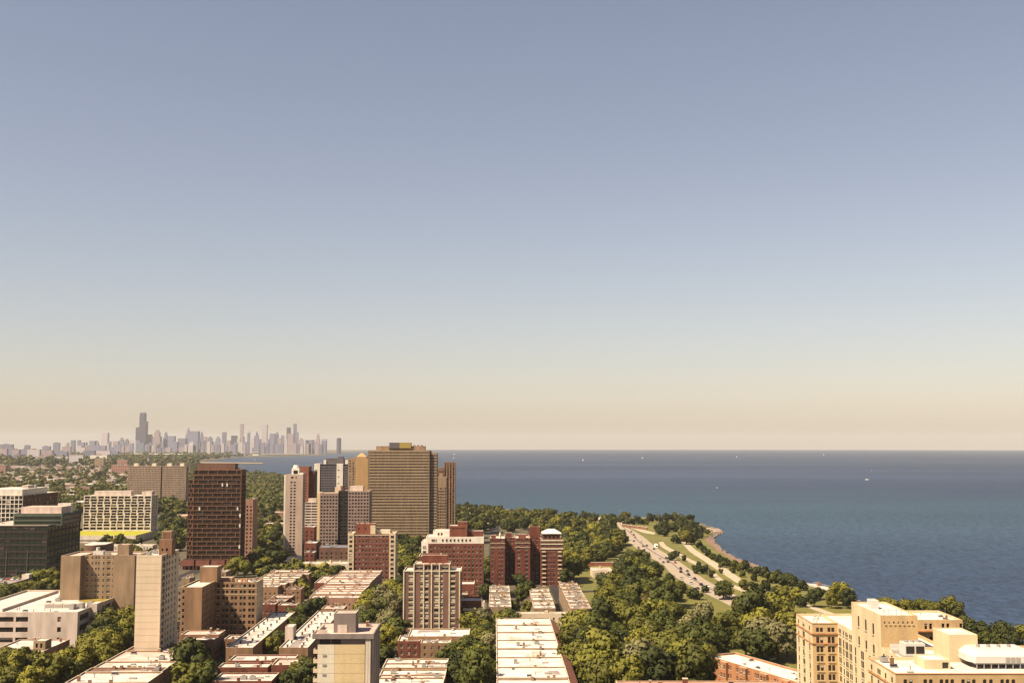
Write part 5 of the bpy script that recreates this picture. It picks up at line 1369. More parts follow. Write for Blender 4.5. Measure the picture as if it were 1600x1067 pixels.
# long strips of white roof with rows of vents
def strip(pxL, pxR, py, h, L, wall, label, seed, n):
    x, y = UZ(pxL, py, h); x2, _ = UZ(pxR, py, h); w = x2 - x
    T = flat(x, y, w, L, h, wall, 'roof_white', label, 'apartment_building', 'apartment building', seed=seed, nclut=0, we=5)
    rr = random.Random(seed)
    for k in range(n):
        o = link('vent', CL['dark_vent'], T, (w * (.28 + .42 * (k % 2)) + rr.uniform(-.6, .6), L * (k + .5) / n, h - .6)); o.scale = (2.2, 2.2, 1.2)
    for k in range(4):
        o = link('hatch', CL['hatch'], T, (w * rr.uniform(.2, .8), L * rr.uniform(.1, .9), h - .6))
    return T, w
strip(353, 395, 1011, 10, 108, 'brick_orange', 'long narrow white roof dotted with vents, beside the orange brown brick block', 7, 20)
T, w = strip(436, 481, 1011, 10, 112, 'brick_orange', 'second long white vented roof strip, partly behind the near panelled tower', 8, 20)
pent(T, -1.4, 2.4, 22, 30, .1, 15.6, 'concrete_pink', 'roof_white', 'stair_tower')
row(357, 458, 1031, 9, [13], 'brick_red', ['roof_white'], 'low red brick building crosswise before the long vented strip, white roof', None, seed=9)
row(340, 418, 1042, 8, [10], 'brick_red', ['roof_white'], 'second low crosswise white roof, just before the red brick one', None, seed=10, nclut=2)
row(331, 424, 1063, 9, [16], 'brick_red', ['roof_white'], 'nearest crosswise white roof with a chimney, beside big round trees', None, seed=11)
row(424, 462, 1038, 9.5, [15], 'brick_red', ['roof_pink'], 'small pinkish roofed brick house between crosswise white roofs and trees', None, seed=12, nclut=2)
row(282, 342, 990, 11, [13], 'brick_brown', ['roof_pink'], 'brown brick flats with pinkish roof at the orange brick block foot', None, seed=13)
row(284, 334, 998, 10, [10], 'brick_brown', ['roof_white'], 'brown brick flats with a white roof right beside the cream slab foot', None, seed=14, nclut=2)
row(350, 374, 999, 8, [12], 'brick_brown', ['roof_white'], 'tiny white roofed garage between orange brick block and vented strip', None, seed=15, nclut=1)
# behind the orange block
row(382, 447, 916, 10, [11.9] * 8, 'brick_orange', ['roof_white', 'roof_bright', 'roof_white'], '{c} roofed flats, {o} going back in the group behind orange block', 'flats behind the orange brick block', seed=16, dh=.7, widths=[.8, .9, 1, .95, 1, .98, 1.1, 1.0])
row(447, 470, 920, 11, [14], 'brick_orange', ['roof_tar'], 'square brick house with a dark roof and one visible window, among white roofs', None, seed=17, nclut=2)
row(417, 446, 938, 10, [12, 14], 'brick_red', ['roof_white', 'roof_pink'], 'red brick house with {c} roof, {o} of two beside orange block', 'two small red brick houses', seed=18, widths=[1, 1.1])
row(405, 430, 944, 9.5, [10], 'brick_red', ['roof_white'], 'small white roofed house close against the dark end of the orange block', None, seed=19, nclut=1)
row(434, 463, 946, 9, [11], 'brick_red', ['roof_white'], 'low white roofed brick house at the far end of the vented strip', None, seed=20, nclut=1)
# row under the red slab
row(483, 560, 932, 10, [12] * 12, 'brick_pink', ['roof_white', 'roof_bright', 'roof_pink', 'roof_white', 'roof_white'], '{c} roofed flats, {o} in the row ending at the red slab', 'flats in front of the red slab', seed=21, dh=.7, nclut=3)
row(491, 517, 911, 9, [40], 'brick_red', ['roof_pink'], 'narrow house with a pinkish roof left of the row before the red slab', None, seed=22, nclut=2)
row(473, 492, 942, 8, [10], 'brick_orange', ['roof_white'], 'orange brick garage with white roof, left end below the row of flats', None, seed=23, nclut=1)
row(502, 537, 951, 7, [14], 'brick_orange', ['roof_pink'], 'low pinkish roofed garages below the row of flats', None, seed=24, nclut=2)
row(470, 544, 880, 7, [16], 'concrete_cream', ['roof_white'], 'low cream walled building with white roof left of the red slab', None, seed=25, nclut=5)
row(448, 468, 872, 6, [14], 'concrete_pale', ['roof_bright'], 'low bright roofed pavilion at the foot of the slim cream tower', None, seed=26, nclut=2)
# around the red towers
row(764, 799, 948, 10, [12, 12, 12, 13, 13, 12, 12, 12], 'brick_tan', ['roof_white', 'roof_bright'], '{c} roofed flats, {o} going back left of the court tree', 'flats left of the court tree', seed=27, nclut=5, dh=.7)
row(834, 868, 948, 10, [14, 14, 13, 13, 14, 14], 'brick_tan', ['roof_bright', 'roof_white'], '{c} roofed flats with light wells, {o} right of the court tree', 'flats right of the court tree', seed=28, nclut=4, dh=.7)
row(892, 925, 950, 11, [11.5] * 10, 'brick_tan', ['roof_pink', 'roof_white', 'roof_white'], '{c} roofed flats, {o} in the row at the park edge', 'flats at the park edge', seed=29, nclut=4, dh=.6)
row(797, 889, 958, 8.5, [6], 'concrete_cream', ['roof_bright'], 'thin pale roofed garage range closing the north end of the central row', None, seed=30, nclut=2)
row(870, 891, 961, 7, [7], 'concrete_white', ['roof_bright'], 'small white gatehouse where the central row meets the park edge flats', None, seed=31, nclut=0)
row(733, 757, 940, 6, [10], 'concrete_pale', ['roof_white'], 'small pale garage in the alley right of the white topped brick house', None, seed=32, nclut=1)
# odd houses in the park
row(926, 957, 891, 5.5, [22], 'concrete_cream', ['roof_pink'], 'low beige garden building in the park behind the red towers', None, seed=33, nclut=0)
row(959, 969, 879, 5, [9], 'brick_orange', ['roof_white'], 'little orange hut among park trees near the highway', None, seed=34, nclut=0)
row(748, 763, 818, 6, [18], 'concrete_pale', ['roof_white'], 'pale roofed house among trees behind the white topped brick house', None, seed=35, nclut=1)
row(424, 444, 800, 8, [26], 'brick_pink', ['roof_pink'], 'pinkish house among woods left of the slim cream tower', None, seed=36, nclut=1)
row(412, 444, 818, 6, [22], 'brick_pink', ['roof_white'], 'whitish flat roofs under trees left of the slim cream tower', None, seed=37, nclut=3)
row(263, 291, 806, 7, [40], 'brick_orange', ['roof_pink'], 'orange roofed low hall between honeycomb block and brown tower', None, seed=38, nclut=3)
row(284, 296, 902, 16, [14], 'brick_tan', ['roof_white'], 'small tan house top behind the orange block, by the cream slab', None, seed=39, nclut=1)
row(322, 353, 893, 14, [15], 'brick_tan', ['roof_white'], 'white roofed building between the dark brown tower base and orange block', None, seed=40, nclut=2)
row(132, 190, 862, 4, [20], 'concrete_pale', ['roof_grey'], 'low grey roofed shed in front of the curved dark hall', None, seed=41, nclut=2)
row(168, 238, 852, 5, [14], 'concrete_pale', ['roof_white'], 'long low white canopy building before the green roof lawn', None, seed=42, nclut=2)

# ------------------------------------------------------------------ the far skyline, one tower at a time
def tower(pxa, pxb, pyt, D, mat, form, label, group='towers of the far skyline', pyb=None, name='skyscraper'):
    xa, z = UD(pxa, pyt, D); xb, _ = UD(pxb, pyt, D)
    T = tag(bpy.data.objects.new(name, None), label, 'skyscraper', group)
    w = xb - xa; h = z - drop((xa + xb) / 2, D); d = max(w * .9, 28)
    b = MB()
    if form == 'box': b.box(0, w, 0, d, 0, h)
    elif form == 'step': b.box(0, w, 0, d, 0, h * .72); b.box(w * .16, w * .84, d * .15, d * .85, h * .72, h * .9); b.box(w * .3, w * .7, d * .3, d * .7, h * .9, h)
    elif form == 'spire': b.box(0, w, 0, d, 0, h * .70); b.box(w * .2, w * .8, d * .2, d * .8, h * .7, h * .84); b.cyl(w / 2, d / 2, h * .84, h, w * .3, .8, 6)
    elif form == 'peak': b.box(0, w, 0, d, 0, h * .8); b.cyl(w / 2, d / 2, h * .8, h, w * .55, 1, 4)
    elif form == 'taper':
        for k in range(4):
            p, q = [(0, 0), (w, 0), (w, d), (0, d)][k], [(0, 0), (w, 0), (w, d), (0, d)][(k + 1) % 4]
            s = lambda c: (w / 2 + (c[0] - w / 2) * .72, d / 2 + (c[1] - d / 2) * .72)
            b.quad((*p, 0), (*q, 0), (*s(q), h), (*s(p), h))
        b.poly([(*s(c), h) for c in [(0, 0), (w, 0), (w, d), (0, d)]])
    elif form == 'round': b.cyl(w / 2, d / 2, 0, h * .96, w / 2, w / 2, 14); b.cyl(w / 2, d / 2, h * .96, h, w * .4, w * .4, 14)
    elif form == 'slant': b.box(0, w, 0, d, 0, h * .88); b.quad((0, 0, h * .88), (w, 0, h * .88), (w, d, h), (0, d, h)); b.quad((w, 0, h * .88), (w, d, h * .88), (w, d, h), (w, 0, h * .88)); b.quad((0, d, h * .88), (0, 0, h * .88), (0, 0, h * .88), (0, d, h)); b.quad((w, d, h * .88), (0, d, h * .88), (0, d, h), (w, d, h))
    COL.objects.link(T)
    T.location = (xa, D, drop(xa, D)); T.rotation_euler = (0, 0, 0)
    me = b.build('shaft', mat, T)
    return T, w, h, d
def tallest():
    D = 12600; xa, z = UD(212.8, 646, D); k = D / F
    T = thing('skyscraper', 'tallest dark stepped tower of the far skyline', 'skyscraper', xa, D, 0, 0, 'towers of the far skyline')
    h = z - drop(xa, D)
    def hh(py): return UD(220, py, D)[1] - drop(xa, D)
    for i, (a, c, y0, y1, t) in enumerate(((5.4 * k, 13.2 * k, 0, 70, h), (0, 5.3 * k, 0, 70, hh(667.5)), (13.3 * k, 16 * k, 0, 70, hh(658)), (5.4 * k, 13.2 * k, 71, 100, hh(662)))):
        b = MB(); b.box(a, c, y0, y1, 0, t); b.build('tube', 'tower_dark', T)
    for q in (7.4, 11): b = MB(); b.cyl(q * k, 35, h, h + 55, 3, 1, 6); b.build('antenna', 'tower_pale', T)
    b = MB(); b.box(6 * k, 12.6 * k, 5, 65, h, h + 12); b.build('roof_plant', 'tower_grey', T)
tallest()
SKY = [  # zoomed px (origin x, left, right, top), distance, material, form, how it looks
    (0, 590, 622, 360, 12000, 'tower_grey', 'box', 'grey block'), (0, 645, 668, 360, 12000, 'tower_grey', 'box', 'slim grey block'), (0, 690, 720, 378, 12000, 'tower_lilac', 'box', 'low lilac block'), (0, 730, 752, 402, 11800, 'tower_pale', 'box', 'low pale block'),
    (0, 780, 820, 365, 12200, 'tower_pink', 'step', 'stepped pinkish tower'), (0, 848, 897, 300, 12400, 'tower_pale', 'box', 'broad pale tower'), (0, 900, 922, 370, 12300, 'tower_lilac', 'box', 'lilac slab'), (0, 940, 984, 368, 12200, 'tower_pink', 'box', 'pinkish slab'), (0, 988, 1030, 340, 12600, 'tower_lilac', 'step', 'stepped lilac tower'),
    (0, 1031, 1074, 350, 12500, 'tower_grey', 'step', 'stepped grey tower'), (0, 1076, 1132, 362, 12400, 'tower_pale', 'box', 'wide pale block'), (0, 1137, 1200, 382, 11300, 'tower_blue', 'box', 'dark blue block'), (0, 1202, 1240, 395, 11500, 'tower_pale', 'box', 'cream low block'), (0, 1226, 1262, 312, 12700, 'tower_lilac', 'box', 'lilac tower'),
    (0, 1245, 1285, 402, 11600, 'tower_pale', 'box', 'cream wide block'), (0, 1270, 1335, 275, 12800, 'tower_pink', 'step', 'tall stepped pinkish tower'), (0, 1340, 1362, 370, 12100, 'tower_lilac', 'box', 'narrow lilac tower'), (0, 1362, 1396, 292, 12900, 'tower_grey', 'step', 'tall stepped grey tower'), (0, 1398, 1452, 325, 12500, 'tower_lilac', 'box', 'wide lilac tower'), (0, 1455, 1484, 380, 12000, 'tower_pink', 'box', 'low pinkish tower'), (0, 1482, 1546, 345, 12400, 'tower_grey', 'box', 'wide grey tower'),
    (250, 215, 250, 245, 13000, 'tower_lilac', 'spire', 'lilac tower with a sharp spire'), (250, 246, 318, 285, 12700, 'tower_lilac', 'box', 'very wide lilac tower'), (250, 225, 300, 372, 11600, 'tower_pale', 'step', 'pale wide stepped block'), (250, 300, 334, 372, 11700, 'tower_grey', 'box', 'grey mid block'), (250, 333, 360, 292, 12700, 'tower_grey', 'step', 'slim stepped grey tower'), (250, 360, 388, 330, 12300, 'tower_pink', 'box', 'pink tower'),
    (250, 388, 437, 330, 12500, 'tower_grey', 'step', 'broad stepped grey tower'), (250, 455, 502, 330, 12500, 'tower_lilac', 'step', 'broad stepped lilac tower'), (250, 503, 520, 352, 12100, 'tower_pale', 'box', 'narrow pale tower'), (250, 518, 549, 293, 12800, 'tower_grey', 'box', 'slim tall grey tower'), (250, 552, 586, 362, 12000, 'tower_pink', 'box', 'cream pink tower'), (250, 593, 637, 322, 12400, 'tower_dark', 'box', 'dark wide tower'), (250, 640, 667, 350, 12200, 'tower_pale', 'box', 'pale tower'),
    (250, 667, 693, 225, 13200, 'tower_pink', 'box', 'very tall slim pinkish tower'), (250, 690, 702, 330, 12600, 'tower_grey', 'box', 'needle thin grey tower'), (250, 702, 727, 375, 12000, 'tower_lilac', 'box', 'low lilac tower'), (250, 728, 749, 278, 12900, 'tower_grey', 'slant', 'slim grey tower with slanted top'), (250, 749, 786, 345, 12300, 'tower_pale', 'box', 'broad pale tower'), (250, 785, 819, 283, 12800, 'tower_lilac', 'peak', 'lilac tower with pointed roof'), (250, 819, 840, 350, 12200, 'tower_grey', 'box', 'small grey tower'),
    (250, 847, 891, 230, 12900, 'tower_pale', 'box', 'very tall flat topped pale tower'), (250, 890, 912, 350, 12300, 'tower_lilac', 'box', 'small lilac tower'), (250, 913, 956, 305, 12600, 'tower_lilac', 'box', 'broad lilac tower'), (250, 956, 991, 293, 12700, 'tower_grey', 'step', 'tall stepped grey tower'), (250, 985, 1010, 342, 12100, 'tower_pink', 'box', 'pinkish tower'), (250, 1009, 1033, 320, 12500, 'tower_lilac', 'box', 'slim lilac tower'), (250, 1035, 1060, 345, 12200, 'tower_pale', 'box', 'slim pale tower'),
    (250, 1050, 1090, 254, 13100, 'tower_dark', 'taper', 'dark tapering tower'), (250, 1062, 1112, 305, 12400, 'tower_pink', 'box', 'broad pink tower'), (250, 1112, 1136, 224, 13200, 'tower_grey', 'box', 'very tall thin grey tower'), (250, 1131, 1152, 292, 12700, 'tower_lilac', 'box', 'tall lilac tower'), (250, 1150, 1197, 343, 12300, 'tower_pink', 'step', 'stepped pink tower'), (250, 1199, 1214, 372, 12000, 'tower_pale', 'box', 'low pale tower'), (250, 1212, 1261, 360, 12300, 'tower_dark', 'box', 'dark broad tower'), (250, 1261, 1286, 358, 12400, 'tower_grey', 'box', 'grey tower'),
    (250, 1299, 1331, 303, 12800, 'tower_pink', 'step', 'slim stepped pink tower'), (250, 1286, 1300, 378, 12000, 'tower_lilac', 'box', 'small low lilac tower'), (250, 1345, 1387, 350, 12500, 'tower_grey', 'slant', 'grey tower with slanted top'), (250, 1332, 1346, 395, 12000, 'tower_pale', 'box', 'tiny pale tower')]
skyl = []
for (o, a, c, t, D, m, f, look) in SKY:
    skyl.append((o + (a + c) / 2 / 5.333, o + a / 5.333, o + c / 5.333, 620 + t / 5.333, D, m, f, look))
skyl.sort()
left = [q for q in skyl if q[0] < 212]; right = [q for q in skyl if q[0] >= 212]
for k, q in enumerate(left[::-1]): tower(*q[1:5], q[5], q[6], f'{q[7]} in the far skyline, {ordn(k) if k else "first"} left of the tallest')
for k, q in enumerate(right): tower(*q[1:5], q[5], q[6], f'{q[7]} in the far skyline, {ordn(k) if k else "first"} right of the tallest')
T, w, h, d = tower(525.4, 532.8, 684, 12400, 'tower_dark', 'round', 'lone dark tower standing apart at the lake end of the far skyline')
# lower blocks that fill the skyline's foot
rs = random.Random(12); fill = []
for k in range(56):
    px = 120 + k * 7.0 + rs.uniform(-2, 2)
    if px > 508: break
    fill.append((px, rs.uniform(4, 9), rs.uniform(688, 700), rs.choice((11300, 11600, 11900)), rs.choice(('tower_lilac', 'tower_grey', 'tower_pink', 'tower_pale', 'tower_lilac'))))
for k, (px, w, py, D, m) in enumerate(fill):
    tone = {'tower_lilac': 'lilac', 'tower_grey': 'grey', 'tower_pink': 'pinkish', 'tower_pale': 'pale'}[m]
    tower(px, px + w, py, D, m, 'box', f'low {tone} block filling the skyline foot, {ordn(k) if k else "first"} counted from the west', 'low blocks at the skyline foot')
# exhibition halls with long white roofs, before the skyline
def hall(pxa, pxb, pyt, D, h, d, label, wall='concrete_grey', roof='roof_bright', name='exhibition_hall', cat='hall'):
    xa, _ = UD(pxa, pyt, D); xb, _ = UD(pxb, pyt, D)
    T = thing(name, label, cat, xa, D, 0, 0); b = MB(); b.box(0, xb - xa, 0, d, 0, h); b.build('wall', wall, T); r = MB(); r.box(-6, xb - xa + 6, -8, d + 4, h + .1, h + 4, bottom=True); r.build('roof', roof, T)
hall(184, 263, 707, 9300, 22, 260, 'long white roofed exhibition hall below the tallest far tower'); hall(220, 292, 709, 8700, 24, 200, 'second long white roofed exhibition hall, a little nearer and lower'); hall(268, 325, 710, 9000, 18, 160, 'dark walled exhibition hall at the lake end of the white halls', 'tower_dark', 'roof_grey'); hall(322, 372, 711, 9600, 18, 200, 'low dark stadium-like hall near the far shore', 'tower_dark', 'roof_grey')
hall(395, 404, 704, 10500, 30, 60, 'small white domed building under the skyline', 'concrete_white', 'roof_bright'); hall(410, 470, 708.5, 10700, 10, 40, 'thin pale harbour building on the far shore', 'concrete_pale', 'roof_white')
sheet('breakwater', densify(pxs([(300, 722.6), (411, 723.9), (411, 723.2), (300, 721.6)])), .8, 'rock', 2)

# ------------------------------------------------------------------ mid-rise blocks on the hazy left
MID = [(-6, 11, 701, 7200, 'tower_pink', 705), (11, 20.5, 700, 7400, 'tower_lilac', 0), (19, 30, 702, 6500, 'tower_pink', 0), (30, 43, 702.5, 7300, 'tower_lilac', 0), (43, 62, 702, 6300, 'tower_pale', 0), (62, 82, 703, 6400, 'tower_pink', 0), (82, 105, 705, 6700, 'tower_lilac', 0), (108, 130, 711, 5400, 'tower_pale', 0), (130, 148, 704, 7000, 'tower_grey', 0), (148, 172, 704, 7600, 'tower_pale', 0), (172, 184, 705, 7800, 'tower_lilac', 0),
       (0, 20, 694, 9000, 'tower_grey', 0), (38, 46, 695.5, 9500, 'tower_grey', 0), (66, 78, 697, 8500, 'tower_lilac', 0), (83, 93, 691.5, 10500, 'tower_grey', 0), (97, 110, 698, 8800, 'tower_pink', 0), (103, 107, 692, 10800, 'tower_pink', 0), (125, 133, 699, 9000, 'tower_pale', 0), (141, 167, 711, 5600, 'concrete_white', 0), (148, 162, 717.5, 4900, 'brick_tan', 0), (183, 199, 718.5, 4300, 'tower_brick', 0), (174, 200, 727, 3600, 'tower_brick', 0), (85, 106, 713, 5600, 'tower_pale', 0), (55, 72, 713, 5300, 'tower_pink', 0), (0, 9, 727, 3700, 'tower_brick', 0), (22, 32, 710, 5800, 'tower_grey', 0), (222, 232, 716, 5200, 'tower_pale', 0), (284, 294, 714, 6900, 'tower_lilac', 0)]
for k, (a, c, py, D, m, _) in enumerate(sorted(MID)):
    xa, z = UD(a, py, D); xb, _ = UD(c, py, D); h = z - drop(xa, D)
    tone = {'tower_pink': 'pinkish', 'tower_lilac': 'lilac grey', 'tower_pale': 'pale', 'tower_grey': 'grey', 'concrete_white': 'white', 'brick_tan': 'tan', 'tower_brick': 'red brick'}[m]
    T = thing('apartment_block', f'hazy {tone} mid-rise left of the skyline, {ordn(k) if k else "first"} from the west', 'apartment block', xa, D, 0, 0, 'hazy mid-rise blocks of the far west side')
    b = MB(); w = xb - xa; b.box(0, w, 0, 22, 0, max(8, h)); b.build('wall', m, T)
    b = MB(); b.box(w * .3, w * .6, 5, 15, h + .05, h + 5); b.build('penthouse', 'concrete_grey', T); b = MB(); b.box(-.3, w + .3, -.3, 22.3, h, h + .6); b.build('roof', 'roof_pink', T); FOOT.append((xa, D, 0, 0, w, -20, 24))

# ------------------------------------------------------------------ low houses between the far trees
LM = {}
def rank_labels(items, marks, limit=16):
    """items: (object, x, y, description): a label that counts outward from the nearest landmark."""
    by = {}
    for o, x, y, desc, noun in items:
        n, d = min(((n, math.hypot(x - mx, y - my)) for n, (mx, my) in marks.items()), key=lambda t: t[1])
        by.setdefault((desc, noun, n), []).append((d, o))
    for (desc, noun, n), v in by.items():
        v.sort(key=lambda t: t[0])
        for k, (d, o) in enumerate(v):
            o['label'] = f'{desc} {noun}, {"nearest" if k == 0 else ordn(k) + " nearest"} alike to {n}' if len(v) > 1 else f'{desc} {noun}, only such one near {n}'
rs = random.Random(5); houses = []
FARLM = {'the twin beige slabs': UZ(245, 780), 'the honeycomb block': UZ(180, 838), 'the white framed office': UZ(20, 810), 'the red brick mid-rise': UZ(190, 735), 'the white mid-rise': UZ(154, 722), 'the woods by the lake': UZ(400, 780)}
tries = 0
while len(houses) < 270 and tries < 9000:
    tries += 1
    py = 722 + 62 * rs.random() ** 1.0; px = rs.uniform(-5, 300)
    if px > 200 and 725 < py < 782: continue
    if 125 < px < 200 and py > 768: continue
    if px < 92 and py > 758: continue
    x, y = UZ(px, py)
    w, d, h = rs.uniform(12, 30), rs.uniform(12, 24), rs.uniform(6, 11)
    if rs.random() < .18: w *= 3; h = 7
    if blocked(x + w / 2, y + d / 2, 22): continue
    wall = rs.choice(('brick_tan', 'brick_brown', 'brick_pink', 'concrete_pink', 'concrete_rose')); roof = rs.choice(('roof_white', 'roof_pink', 'roof_grey', 'roof_white', 'roof_bright', 'roof_bright', 'roof_grey'))
    T = thing('house', 'x', 'house', x, y, 0, GR, 'low houses among the far western trees')
    b = MB(); b.box(0, w, 0, d, 0, h); b.build('wall', wall, T)
    b = MB()
    if roof == 'roof_tile':
        b.quad((-.4, -.4, h), (w + .4, -.4, h), (w, d / 2, h + 4), (0, d / 2, h + 4)); b.quad((w + .4, d + .4, h), (-.4, d + .4, h), (0, d / 2, h + 4), (w, d / 2, h + 4)); b.poly([(w + .4, -.4, h), (w + .4, d + .4, h), (w, d / 2, h + 4)]); b.poly([(-.4, d + .4, h), (-.4, -.4, h), (0, d / 2, h + 4)])
    else: b.box(-.2, w + .2, -.2, d + .2, h + .01, h + .7); b.box(w * .3, w * .3 + 3, d * .4, d * .4 + 3, h + .7, h + 2.4)
    b.build('roof', roof, T); foot(T, 0, w, 0, d)
    houses.append((T, x, y, {'roof_white': 'white roofed', 'roof_pink': 'pinkish roofed', 'roof_grey': 'grey roofed', 'roof_tile': 'dark pitched roof', 'roof_bright': 'bright roofed'}[roof], 'house among far trees'))
for (a, c, py, h, d, lab) in ((83, 120, 768, 8, 60, 'long white roofed shed among trees above the dark office wing'), (109, 131, 785, 8, 50, 'white roofed house left of honeycomb block'), (125, 140, 779, 9, 30, 'pale roofed hall behind the honeycomb block left corner'), (70, 118, 757, 7, 50, 'long thin pale roof in the far trees above the pale roof screen'), (265, 281, 792, 7, 40, 'round-cornered pale pavilion between twin slabs and brown tower')):
    x, y = UZ(a, py, h); x2, _ = UZ(c, py, h); T = thing('shed', lab, 'shed', x, y); w = x2 - x
    b = MB(); b.box(0, w, 0, d, 0, h); b.build('wall', 'concrete_pink', T); b = MB(); b.box(-.4, w + .4, -.4, d + .4, h + .01, h + .8); b.build('roof', 'roof_white', T); clutter(T, 1, w - 1, 1, d - 1, h + .8, 4, int(a), 1.5); foot(T, 0, w, 0, d)
rank_labels(houses, FARLM)

# ------------------------------------------------------------------ trees
def crown_mesh(name, seed, R, Hh, nl, cards, leaf, mat, flat_=1.0):
    """A crown of lobes, each a shell of leaf sprays round a dark ragged core."""
    r = np.random.RandomState(seed); V_, Fc, Nn = [], [], []
    lobes = []
    for k in range(nl):
        a = 2 * math.pi * (k * .618 + r.uniform(-.1, .1)); t = (k + .5) / nl
        rad = R * math.sqrt(max(0, 1 - (2 * t - 1) ** 2)) * r.uniform(.35, .72)
        lobes.append((math.cos(a) * rad, math.sin(a) * rad, Hh * (.18 + .66 * t) * flat_, R * r.uniform(.32, .56)))
    for (cx, cy, cz, lr) in lobes:
        n = cards
        u = r.uniform(-1, 1, n); ph = r.uniform(0, 2 * math.pi, n); s = np.sqrt(1 - u * u)
        d = np.stack([s * np.cos(ph), s * np.sin(ph), u], 1)
        rad = lr * (.62 + .5 * r.uniform(0, 1, n) ** .7)
        c = np.array([cx, cy, cz]) + d * rad[:, None] * np.array([1, 1, .85])
        nrm = d + r.normal(0, .48, (n, 3)) + np.array([0, 0, .25]); nrm /= np.linalg.norm(nrm, axis=1)[:, None]
        t1 = np.cross(nrm, r.normal(0, 1, (n, 3))); t1 /= np.linalg.norm(t1, axis=1)[:, None]; t2 = np.cross(nrm, t1)
        sz = leaf * r.uniform(.55, 1.25, n)
        for k in range(n):
            a, b_ = t1[k] * sz[k], t2[k] * sz[k] * r.uniform(.5, 1)
            i = len(V_); bend = nrm[k] * sz[k] * .22
            V_ += [tuple(c[k] - a - b_ * .4 - bend), tuple(c[k] + a * .3 - b_), tuple(c[k] + a - bend + b_ * .3), tuple(c[k] - a * .25 + b_)]
            Fc.append((i, i + 1, i + 2, i + 3))
            q_ = c[k] - np.array([0, 0, Hh * .35]); q_ = q_ / (np.linalg.norm(q_) + 1e-6); m_ = d[k] * .6 + q_ * .35 + nrm[k] * .55; Nn += [tuple(m_ / np.linalg.norm(m_))] * 4
        # core
        st = [(0, 0, 1)] + [(math.cos(q * 2 * math.pi / 6) * math.sin(p), math.sin(q * 2 * math.pi / 6) * math.sin(p), math.cos(p)) for p in (.8, 1.6, 2.4) for q in range(6)] + [(0, 0, -1)]
        i = len(V_)
        for p in st:
            k = lr * .66 * r.uniform(.8, 1.2); V_.append((cx + p[0] * k, cy + p[1] * k, cz + p[2] * k * .85)); Nn.append(p)
        for q in range(6):
            n_ = (q + 1) % 6
            Fc.append((i, i + 1 + q, i + 1 + n_)); Fc.append((i + 1 + q, i + 7 + q, i + 7 + n_, i + 1 + n_)); Fc.append((i + 7 + q, i + 13 + q, i + 13 + n_, i + 7 + n_)); Fc.append((i + 13 + q, i + 19, i + 13 + n_))
    me = bpy.data.meshes.new(name); me.from_pydata(V_, [], Fc); me.materials.append(mat)
    me.polygons.foreach_set('use_smooth', [True] * len(Fc)); me.normals_split_custom_set_from_vertices(Nn)
    return me
def trunk_mesh(seed, h):
    r = random.Random(seed); b = MB()
    b.cyl(0, 0, -.3, h * .45, h * .035, h * .026, 7)
    for k in range(4):
        a = k * 1.57 + r.uniform(-.4, .4); z0 = h * r.uniform(.3, .45); L = h * r.uniform(.25, .4)
        p = Vector((0, 0, z0)); q = Vector((math.cos(a) * L * .7, math.sin(a) * L * .7, z0 + L * .8)); n = 5
        s = (q - p).normalized(); u = s.cross(Vector((0, 0, 1))).normalized(); v = s.cross(u)
        for i in range(n):
            t0, t1 = 2 * math.pi * i / n, 2 * math.pi * (i + 1) / n; R0, R1 = h * .018, h * .006
            f = lambda c, R, t: tuple(c + u * math.cos(t) * R + v * math.sin(t) * R)
            b.quad(f(p, R0, t1), f(p, R0, t0), f(q, R1, t0), f(q, R1, t1))
    return b.mesh('trunk', ['bark'])
CROWN = {}
k = 0
for sp in LEAF:
    for v in range(3):
        nl = (9, 12, 7)[v]
        CROWN[sp, v] = crown_mesh('crown', 100 + k, 1.0 * 8, (13.5, 12, 15)[v], nl, 150, .78, LEAF[sp], 1.0)
        k += 1
TRUNK = [trunk_mesh(q, 14) for q in range(3)]
trees = []; TP = []
def tree(x, y, R, sp, v=None, hs=1.0):
    v = rnd.randrange(3) if v is None else v
    s = R / 8.0
    T = thing('tree', 'x', 'tree', x, y, 0, rnd.uniform(0, 6.28), None)
    t = link('trunk', TRUNK[v], T); t.scale = (s, s, s * hs)
    c = link('crown', CROWN[sp, v], T, (0, 0, 2.6 * s * hs)); c.scale = (s * rnd.uniform(.9, 1.1), s * rnd.uniform(.9, 1.1), s * hs * rnd.uniform(.9, 1.1))
    form = ('round', 'broad', 'tall')[v] + (' small' if R < 4.2 else ' big' if R > 8.2 else '')
    trees.append((T, x, y, f'{form} {sp}', 'tree')); TP.append((x, y, R))
    return T
def free(x, y, R, k=.62):
    return all((x - a) ** 2 + (y - c) ** 2 > ((R + r) * k) ** 2 for a, c, r in TP)
ROADS = [[((a[0] + c[0]) / 2, (a[1] + c[1]) / 2, math.hypot(a[0] - c[0], a[1] - c[1]) / 2) for a, c in zip(HL, HR)]]
def on_road(x, y, R):
    return any((x - a) ** 2 + (y - c) ** 2 < (w * .8 + R * .7) ** 2 for a, c, w in ROADS[0][:24])
def patch(poly, R0, R1, mix, n, seed, zc=7.0, k=.62, road=True):
    r = random.Random(seed); xs = [p[0] for p in poly]; ys = [p[1] for p in poly]; made = 0; t = 0
    while made < n and t < n * 60:
        t += 1
        px, py = r.uniform(min(xs), max(xs)), r.uniform(min(ys), max(ys))
        if not inside(px, py, poly): continue
        x, y = UZ(px, py, zc); R = r.uniform(R0, R1)
        if not free(x, y, R, k) or blocked(x, y, R * .45) or (road and on_road(x, y, R)): continue
        if not inside(x, y, SHORE): continue
        tree(x, y, R, r.choice(mix), hs=r.uniform(.85, 1.12)); made += 1
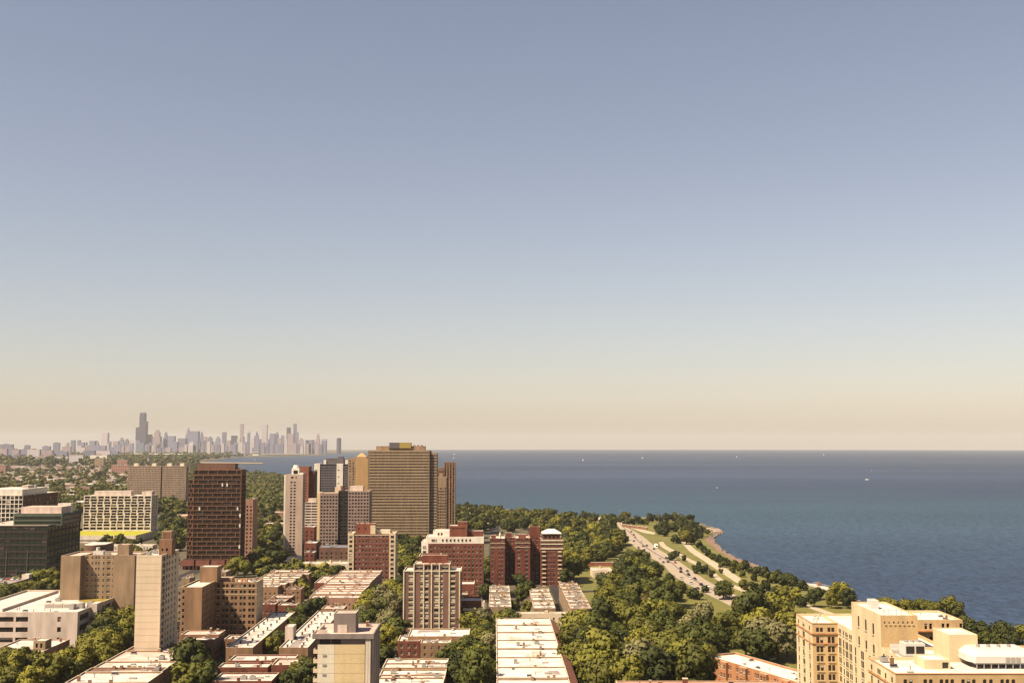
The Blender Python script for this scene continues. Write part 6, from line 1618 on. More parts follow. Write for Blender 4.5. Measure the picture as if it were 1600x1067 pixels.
def spots(pts, R0, R1, mix, seed, zc=4.0):
    r = random.Random(seed)
    for p in pts:
        x, y = UZ(p[0], p[1], zc)
        if blocked(x, y, .3 * (p[2] if len(p) > 2 else R0)): continue
        tree(x, y, p[2] if len(p) > 2 else r.uniform(R0, R1), p[3] if len(p) > 3 else r.choice(mix), hs=r.uniform(.9, 1.1))
D_, O_, Y_, P_, B_ = 'dark green', 'olive green', 'yellow-green', 'pale grey-green', 'brownish green'
# single trees seen clearly
spots([(1130, 926, 7.5, D_), (1057, 914, 4.6, D_), (1068, 916, 4.2, O_), (1079, 925, 4.4, D_), (1090, 927, 4.2, D_), (1046, 910, 5, D_), (1100, 916, 3.2, O_)], 4, 5, [D_], 1)
spots([(1187, 1000, 9.5, P_), (1216, 1006, 9.5, P_), (1165, 1000, 8, O_), (1232, 990, 8, O_), (1000, 1052, 10, P_), (1010, 1030, 8, Y_), (955, 930, 9, P_), (1021, 935, 7.5, B_), (1075, 985, 8, P_), (1100, 965, 8, P_), (950, 955, 9, B_), (985, 960, 9, O_), (1034, 950, 8, Y_)], 8, 9, [O_], 2, 8)
spots([(1050, 868, 4.5, D_), (1058, 862, 3.6), (1069, 869, 3.0), (1089, 888, 4.2), (1100, 888, 5.0), (1111, 893, 4.0), (1163, 912, 4.2, D_), (1178, 913, 4.2, D_), (1198, 914, 4.5), (1212, 922, 4.2), (1226, 929, 4.6), (1243, 934, 5.2), (1254, 938, 4.0), (1187, 920, 3.4), (1272, 938, 5.5), (1279, 927, 4.6, D_), (1307, 936, 6.2), (1316, 930, 6.5), (1325, 940, 5.5, D_), (1299, 940, 4.6), (1150, 930, 2.5), (1092, 876, 2.5), (1240, 920, 3), (1126, 887, 2.2), (1135, 902, 2), (1119, 870, 2.2), (1262, 930, 2.2)], 4, 5, [D_, O_, O_, Y_], 3)
# the shore edge
spots([(1083, 843), (1092, 850), (1099, 856), (1106, 862), (1113, 867), (1123, 871), (1131, 875), (1139, 878), (1148, 881), (1157, 884), (1166, 884, 5), (1174, 888), (1183, 891, 5), (1192, 893, 5), (1200, 896), (1207, 902), (1214, 901, 5), (1222, 907), (1230, 906, 5.5), (1238, 910, 5), (1252, 913, 4.6), (1246, 909), (1127, 879, 3), (1145, 887, 3), (1178, 899, 3), (1160, 893, 3)], 3.6, 4.8, [O_, D_, O_, Y_], 4)
spots([(1402, 952), (1412, 951), (1425, 950), (1440, 949), (1452, 950), (1463, 952), (1475, 951), (1486, 952, 6), (1497, 955, 6), (1504, 960, 4), (1512, 990, 7, D_), (1528, 992, 7, D_), (1545, 996, 6, D_), (1566, 1000, 7, D_), (1583, 1004, 6, D_), (1597, 985, 5, O_), (1603, 1000, 5, O_), (1388, 946), (1378, 944)], 5, 6, [O_, O_, Y_], 5, 6)
# promontory, beach line and the far park
patch([(1022, 812), (1040, 804), (1075, 804), (1080, 816), (1098, 826), (1082, 840), (1060, 842), (1035, 834), (1025, 825)], 5.5, 7.5, [D_, O_, O_], 30, 6, 6, .52)
spots([(1004, 812, 5), (990, 812, 4), (948, 806, 5.5), (956, 807, 6), (963, 808, 5), (940, 808, 4), (977, 812, 4), (860, 799, 6, O_), (882, 805, 4.5, D_), (873, 803, 3.5), (1075, 806, 4), (728, 791, 4.5), (736, 792, 4), (748, 794, 4), (757, 795, 3.6), (770, 797, 3.6), (786, 797, 4), (795, 798, 4), (826, 801, 4), (840, 805, 5), (900, 808, 4), (912, 809, 4), (922, 809, 4), (809, 803, 6, D_), (818, 804, 6, D_), (744, 799, 4.5), (765, 805, 5), (715, 800, 4)], 4, 5, [D_, O_, O_, Y_], 7, 6)
patch([(700, 812), (760, 806), (800, 808), (850, 812), (940, 812), (965, 822), (975, 842), (950, 868), (920, 880), (882, 905), (880, 838), (840, 822), (760, 824), (705, 822)], 5.5, 8, [D_, O_, O_, Y_, D_], 95, 8, 6, .58)
# the wooded park
spots([(1018, 808, 6.5), (1030, 808, 6), (1042, 807, 6.5), (1055, 806, 6.5), (1066, 807, 6.5), (1076, 810, 6), (1086, 818, 5), (1098, 824, 4.5), (1106, 826, 4), (1094, 832, 5), (1010, 812, 5), (996, 811, 6), (984, 812, 5)], 5, 7, [D_, O_], 40, 6)
patch([(962, 906), (972, 884), (985, 860), (1045, 898), (1052, 930), (1020, 940), (945, 940), (935, 925)], 7.5, 10, [D_, D_, O_, O_], 26, 9, 8, .62)
patch([(902, 1067), (893, 990), (915, 965), (930, 945), (985, 940), (1045, 950), (1056, 978), (1135, 978), (1170, 955), (1240, 955), (1243, 1005), (1145, 1008), (1100, 1018), (1098, 1067)], 7.5, 11, [D_, D_, O_, O_, O_, Y_], 62, 10, 9, .62)
patch([(1150, 952), (1185, 945), (1240, 950), (1240, 962), (1200, 975), (1150, 975)], 6, 8, [O_, D_, O_], 10, 11, 8, .5)
# behind the great slab and round the red towers
patch([(612, 828), (668, 822), (664, 845), (640, 880), (622, 890), (620, 850)], 6, 8, [D_, D_, O_], 20, 12, 7, .55)
patch([(700, 800), (720, 806), (712, 822), (690, 818)], 5, 7, [D_, O_], 6, 13, 7, .55)
patch([(545, 950), (590, 922), (622, 905), (630, 925), (630, 985), (600, 1035), (590, 985), (560, 958)], 6, 8.5, [O_, Y_, D_, P_], 24, 14, 7, .5)
patch([(733, 978), (770, 958), (798, 955), (790, 985), (765, 1002), (738, 998)], 6, 8, [O_, P_, D_, O_], 9, 15, 7, .5)
patch([(690, 1067), (700, 1040), (737, 1000), (778, 1008), (775, 1067)], 6.5, 9, [D_, D_, O_], 12, 16, 8, .5)
spots([(812, 908, 6.5, D_), (826, 912, 5.5, D_), (816, 925, 6.5, D_), (803, 937, 4, O_), (828, 930, 5.5, D_), (822, 942, 4, O_), (778, 945, 5, P_), (792, 950, 4, O_), (757, 985, 6, P_), (772, 990, 6, P_), (855, 955, 3.5, D_)], 5, 6, [D_], 17, 8)
spots([(758, 915, 5.5), (760, 900, 5.5), (761, 888, 5), (757, 928, 5), (762, 876, 5)], 5, 6, [D_], 41, 5)
# along the streets on the left
patch([(0, 1030), (40, 1018), (62, 1045), (95, 1040), (125, 1002), (200, 962), (207, 990), (150, 1035), (92, 1067), (0, 1067)], 6, 8.5, [D_, O_, Y_, O_], 34, 18, 8, .5)
patch([(0, 912), (60, 898), (94, 880), (94, 912), (50, 935), (0, 945)], 5.5, 7.5, [D_, O_, O_], 20, 19, 7, .5)
spots([(272, 1046, 9, O_), (296, 1042, 9, D_), (300, 1018, 6.5, D_), (312, 1010, 5, D_), (248, 1058, 7, O_), (320, 1060, 7, D_), (288, 1060, 8, O_)], 6, 8, [D_], 20, 9)
spots([(408, 992, 5.5), (420, 985, 5.5), (432, 996, 5.5), (425, 1003, 5), (413, 1000, 5), (440, 988, 5), (455, 958, 5.5), (468, 952, 5.5), (480, 948, 5.5), (470, 965, 5), (490, 945, 5.5), (458, 970, 5), (500, 940, 5), (530, 946, 5), (540, 944, 5), (518, 947, 4.5)], 5, 5.5, [D_, O_, D_], 21, 8)
spots([(470, 1030, 6, D_), (480, 1022, 6, D_), (478, 1042, 6, O_), (466, 1052, 6, O_), (450, 1060, 6, D_), (482, 1058, 6, D_), (490, 1010, 5, D_), (432, 1066, 6, O_), (610, 1058, 6.5, D_), (628, 1062, 7, O_), (645, 1060, 6, D_), (700, 1030, 6, D_)], 5, 6, [D_], 22, 7)
spots([(362, 890, 6, Y_), (372, 886, 7, O_), (382, 889, 6, O_), (352, 893, 4.5, Y_), (395, 875, 6, D_), (402, 868, 6), (410, 880, 5.5), (396, 862, 6), (420, 872, 5), (430, 880, 5), (436, 868, 5), (412, 862, 6), (425, 858, 6), (405, 850, 7), (420, 846, 7), (437, 850, 6), (470, 868, 4), (482, 870, 4), (450, 880, 4), (478, 905, 5), (470, 912, 5), (462, 905, 5), (452, 890, 5), (486, 888, 5), (500, 882, 4), (520, 880, 4)], 5, 6, [D_, O_, O_], 23, 6)
patch([(388, 790), (440, 780), (444, 845), (400, 850), (388, 830)], 6.5, 8.5, [O_, D_, O_], 26, 24, 6, .55)
spots([(255, 812, 7), (268, 808, 8, D_), (280, 812, 8), (265, 820, 8), (278, 826, 8), (286, 835, 7), (260, 832, 6), (272, 838, 7), (288, 818, 7), (250, 842, 4), (185, 850, 4, O_), (196, 849, 4, O_), (207, 848, 4, D_), (172, 853, 3.5), (216, 856, 4), (228, 860, 4), (240, 858, 4), (128, 826, 5), (112, 806, 6, O_), (120, 812, 6), (106, 818, 6, P_), (118, 822, 5), (232, 866, 4), (150, 868, 3.5)], 5, 6, [D_, O_, O_, Y_], 25, 6)

# trees past counting: the woods by the lake and the far western streets
def Nn_of(me):
    o = [(0, 0, 1)] * len(me.vertices)
    for l, n in zip(me.loops, me.corner_normals): o[l.vertex_index] = tuple(n.vector)
    return o
def wood(name, poly, n, R0, R1, seed, mats, cards=26, zc=4, avoid=True, label=None, given=None):
    r = np.random.RandomState(seed); rr = random.Random(seed)
    bases = []
    for q in range(4):
        me = crown_mesh('tmp', seed * 7 + q, 1.0, 1.5, 5, cards, .26, M[mats[0]])
        v = np.array([w.co[:] for w in me.vertices]); f = [tuple(p.vertices) for p in me.polygons]; bases.append((v, f, np.array(Nn_of(me)))); bpy.data.meshes.remove(me)
    VV, FF, NN, MI = [], [], [], []; off = 0; xs = [p[0] for p in poly]; ys = [p[1] for p in poly]; made = t = 0
    while made < n and t < n * 30:
        t += 1
        if given:
            x, y, R = given[made]; avoid = False
        else:
            px, py = rr.uniform(min(xs), max(xs)), rr.uniform(min(ys), max(ys))
            if not inside(px, py, poly): continue
            x, y = UZ(px, py, zc); R = rr.uniform(R0, R1)
        if not given and (not inside(x, y, SHORE) or (avoid and blocked(x, y, 3))): continue
        v, f, nn = bases[rr.randrange(4)]
        a = rr.uniform(0, 6.28); c, s = math.cos(a), math.sin(a); hs = R * rr.uniform(.8, 1.1)
        w = np.stack([(v[:, 0] * c - v[:, 1] * s) * R + x, (v[:, 0] * s + v[:, 1] * c) * R + y, v[:, 2] * hs + drop(x, y) + R * .15], 1)
        NN.append(np.stack([nn[:, 0] * c - nn[:, 1] * s, nn[:, 0] * s + nn[:, 1] * c, nn[:, 2]], 1)); MI += [rr.randrange(len(mats))] * len(f)
        VV.append(w); FF += [tuple(i + off for i in p) for p in f]; off += len(v); made += 1
    me = bpy.data.meshes.new(name); me.from_pydata(np.concatenate(VV).tolist(), [], FF)
    for q in mats: me.materials.append(M[q])
    me.polygons.foreach_set('material_index', MI); me.polygons.foreach_set('use_smooth', [True] * len(FF)); me.normals_split_custom_set_from_vertices(np.concatenate(NN).tolist())
    tag(link(name, me), label, None, None, 'stuff')
wood('lakeside_woods', [(380, 740), (402, 740), (425, 742), (447, 746), (446, 800), (440, 800), (384, 800), (378, 760)], 420, 8, 12, 31, ('leaf_far', 'leaf_dark'), 34)
wood('far_western_trees', [(-8, 724), (300, 720), (304, 732), (296, 800), (210, 800), (120, 800), (-8, 770)], 800, 7, 12, 32, ('leaf_far', 'leaf_dark'), 16)
wood('distant_parkland_trees', [(-8, 708), (180, 709), (330, 711), (395, 712), (370, 714), (310, 720), (306, 728), (-8, 728)], 900, 14, 26, 33, ('leaf_far', 'leaf_dark'), 8)
wood('parkland_by_brown_tower', [(294, 724), (384, 738), (384, 790), (294, 790)], 160, 8, 12, 34, ('leaf_far', 'leaf_dark'), 26)

wood('street_trees_beyond_brown_tower', [(386, 790), (446, 790), (446, 866), (420, 884), (398, 886), (386, 840)], 70, 5, 8, 36, ('leaf_olive', 'leaf_dark', 'leaf_olive', 'leaf_yellow', 'leaf_dark'), 70, 6)
wood('northern_park_trees', [(690, 806), (740, 801), (830, 806), (940, 811), (962, 822), (972, 845), (945, 870), (900, 880), (884, 870), (882, 838), (840, 824), (760, 822), (705, 824)], 150, 5.5, 8, 37, ('leaf_olive', 'leaf_dark', 'leaf_olive', 'leaf_yellow', 'leaf_dark'), 70, 6)
wood('trees_behind_the_red_slab', [(614, 826), (668, 820), (660, 868), (634, 888), (620, 870)], 34, 5.5, 8, 38, ('leaf_olive', 'leaf_dark', 'leaf_olive', 'leaf_yellow', 'leaf_dark'), 70, 6)
wood('trees_beside_the_roof_lawn', [(244, 792), (292, 790), (292, 852), (262, 856)], 40, 5, 8, 39, ('leaf_olive', 'leaf_dark', 'leaf_olive', 'leaf_yellow', 'leaf_dark'), 70, 6)
wood('yard_trees', [(446, 874), (545, 884), (530, 892), (476, 930), (450, 925), (400, 890)], 40, 3.5, 6, 40, ('leaf_olive', 'leaf_dark', 'leaf_olive', 'leaf_yellow', 'leaf_dark'), 70, 5)
wood('yard_trees_west', [(125, 840), (250, 838), (285, 870), (270, 900), (215, 862), (130, 868)], 26, 3, 5.5, 41, ('leaf_olive', 'leaf_dark', 'leaf_olive', 'leaf_yellow', 'leaf_dark'), 70, 4)
wood('beach_edge_trees', [(703, 791.5), (800, 797.5), (900, 806), (985, 809.5), (985, 816), (900, 816), (800, 809), (703, 803)], 95, 3.5, 6, 42, ('leaf_olive', 'leaf_dark', 'leaf_olive', 'leaf_yellow', 'leaf_dark'), 70, 0)
TREELM = {'the cream hotel': UZ(1270, 1010), 'the diagonal brick block': UZ(1170, 1050), 'the long central white row': UZ(870, 1010), 'the park edge flats': UZ(905, 960), 'the red court towers': UZ(830, 915), 'the striped tower': UZ(675, 980), 'the near panelled tower': (-130, 360),
          'the cream slab': UZ(245, 1020), 'the beige school': UZ(100, 1010), 'the parking deck': UZ(50, 910), 'the brown grid tower': UZ(335, 888), 'the slim cream tower': UZ(460, 868), 'the red slab': UZ(580, 900), 'the great tan slab': UZ(640, 850), 'the highway bend': UZ(975, 832), 'the rocky point': UZ(1110, 832),
          'the middle of the highway': UZ(1065, 890), 'the sandy shore': UZ(800, 805), 'the lake pier': UZ(1272, 915), 'the garden building': UZ(940, 890), 'the honeycomb block': UZ(190, 838), 'the orange brown block': UZ(370, 985), 'the vented roof strips': UZ(430, 1010), 'the row before the red slab': UZ(530, 925), 'the white topped brick house': UZ(720, 935), 'the promenade end': UZ(1160, 910), 'the small park clearing': UZ(1090, 945)}

# ------------------------------------------------------------------ cars
PAINT = {}
for n, c in (('black', (.012, .011, .012)), ('dark grey', (.06, .055, .055)), ('white', (.75, .72, .66)), ('red', (.30, .035, .025)), ('silver', (.42, .40, .37)), ('dark blue', (.02, .03, .07))):
    PAINT[n] = plain('paint_' + n.replace(' ', '_'), c, .3, 0, .5)
def car_parts(kind):
    L, W_, hb, hr = {'car': (4.6, 1.85, .85, 1.45), 'suv': (4.9, 1.95, 1.0, 1.8), 'truck': (9.0, 2.5, 1.3, 3.3)}[kind]
    b = MB(); x = L / 2; y = W_ / 2
    prof = [(-x, .32), (x, .32), (x, hb * .78), (x * .55, hb), (-x * .72, hb), (-x, hb * .9)]
    n = len(prof)
    for k in range(n):
        p, q = prof[k], prof[(k + 1) % n]; b.quad((p[0], -y, p[1]), (p[0], y, p[1]), (q[0], y, q[1]), (q[0], -y, q[1]))
    b.poly([(p[0], -y, p[1]) for p in prof]); b.poly([(p[0], y, p[1]) for p in prof[::-1]])
    if kind == 'truck': b.box(-x, x * .45, -y, y, hb + .02, hr); b.box(x * .55, x * .98, -y * .95, y * .95, hb, hr * .78)
    else: b.box(-x * .55, x * .12, -y * .78, y * .78, hr - .03, hr + .03)
    body = b
    g = MB(); lo = [(-x * .74, -y * .92), (x * .5, -y * .92), (x * .5, y * .92), (-x * .74, y * .92)]; hi = [(-x * .56, -y * .76), (x * .14, -y * .76), (x * .14, y * .76), (-x * .56, y * .76)]
    if kind == 'truck': lo = [(x * .985, -y * .8), (x * .999, -y * .8), (x * .999, y * .8), (x * .985, y * .8)]; hi = lo
    for k in range(4): g.quad((*lo[k], hb + .005), (*lo[(k + 1) % 4], hb + .005), (*hi[(k + 1) % 4], hr - .035 if kind != 'truck' else hr * .7), (*hi[k], hr - .035 if kind != 'truck' else hr * .7))
    w = MB()
    for k in range(10):
        a, c = 2 * math.pi * k / 10, 2 * math.pi * (k + 1) / 10; R = .33 if kind != 'truck' else .48
        w.quad((math.cos(a) * R, -.11, math.sin(a) * R), (math.cos(a) * R, .11, math.sin(a) * R), (math.cos(c) * R, .11, math.sin(c) * R), (math.cos(c) * R, -.11, math.sin(c) * R))
    for s in (-.11, .11): w.poly([(math.cos(2 * math.pi * k / 10) * R, s, math.sin(2 * math.pi * k / 10) * R) for k in range(10)][::(1 if s < 0 else -1)])
    return body, g, w, L, W_, R
CAR = {}
def car(x, y, z, rz, kind, color, label, group):
    if kind not in CAR:
        b, g, w, L, W_, R = car_parts(kind); CAR[kind] = (b, g.mesh('windows', ['glass']), w.mesh('wheel', ['tyre']), L, W_, R)
    key = (kind, color)
    if key not in CAR: CAR[key] = CAR[kind][0].mesh('body', [PAINT[color]])
    T = thing('truck' if kind == 'truck' else 'car', label, 'truck' if kind == 'truck' else 'car', x, y, z, rz, group)
    link('body', CAR[key], T); link('glazing', CAR[kind][1], T)
    _, _, w, L, W_, R = CAR[kind]
    for sx in (-.31, .31):
        for sy in (-.46, .46): link('wheel', w, T, (L * sx, W_ * sy, R))
    return T
HC = [((a[0] + c[0]) / 2, (a[1] + c[1]) / 2) for a, c in zip(HL, HR)]
def road_dir(x, y):
    k = min(range(len(HC) - 1), key=lambda i: math.hypot(HC[i][0] - x, HC[i][1] - y))
    dx, dy = HC[k + 1][0] - HC[k][0], HC[k + 1][1] - HC[k][1]; side = (x - HC[k][0]) * dy - (y - HC[k][1]) * dx
    return math.atan2(dy, dx) + (0 if side < 0 else math.pi)
ZC = [(482, 240, 'black'), (493, 262, 'dark grey'), (482, 292, 'black'), (520, 347, 'black'), (560, 334, 'dark grey'), (590, 330, 'black'), (568, 365, 'dark grey'), (605, 398, 'black'), (590, 410, 'dark grey'), (650, 358, 'dark blue'), (668, 341, 'white', 'truck'), (685, 405, 'white'), (752, 433, 'black'), (765, 465, 'black'), (795, 447, 'black'), (728, 468, 'dark grey'), (828, 470, 'red'), (872, 522, 'black', 'suv'), (873, 548, 'black', 'suv'), (928, 542, 'dark grey'), (938, 572, 'black', 'suv'), (945, 600, 'white'), (990, 608, 'dark blue', 'suv'), (960, 640, 'silver'), (1042, 655, 'black', 'suv'), (1015, 685, 'dark grey'), (990, 690, 'black'), (1100, 665, 'white'), (1318, 770, 'black', 'suv'), (1348, 765, 'dark grey', 'suv'), (460, 215, 'dark grey'), (545, 300, 'silver'), (700, 440, 'silver'), (880, 600, 'silver')]
cnt = {}
for q in sorted(ZC, key=lambda q: q[1]):
    px, py = 900 + q[0] / 5.333, 790 + q[1] / 5.333; x, y = UZ(px, py, .8); kind = q[3] if len(q) > 3 else 'car'
    c = cnt.get((q[2], kind), 0); cnt[q[2], kind] = c + 1
    nm = {'car': 'car', 'suv': 'tall car', 'truck': 'box truck'}[kind]
    car(x, y, .125, road_dir(x, y), kind, q[2], f'{q[2]} {nm} on the highway, {ordn(c) if c else "first"} {q[2]} one counted from the far bend', 'vehicles on the lakeside highway')
T, xe, d = PARK
rs = random.Random(9); n = 0
for rown in range(5):
    for k in range(16):
        if rs.random() < .28: continue
        lx, ly = 3 + k * (xe - 8) / 16, 5 + rown * 9
        v = Matrix.Translation(T.location) @ Matrix.Rotation(GR, 4, 'Z')
        p = v @ Vector((lx, ly, 9.0)); c = rs.choice(('white', 'silver', 'white', 'dark grey', 'black', 'red'))
        car(p.x, p.y, 9.01, GR + 1.5708, 'car', c, f'{c} parked car on the parking deck, {["front", "second", "third", "fourth", "rear"][rown]} row, {ordn(k) if k else "first"} bay from the west', 'cars on the parking deck')
# parked cars on the street between the central row and the park
x0, y0 = UZ(912, 1010)
for k in range(24):
    t = -95 + k * 8.2; px, py = x0 - sgn * t + 4.0, y0 + cg * t
    if rs.random() < .25 or px == 0: continue
    c = rs.choice(('white', 'silver', 'dark grey', 'black', 'white', 'red')); car(px, py, .055, GR + 1.5708, 'car', c, f'{c} car parked in the street beside the central white row, place {ordn(k) if k else "first"} going back', 'cars parked beside the central row')
# street lamps along the highway
lm = MB(); lm.cyl(0, 0, 0, 11, .14, .09, 6)
la = MB(); la.box(0, 2.6, -.05, .05, 10.9, 11.05, bottom=True); lh = MB(); lh.box(2.2, 3.1, -.16, .16, 10.75, 10.95, bottom=True)
lmm, lam, lhm = lm.mesh('pole', ['metal_grey']), la.mesh('arm', ['metal_grey']), lh.mesh('lamp_head', ['metal_white'])
for k, i in enumerate(range(1, 20, 2)):
    x, y = HR[i][0] + 1.5, HR[i][1]
    T = thing('street_lamp', f'slender grey street lamp on the lake side of the highway, {ordn(k) if k else "first"} from the far bend', 'street lamp', x, y, .05, road_dir(x, y) + 1.57, 'street lamps along the highway')
    link('pole', lmm, T); link('arm', lam, T); link('lamp_head', lhm, T)
# boats
def boat(px, py, L, kind, label):
    L *= .45
    x, y = UZ(px, py, -1.5); T = thing('boat', label, 'boat', x, y, -1.5, rnd.uniform(-.3, .3), 'boats on the lake'); b = MB()
    w = L * .28; pts = [(-L / 2, -w / 2), (L * .2, -w / 2), (L / 2, 0), (L * .2, w / 2), (-L / 2, w / 2)]
    b.prism(pts, -.2, L * .11); b.build('hull', 'hull_white', T)
    if kind == 'sail':
        b = MB(); b.cyl(0, 0, L * .1, L * 1.25, .12, .06, 5); b.build('mast', 'metal_white', T)
        b = MB(); b.poly([(-L * .42, .05, L * .2), (-.05, .05, L * .2), (-.05, .05, L * 1.2)]); b.poly([(.1, .25, L * .2), (L * .42, .05, L * .2), (.1, .05, L * 1.0)]); b.build('sail', 'sail', T)
    else:
        b = MB(); b.box(-L * .22, L * .12, -w * .32, w * .32, L * .11, L * .27); b.build('cabin', 'hull_white', T); b = MB(); b.box(-L * .2, L * .125, -w * .33, w * .33, L * .17, L * .23); b.build('cabin_window', 'glass', T)
boat(1355, 749.5, 26, 'motor', 'white motor yacht on the open lake, largest boat in view')
for i, (px, py, L, k, t) in enumerate(((1120.5, 762, 11, 'motor', 'small white motor boat off the rocky point'), (1003.5, 716, 18, 'sail', 'white sailing boat near the horizon right of the great tan slab'), (910.8, 719.5, 18, 'sail', 'white sailing boat near the horizon, first right of the ribbed tower'), (710, 710, 22, 'sail', 'sailing boat just above the brown ribbed tower'), (709, 716, 16, 'sail', 'smaller sailing boat close above the brown ribbed tower roof'), (1151, 714, 18, 'sail', 'white sailing boat near the horizon above the small motor boat'), (1287, 711, 24, 'sail', 'reddish hazy sail near the horizon left of the yacht'), (1362, 735, 12, 'motor', 'tiny white boat just above the yacht'), (398, 718.3, 20, 'motor', 'white boat in the bay below the skyline'))):
    boat(px, py, L, k, t)
# rocks of the point, pier and shore stones
def rock_mesh(seed):
    r = random.Random(seed); bm = bmesh.new(); bmesh.ops.create_icosphere(bm, subdivisions=1, radius=1)
    for v in bm.verts: v.co *= r.uniform(.7, 1.25); v.co.z *= .6
    me = bpy.data.meshes.new('rock'); bm.to_mesh(me); bm.free(); me.materials.append(M['rock']); return me
RK = [rock_mesh(k) for k in range(4)]
pt = pxs([(1108, 833), (1128, 830), (1121, 826), (1108, 824), (1098, 828)])
rs = random.Random(4); n = 0
while n < 46:
    px, py = rs.uniform(1098, 1129), rs.uniform(823, 836); x, y = UZ(px, py)
    if not inside(x, y, pt): continue
    o = link('rock', RK[n % 4], None, (x, y, drop(x, y) + .1), rs.uniform(0, 6)); s = rs.uniform(1.2, 3.2); o.scale = (s, s * rs.uniform(.7, 1.2), s * .7)
    tag(o, f'brownish boulder of the rocky point, {ordn(n) if n else "first"} from the tip by distance', 'rock', 'boulders of the rocky point'); n += 1
rocks = sorted([o for o in COL.objects if o.name.split('.')[0] == 'rock'], key=lambda o: (o.location.x - 243) ** 2 + (o.location.y - 1338) ** 2)
for k, o in enumerate(rocks): o['label'] = f'brownish boulder of the rocky point, {ordn(k)} to its tip' if k else 'brownish boulder at the very tip of the rocky point'
b = MB()
rs = random.Random(6)
for k in range(len(coast) - 1):
    a, c = coast[k], coast[k + 1]; L = math.hypot(c[0] - a[0], c[1] - a[1]); n = int(min(160, L / 2.2))
    for q in range(n):
        t = rs.random(); x, y = a[0] + (c[0] - a[0]) * t + rs.uniform(-2.2, 2.2), a[1] + (c[1] - a[1]) * t + rs.uniform(-2.2, 2.2); s = rs.uniform(.7, 1.7); z = drop(x, y) - .6
        P = [(x + math.cos(i * 1.26 + t * 9) * s * rs.uniform(.7, 1.2), y + math.sin(i * 1.26 + t * 9) * s * rs.uniform(.7, 1.2)) for i in range(5)]
        b.prism(P, z - .8, z + rs.uniform(.4, 1.1))
tag(b.build('shore_stones', 'rock'), kind='stuff')
x, y = UZ(1262, 912, .5); x2, y2 = UZ(1296, 921, .5)
T = thing('pier', 'low concrete pier edge with a railing and small hut at the lake side', 'pier', x, y, 0, math.atan2(y2 - y, x2 - x)); L = math.hypot(x2 - x, y2 - y)
b = MB(); b.box(0, L, -2, 5, -1.5, .7); b.build('deck', 'concrete_pink', T)
b = MB(); b.box(L * .36, L * .36 + 2.4, 1, 3, .7, 3.2); b.build('hut', 'brick_orange', T)
for k in range(10): b = MB(); b.box(k * L / 10, k * L / 10 + .12, 4.7, 4.82, .7, 1.9); b.build('railing_post', 'metal_white', T)
b = MB(); b.box(0, L, 4.7, 4.8, 1.8, 1.92, bottom=True); b.build('handrail', 'metal_white', T)
# footbridge wall and ramp at the highway bend
x, y = UZ(972, 823); x2, y2 = UZ(1011, 828)
T = thing('footbridge', 'low brown parapet wall of the crossing by the highway bend', 'bridge', x, y, 0, math.atan2(y2 - y, x2 - x)); L = math.hypot(x2 - x, y2 - y)
b = MB(); b.box(0, L, 0, .8, 0, 3.2); b.build('parapet', 'brick_brown', T); b = MB(); b.box(-.2, L + .2, -.15, .95, 3.2, 3.5); b.build('coping', 'coping', T)
for k in range(7): b = MB(); b.box(k * L / 7 + 1, k * L / 7 + 1.8, -.35, -.004, 0, 3.6); b.build('pier', 'brick_brown', T)
# long garden terrace wall behind the garden building
x, y = UZ(916, 884); x2, _ = UZ(958, 884)
T = thing('garden_wall', 'orange brown terrace wall above the beige garden building', 'wall', x, y, 0); b = MB(); b.box(0, x2 - x, 0, .8, 0, 3); b.build('wall', 'brick_rust', T); b = MB(); b.box(-.1, x2 - x + .1, -.1, .9, 3, 3.25); b.build('coping', 'coping', T)

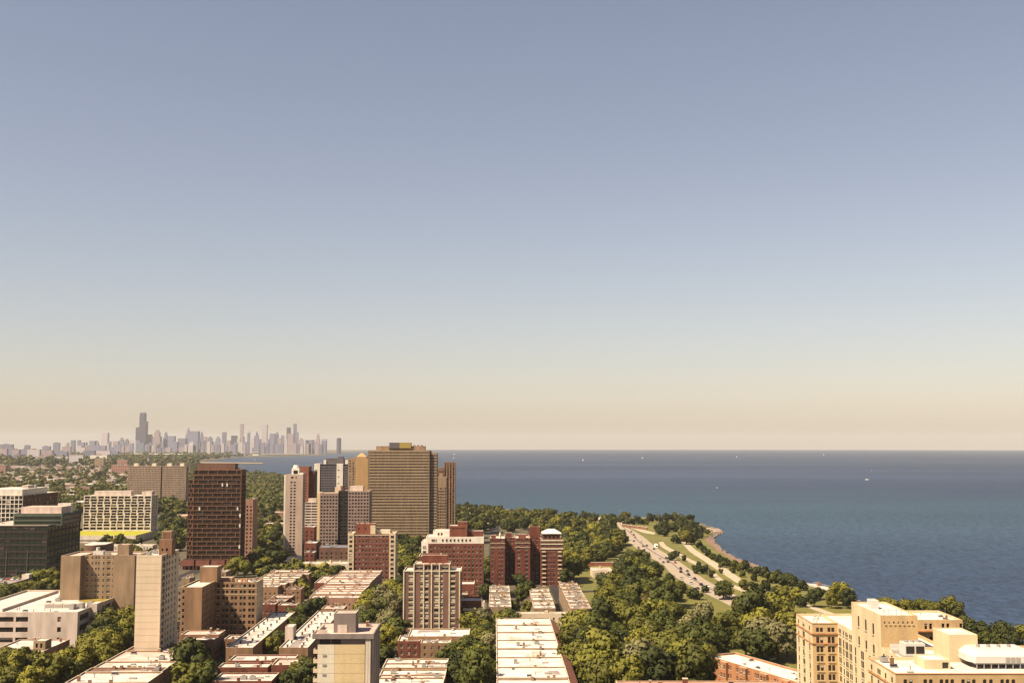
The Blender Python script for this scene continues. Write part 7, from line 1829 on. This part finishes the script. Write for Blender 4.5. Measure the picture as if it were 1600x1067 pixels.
# ------------------------------------------------------------------ leave out the trees that other things hide from the photograph
from mathutils.bvhtree import BVHTree
bpy.context.view_layer.update()
BV, BF, BO = [], [], []
for o in COL.objects:
    if o.type == 'MESH' and o.name.split('.')[0] in ('wall', 'roof_slab', 'penthouse', 'podium', 'end_wall', 'corner_bay', 'top_storey'):
        mw = o.matrix_world; i = len(BV)
        BV += [tuple(mw @ v.co) for v in o.data.vertices]
        for p in o.data.polygons: BF.append(tuple(v + i for v in p.vertices)); BO.append(-1)
bmi = bmesh.new(); bmesh.ops.create_icosphere(bmi, subdivisions=1, radius=1); iv = [v.co.copy() for v in bmi.verts]; fi = [tuple(v.index for v in f.verts) for f in bmi.faces]; bmi.free()
for k, t in enumerate(trees):
    R = TP[k][2]; c = Vector((t[1], t[2], drop(t[1], t[2]) + R * 1.15)); i = len(BV)
    BV += [tuple(c + Vector((v.x * R * .92, v.y * R * .92, v.z * R * .85))) for v in iv]
    for f in fi: BF.append(tuple(v + i for v in f)); BO.append(k)
bvh = BVHTree.FromPolygons(BV, BF)
def shows(k):
    R = TP[k][2]; c = Vector((trees[k][1], trees[k][2], drop(trees[k][1], trees[k][2]) + R * 1.15)); o = Vector((0, 0, H)); hits = 0
    for q in range(40):
        a = q * 2.4; s = math.sqrt((q + .5) / 40)
        p = c + Vector((math.cos(a) * R * s * .88, 0, math.sin(a) * R * s * .8)); d = (p - o).normalized()
        u = d.x / (d.y * CP + d.z * SP); v_ = (d.z * CP - d.y * SP) / (d.y * CP + d.z * SP)
        if abs(u) > 800 / F or v_ < -533 / F: continue
        h = bvh.ray_cast(o, d)
        if h[2] is not None and BO[h[2]] == k: hits += 1
    return hits >= 2
keep = []
for i, t in enumerate(trees):
    T, R = t[0], TP[i][2]
    if shows(i): keep.append((t, R))
    else:
        for c in list(T.children): bpy.data.objects.remove(c)
        bpy.data.objects.remove(T)
print('trees kept', len(keep), 'of', len(trees))
keep.sort(key=lambda k: -k[1] / math.hypot(k[0][1], k[0][2]))
rest = keep[288:]; keep = keep[:288]
if rest:
    wood('smaller_trees', [(0, 0), (1, 0), (1, 1)], len(rest), 1, 1, 35, ('leaf_olive', 'leaf_dark', 'leaf_olive', 'leaf_dark', 'leaf_dark'), 70, given=[(t[1], t[2], R * .95) for t, R in rest])
    for t, R in rest:
        for c in list(t[0].children): bpy.data.objects.remove(c)
        bpy.data.objects.remove(t[0])
for t, R in keep: t[0]['group'] = 'trees of the city and the lakeside park'
rank_labels([t for t, R in keep], TREELM)
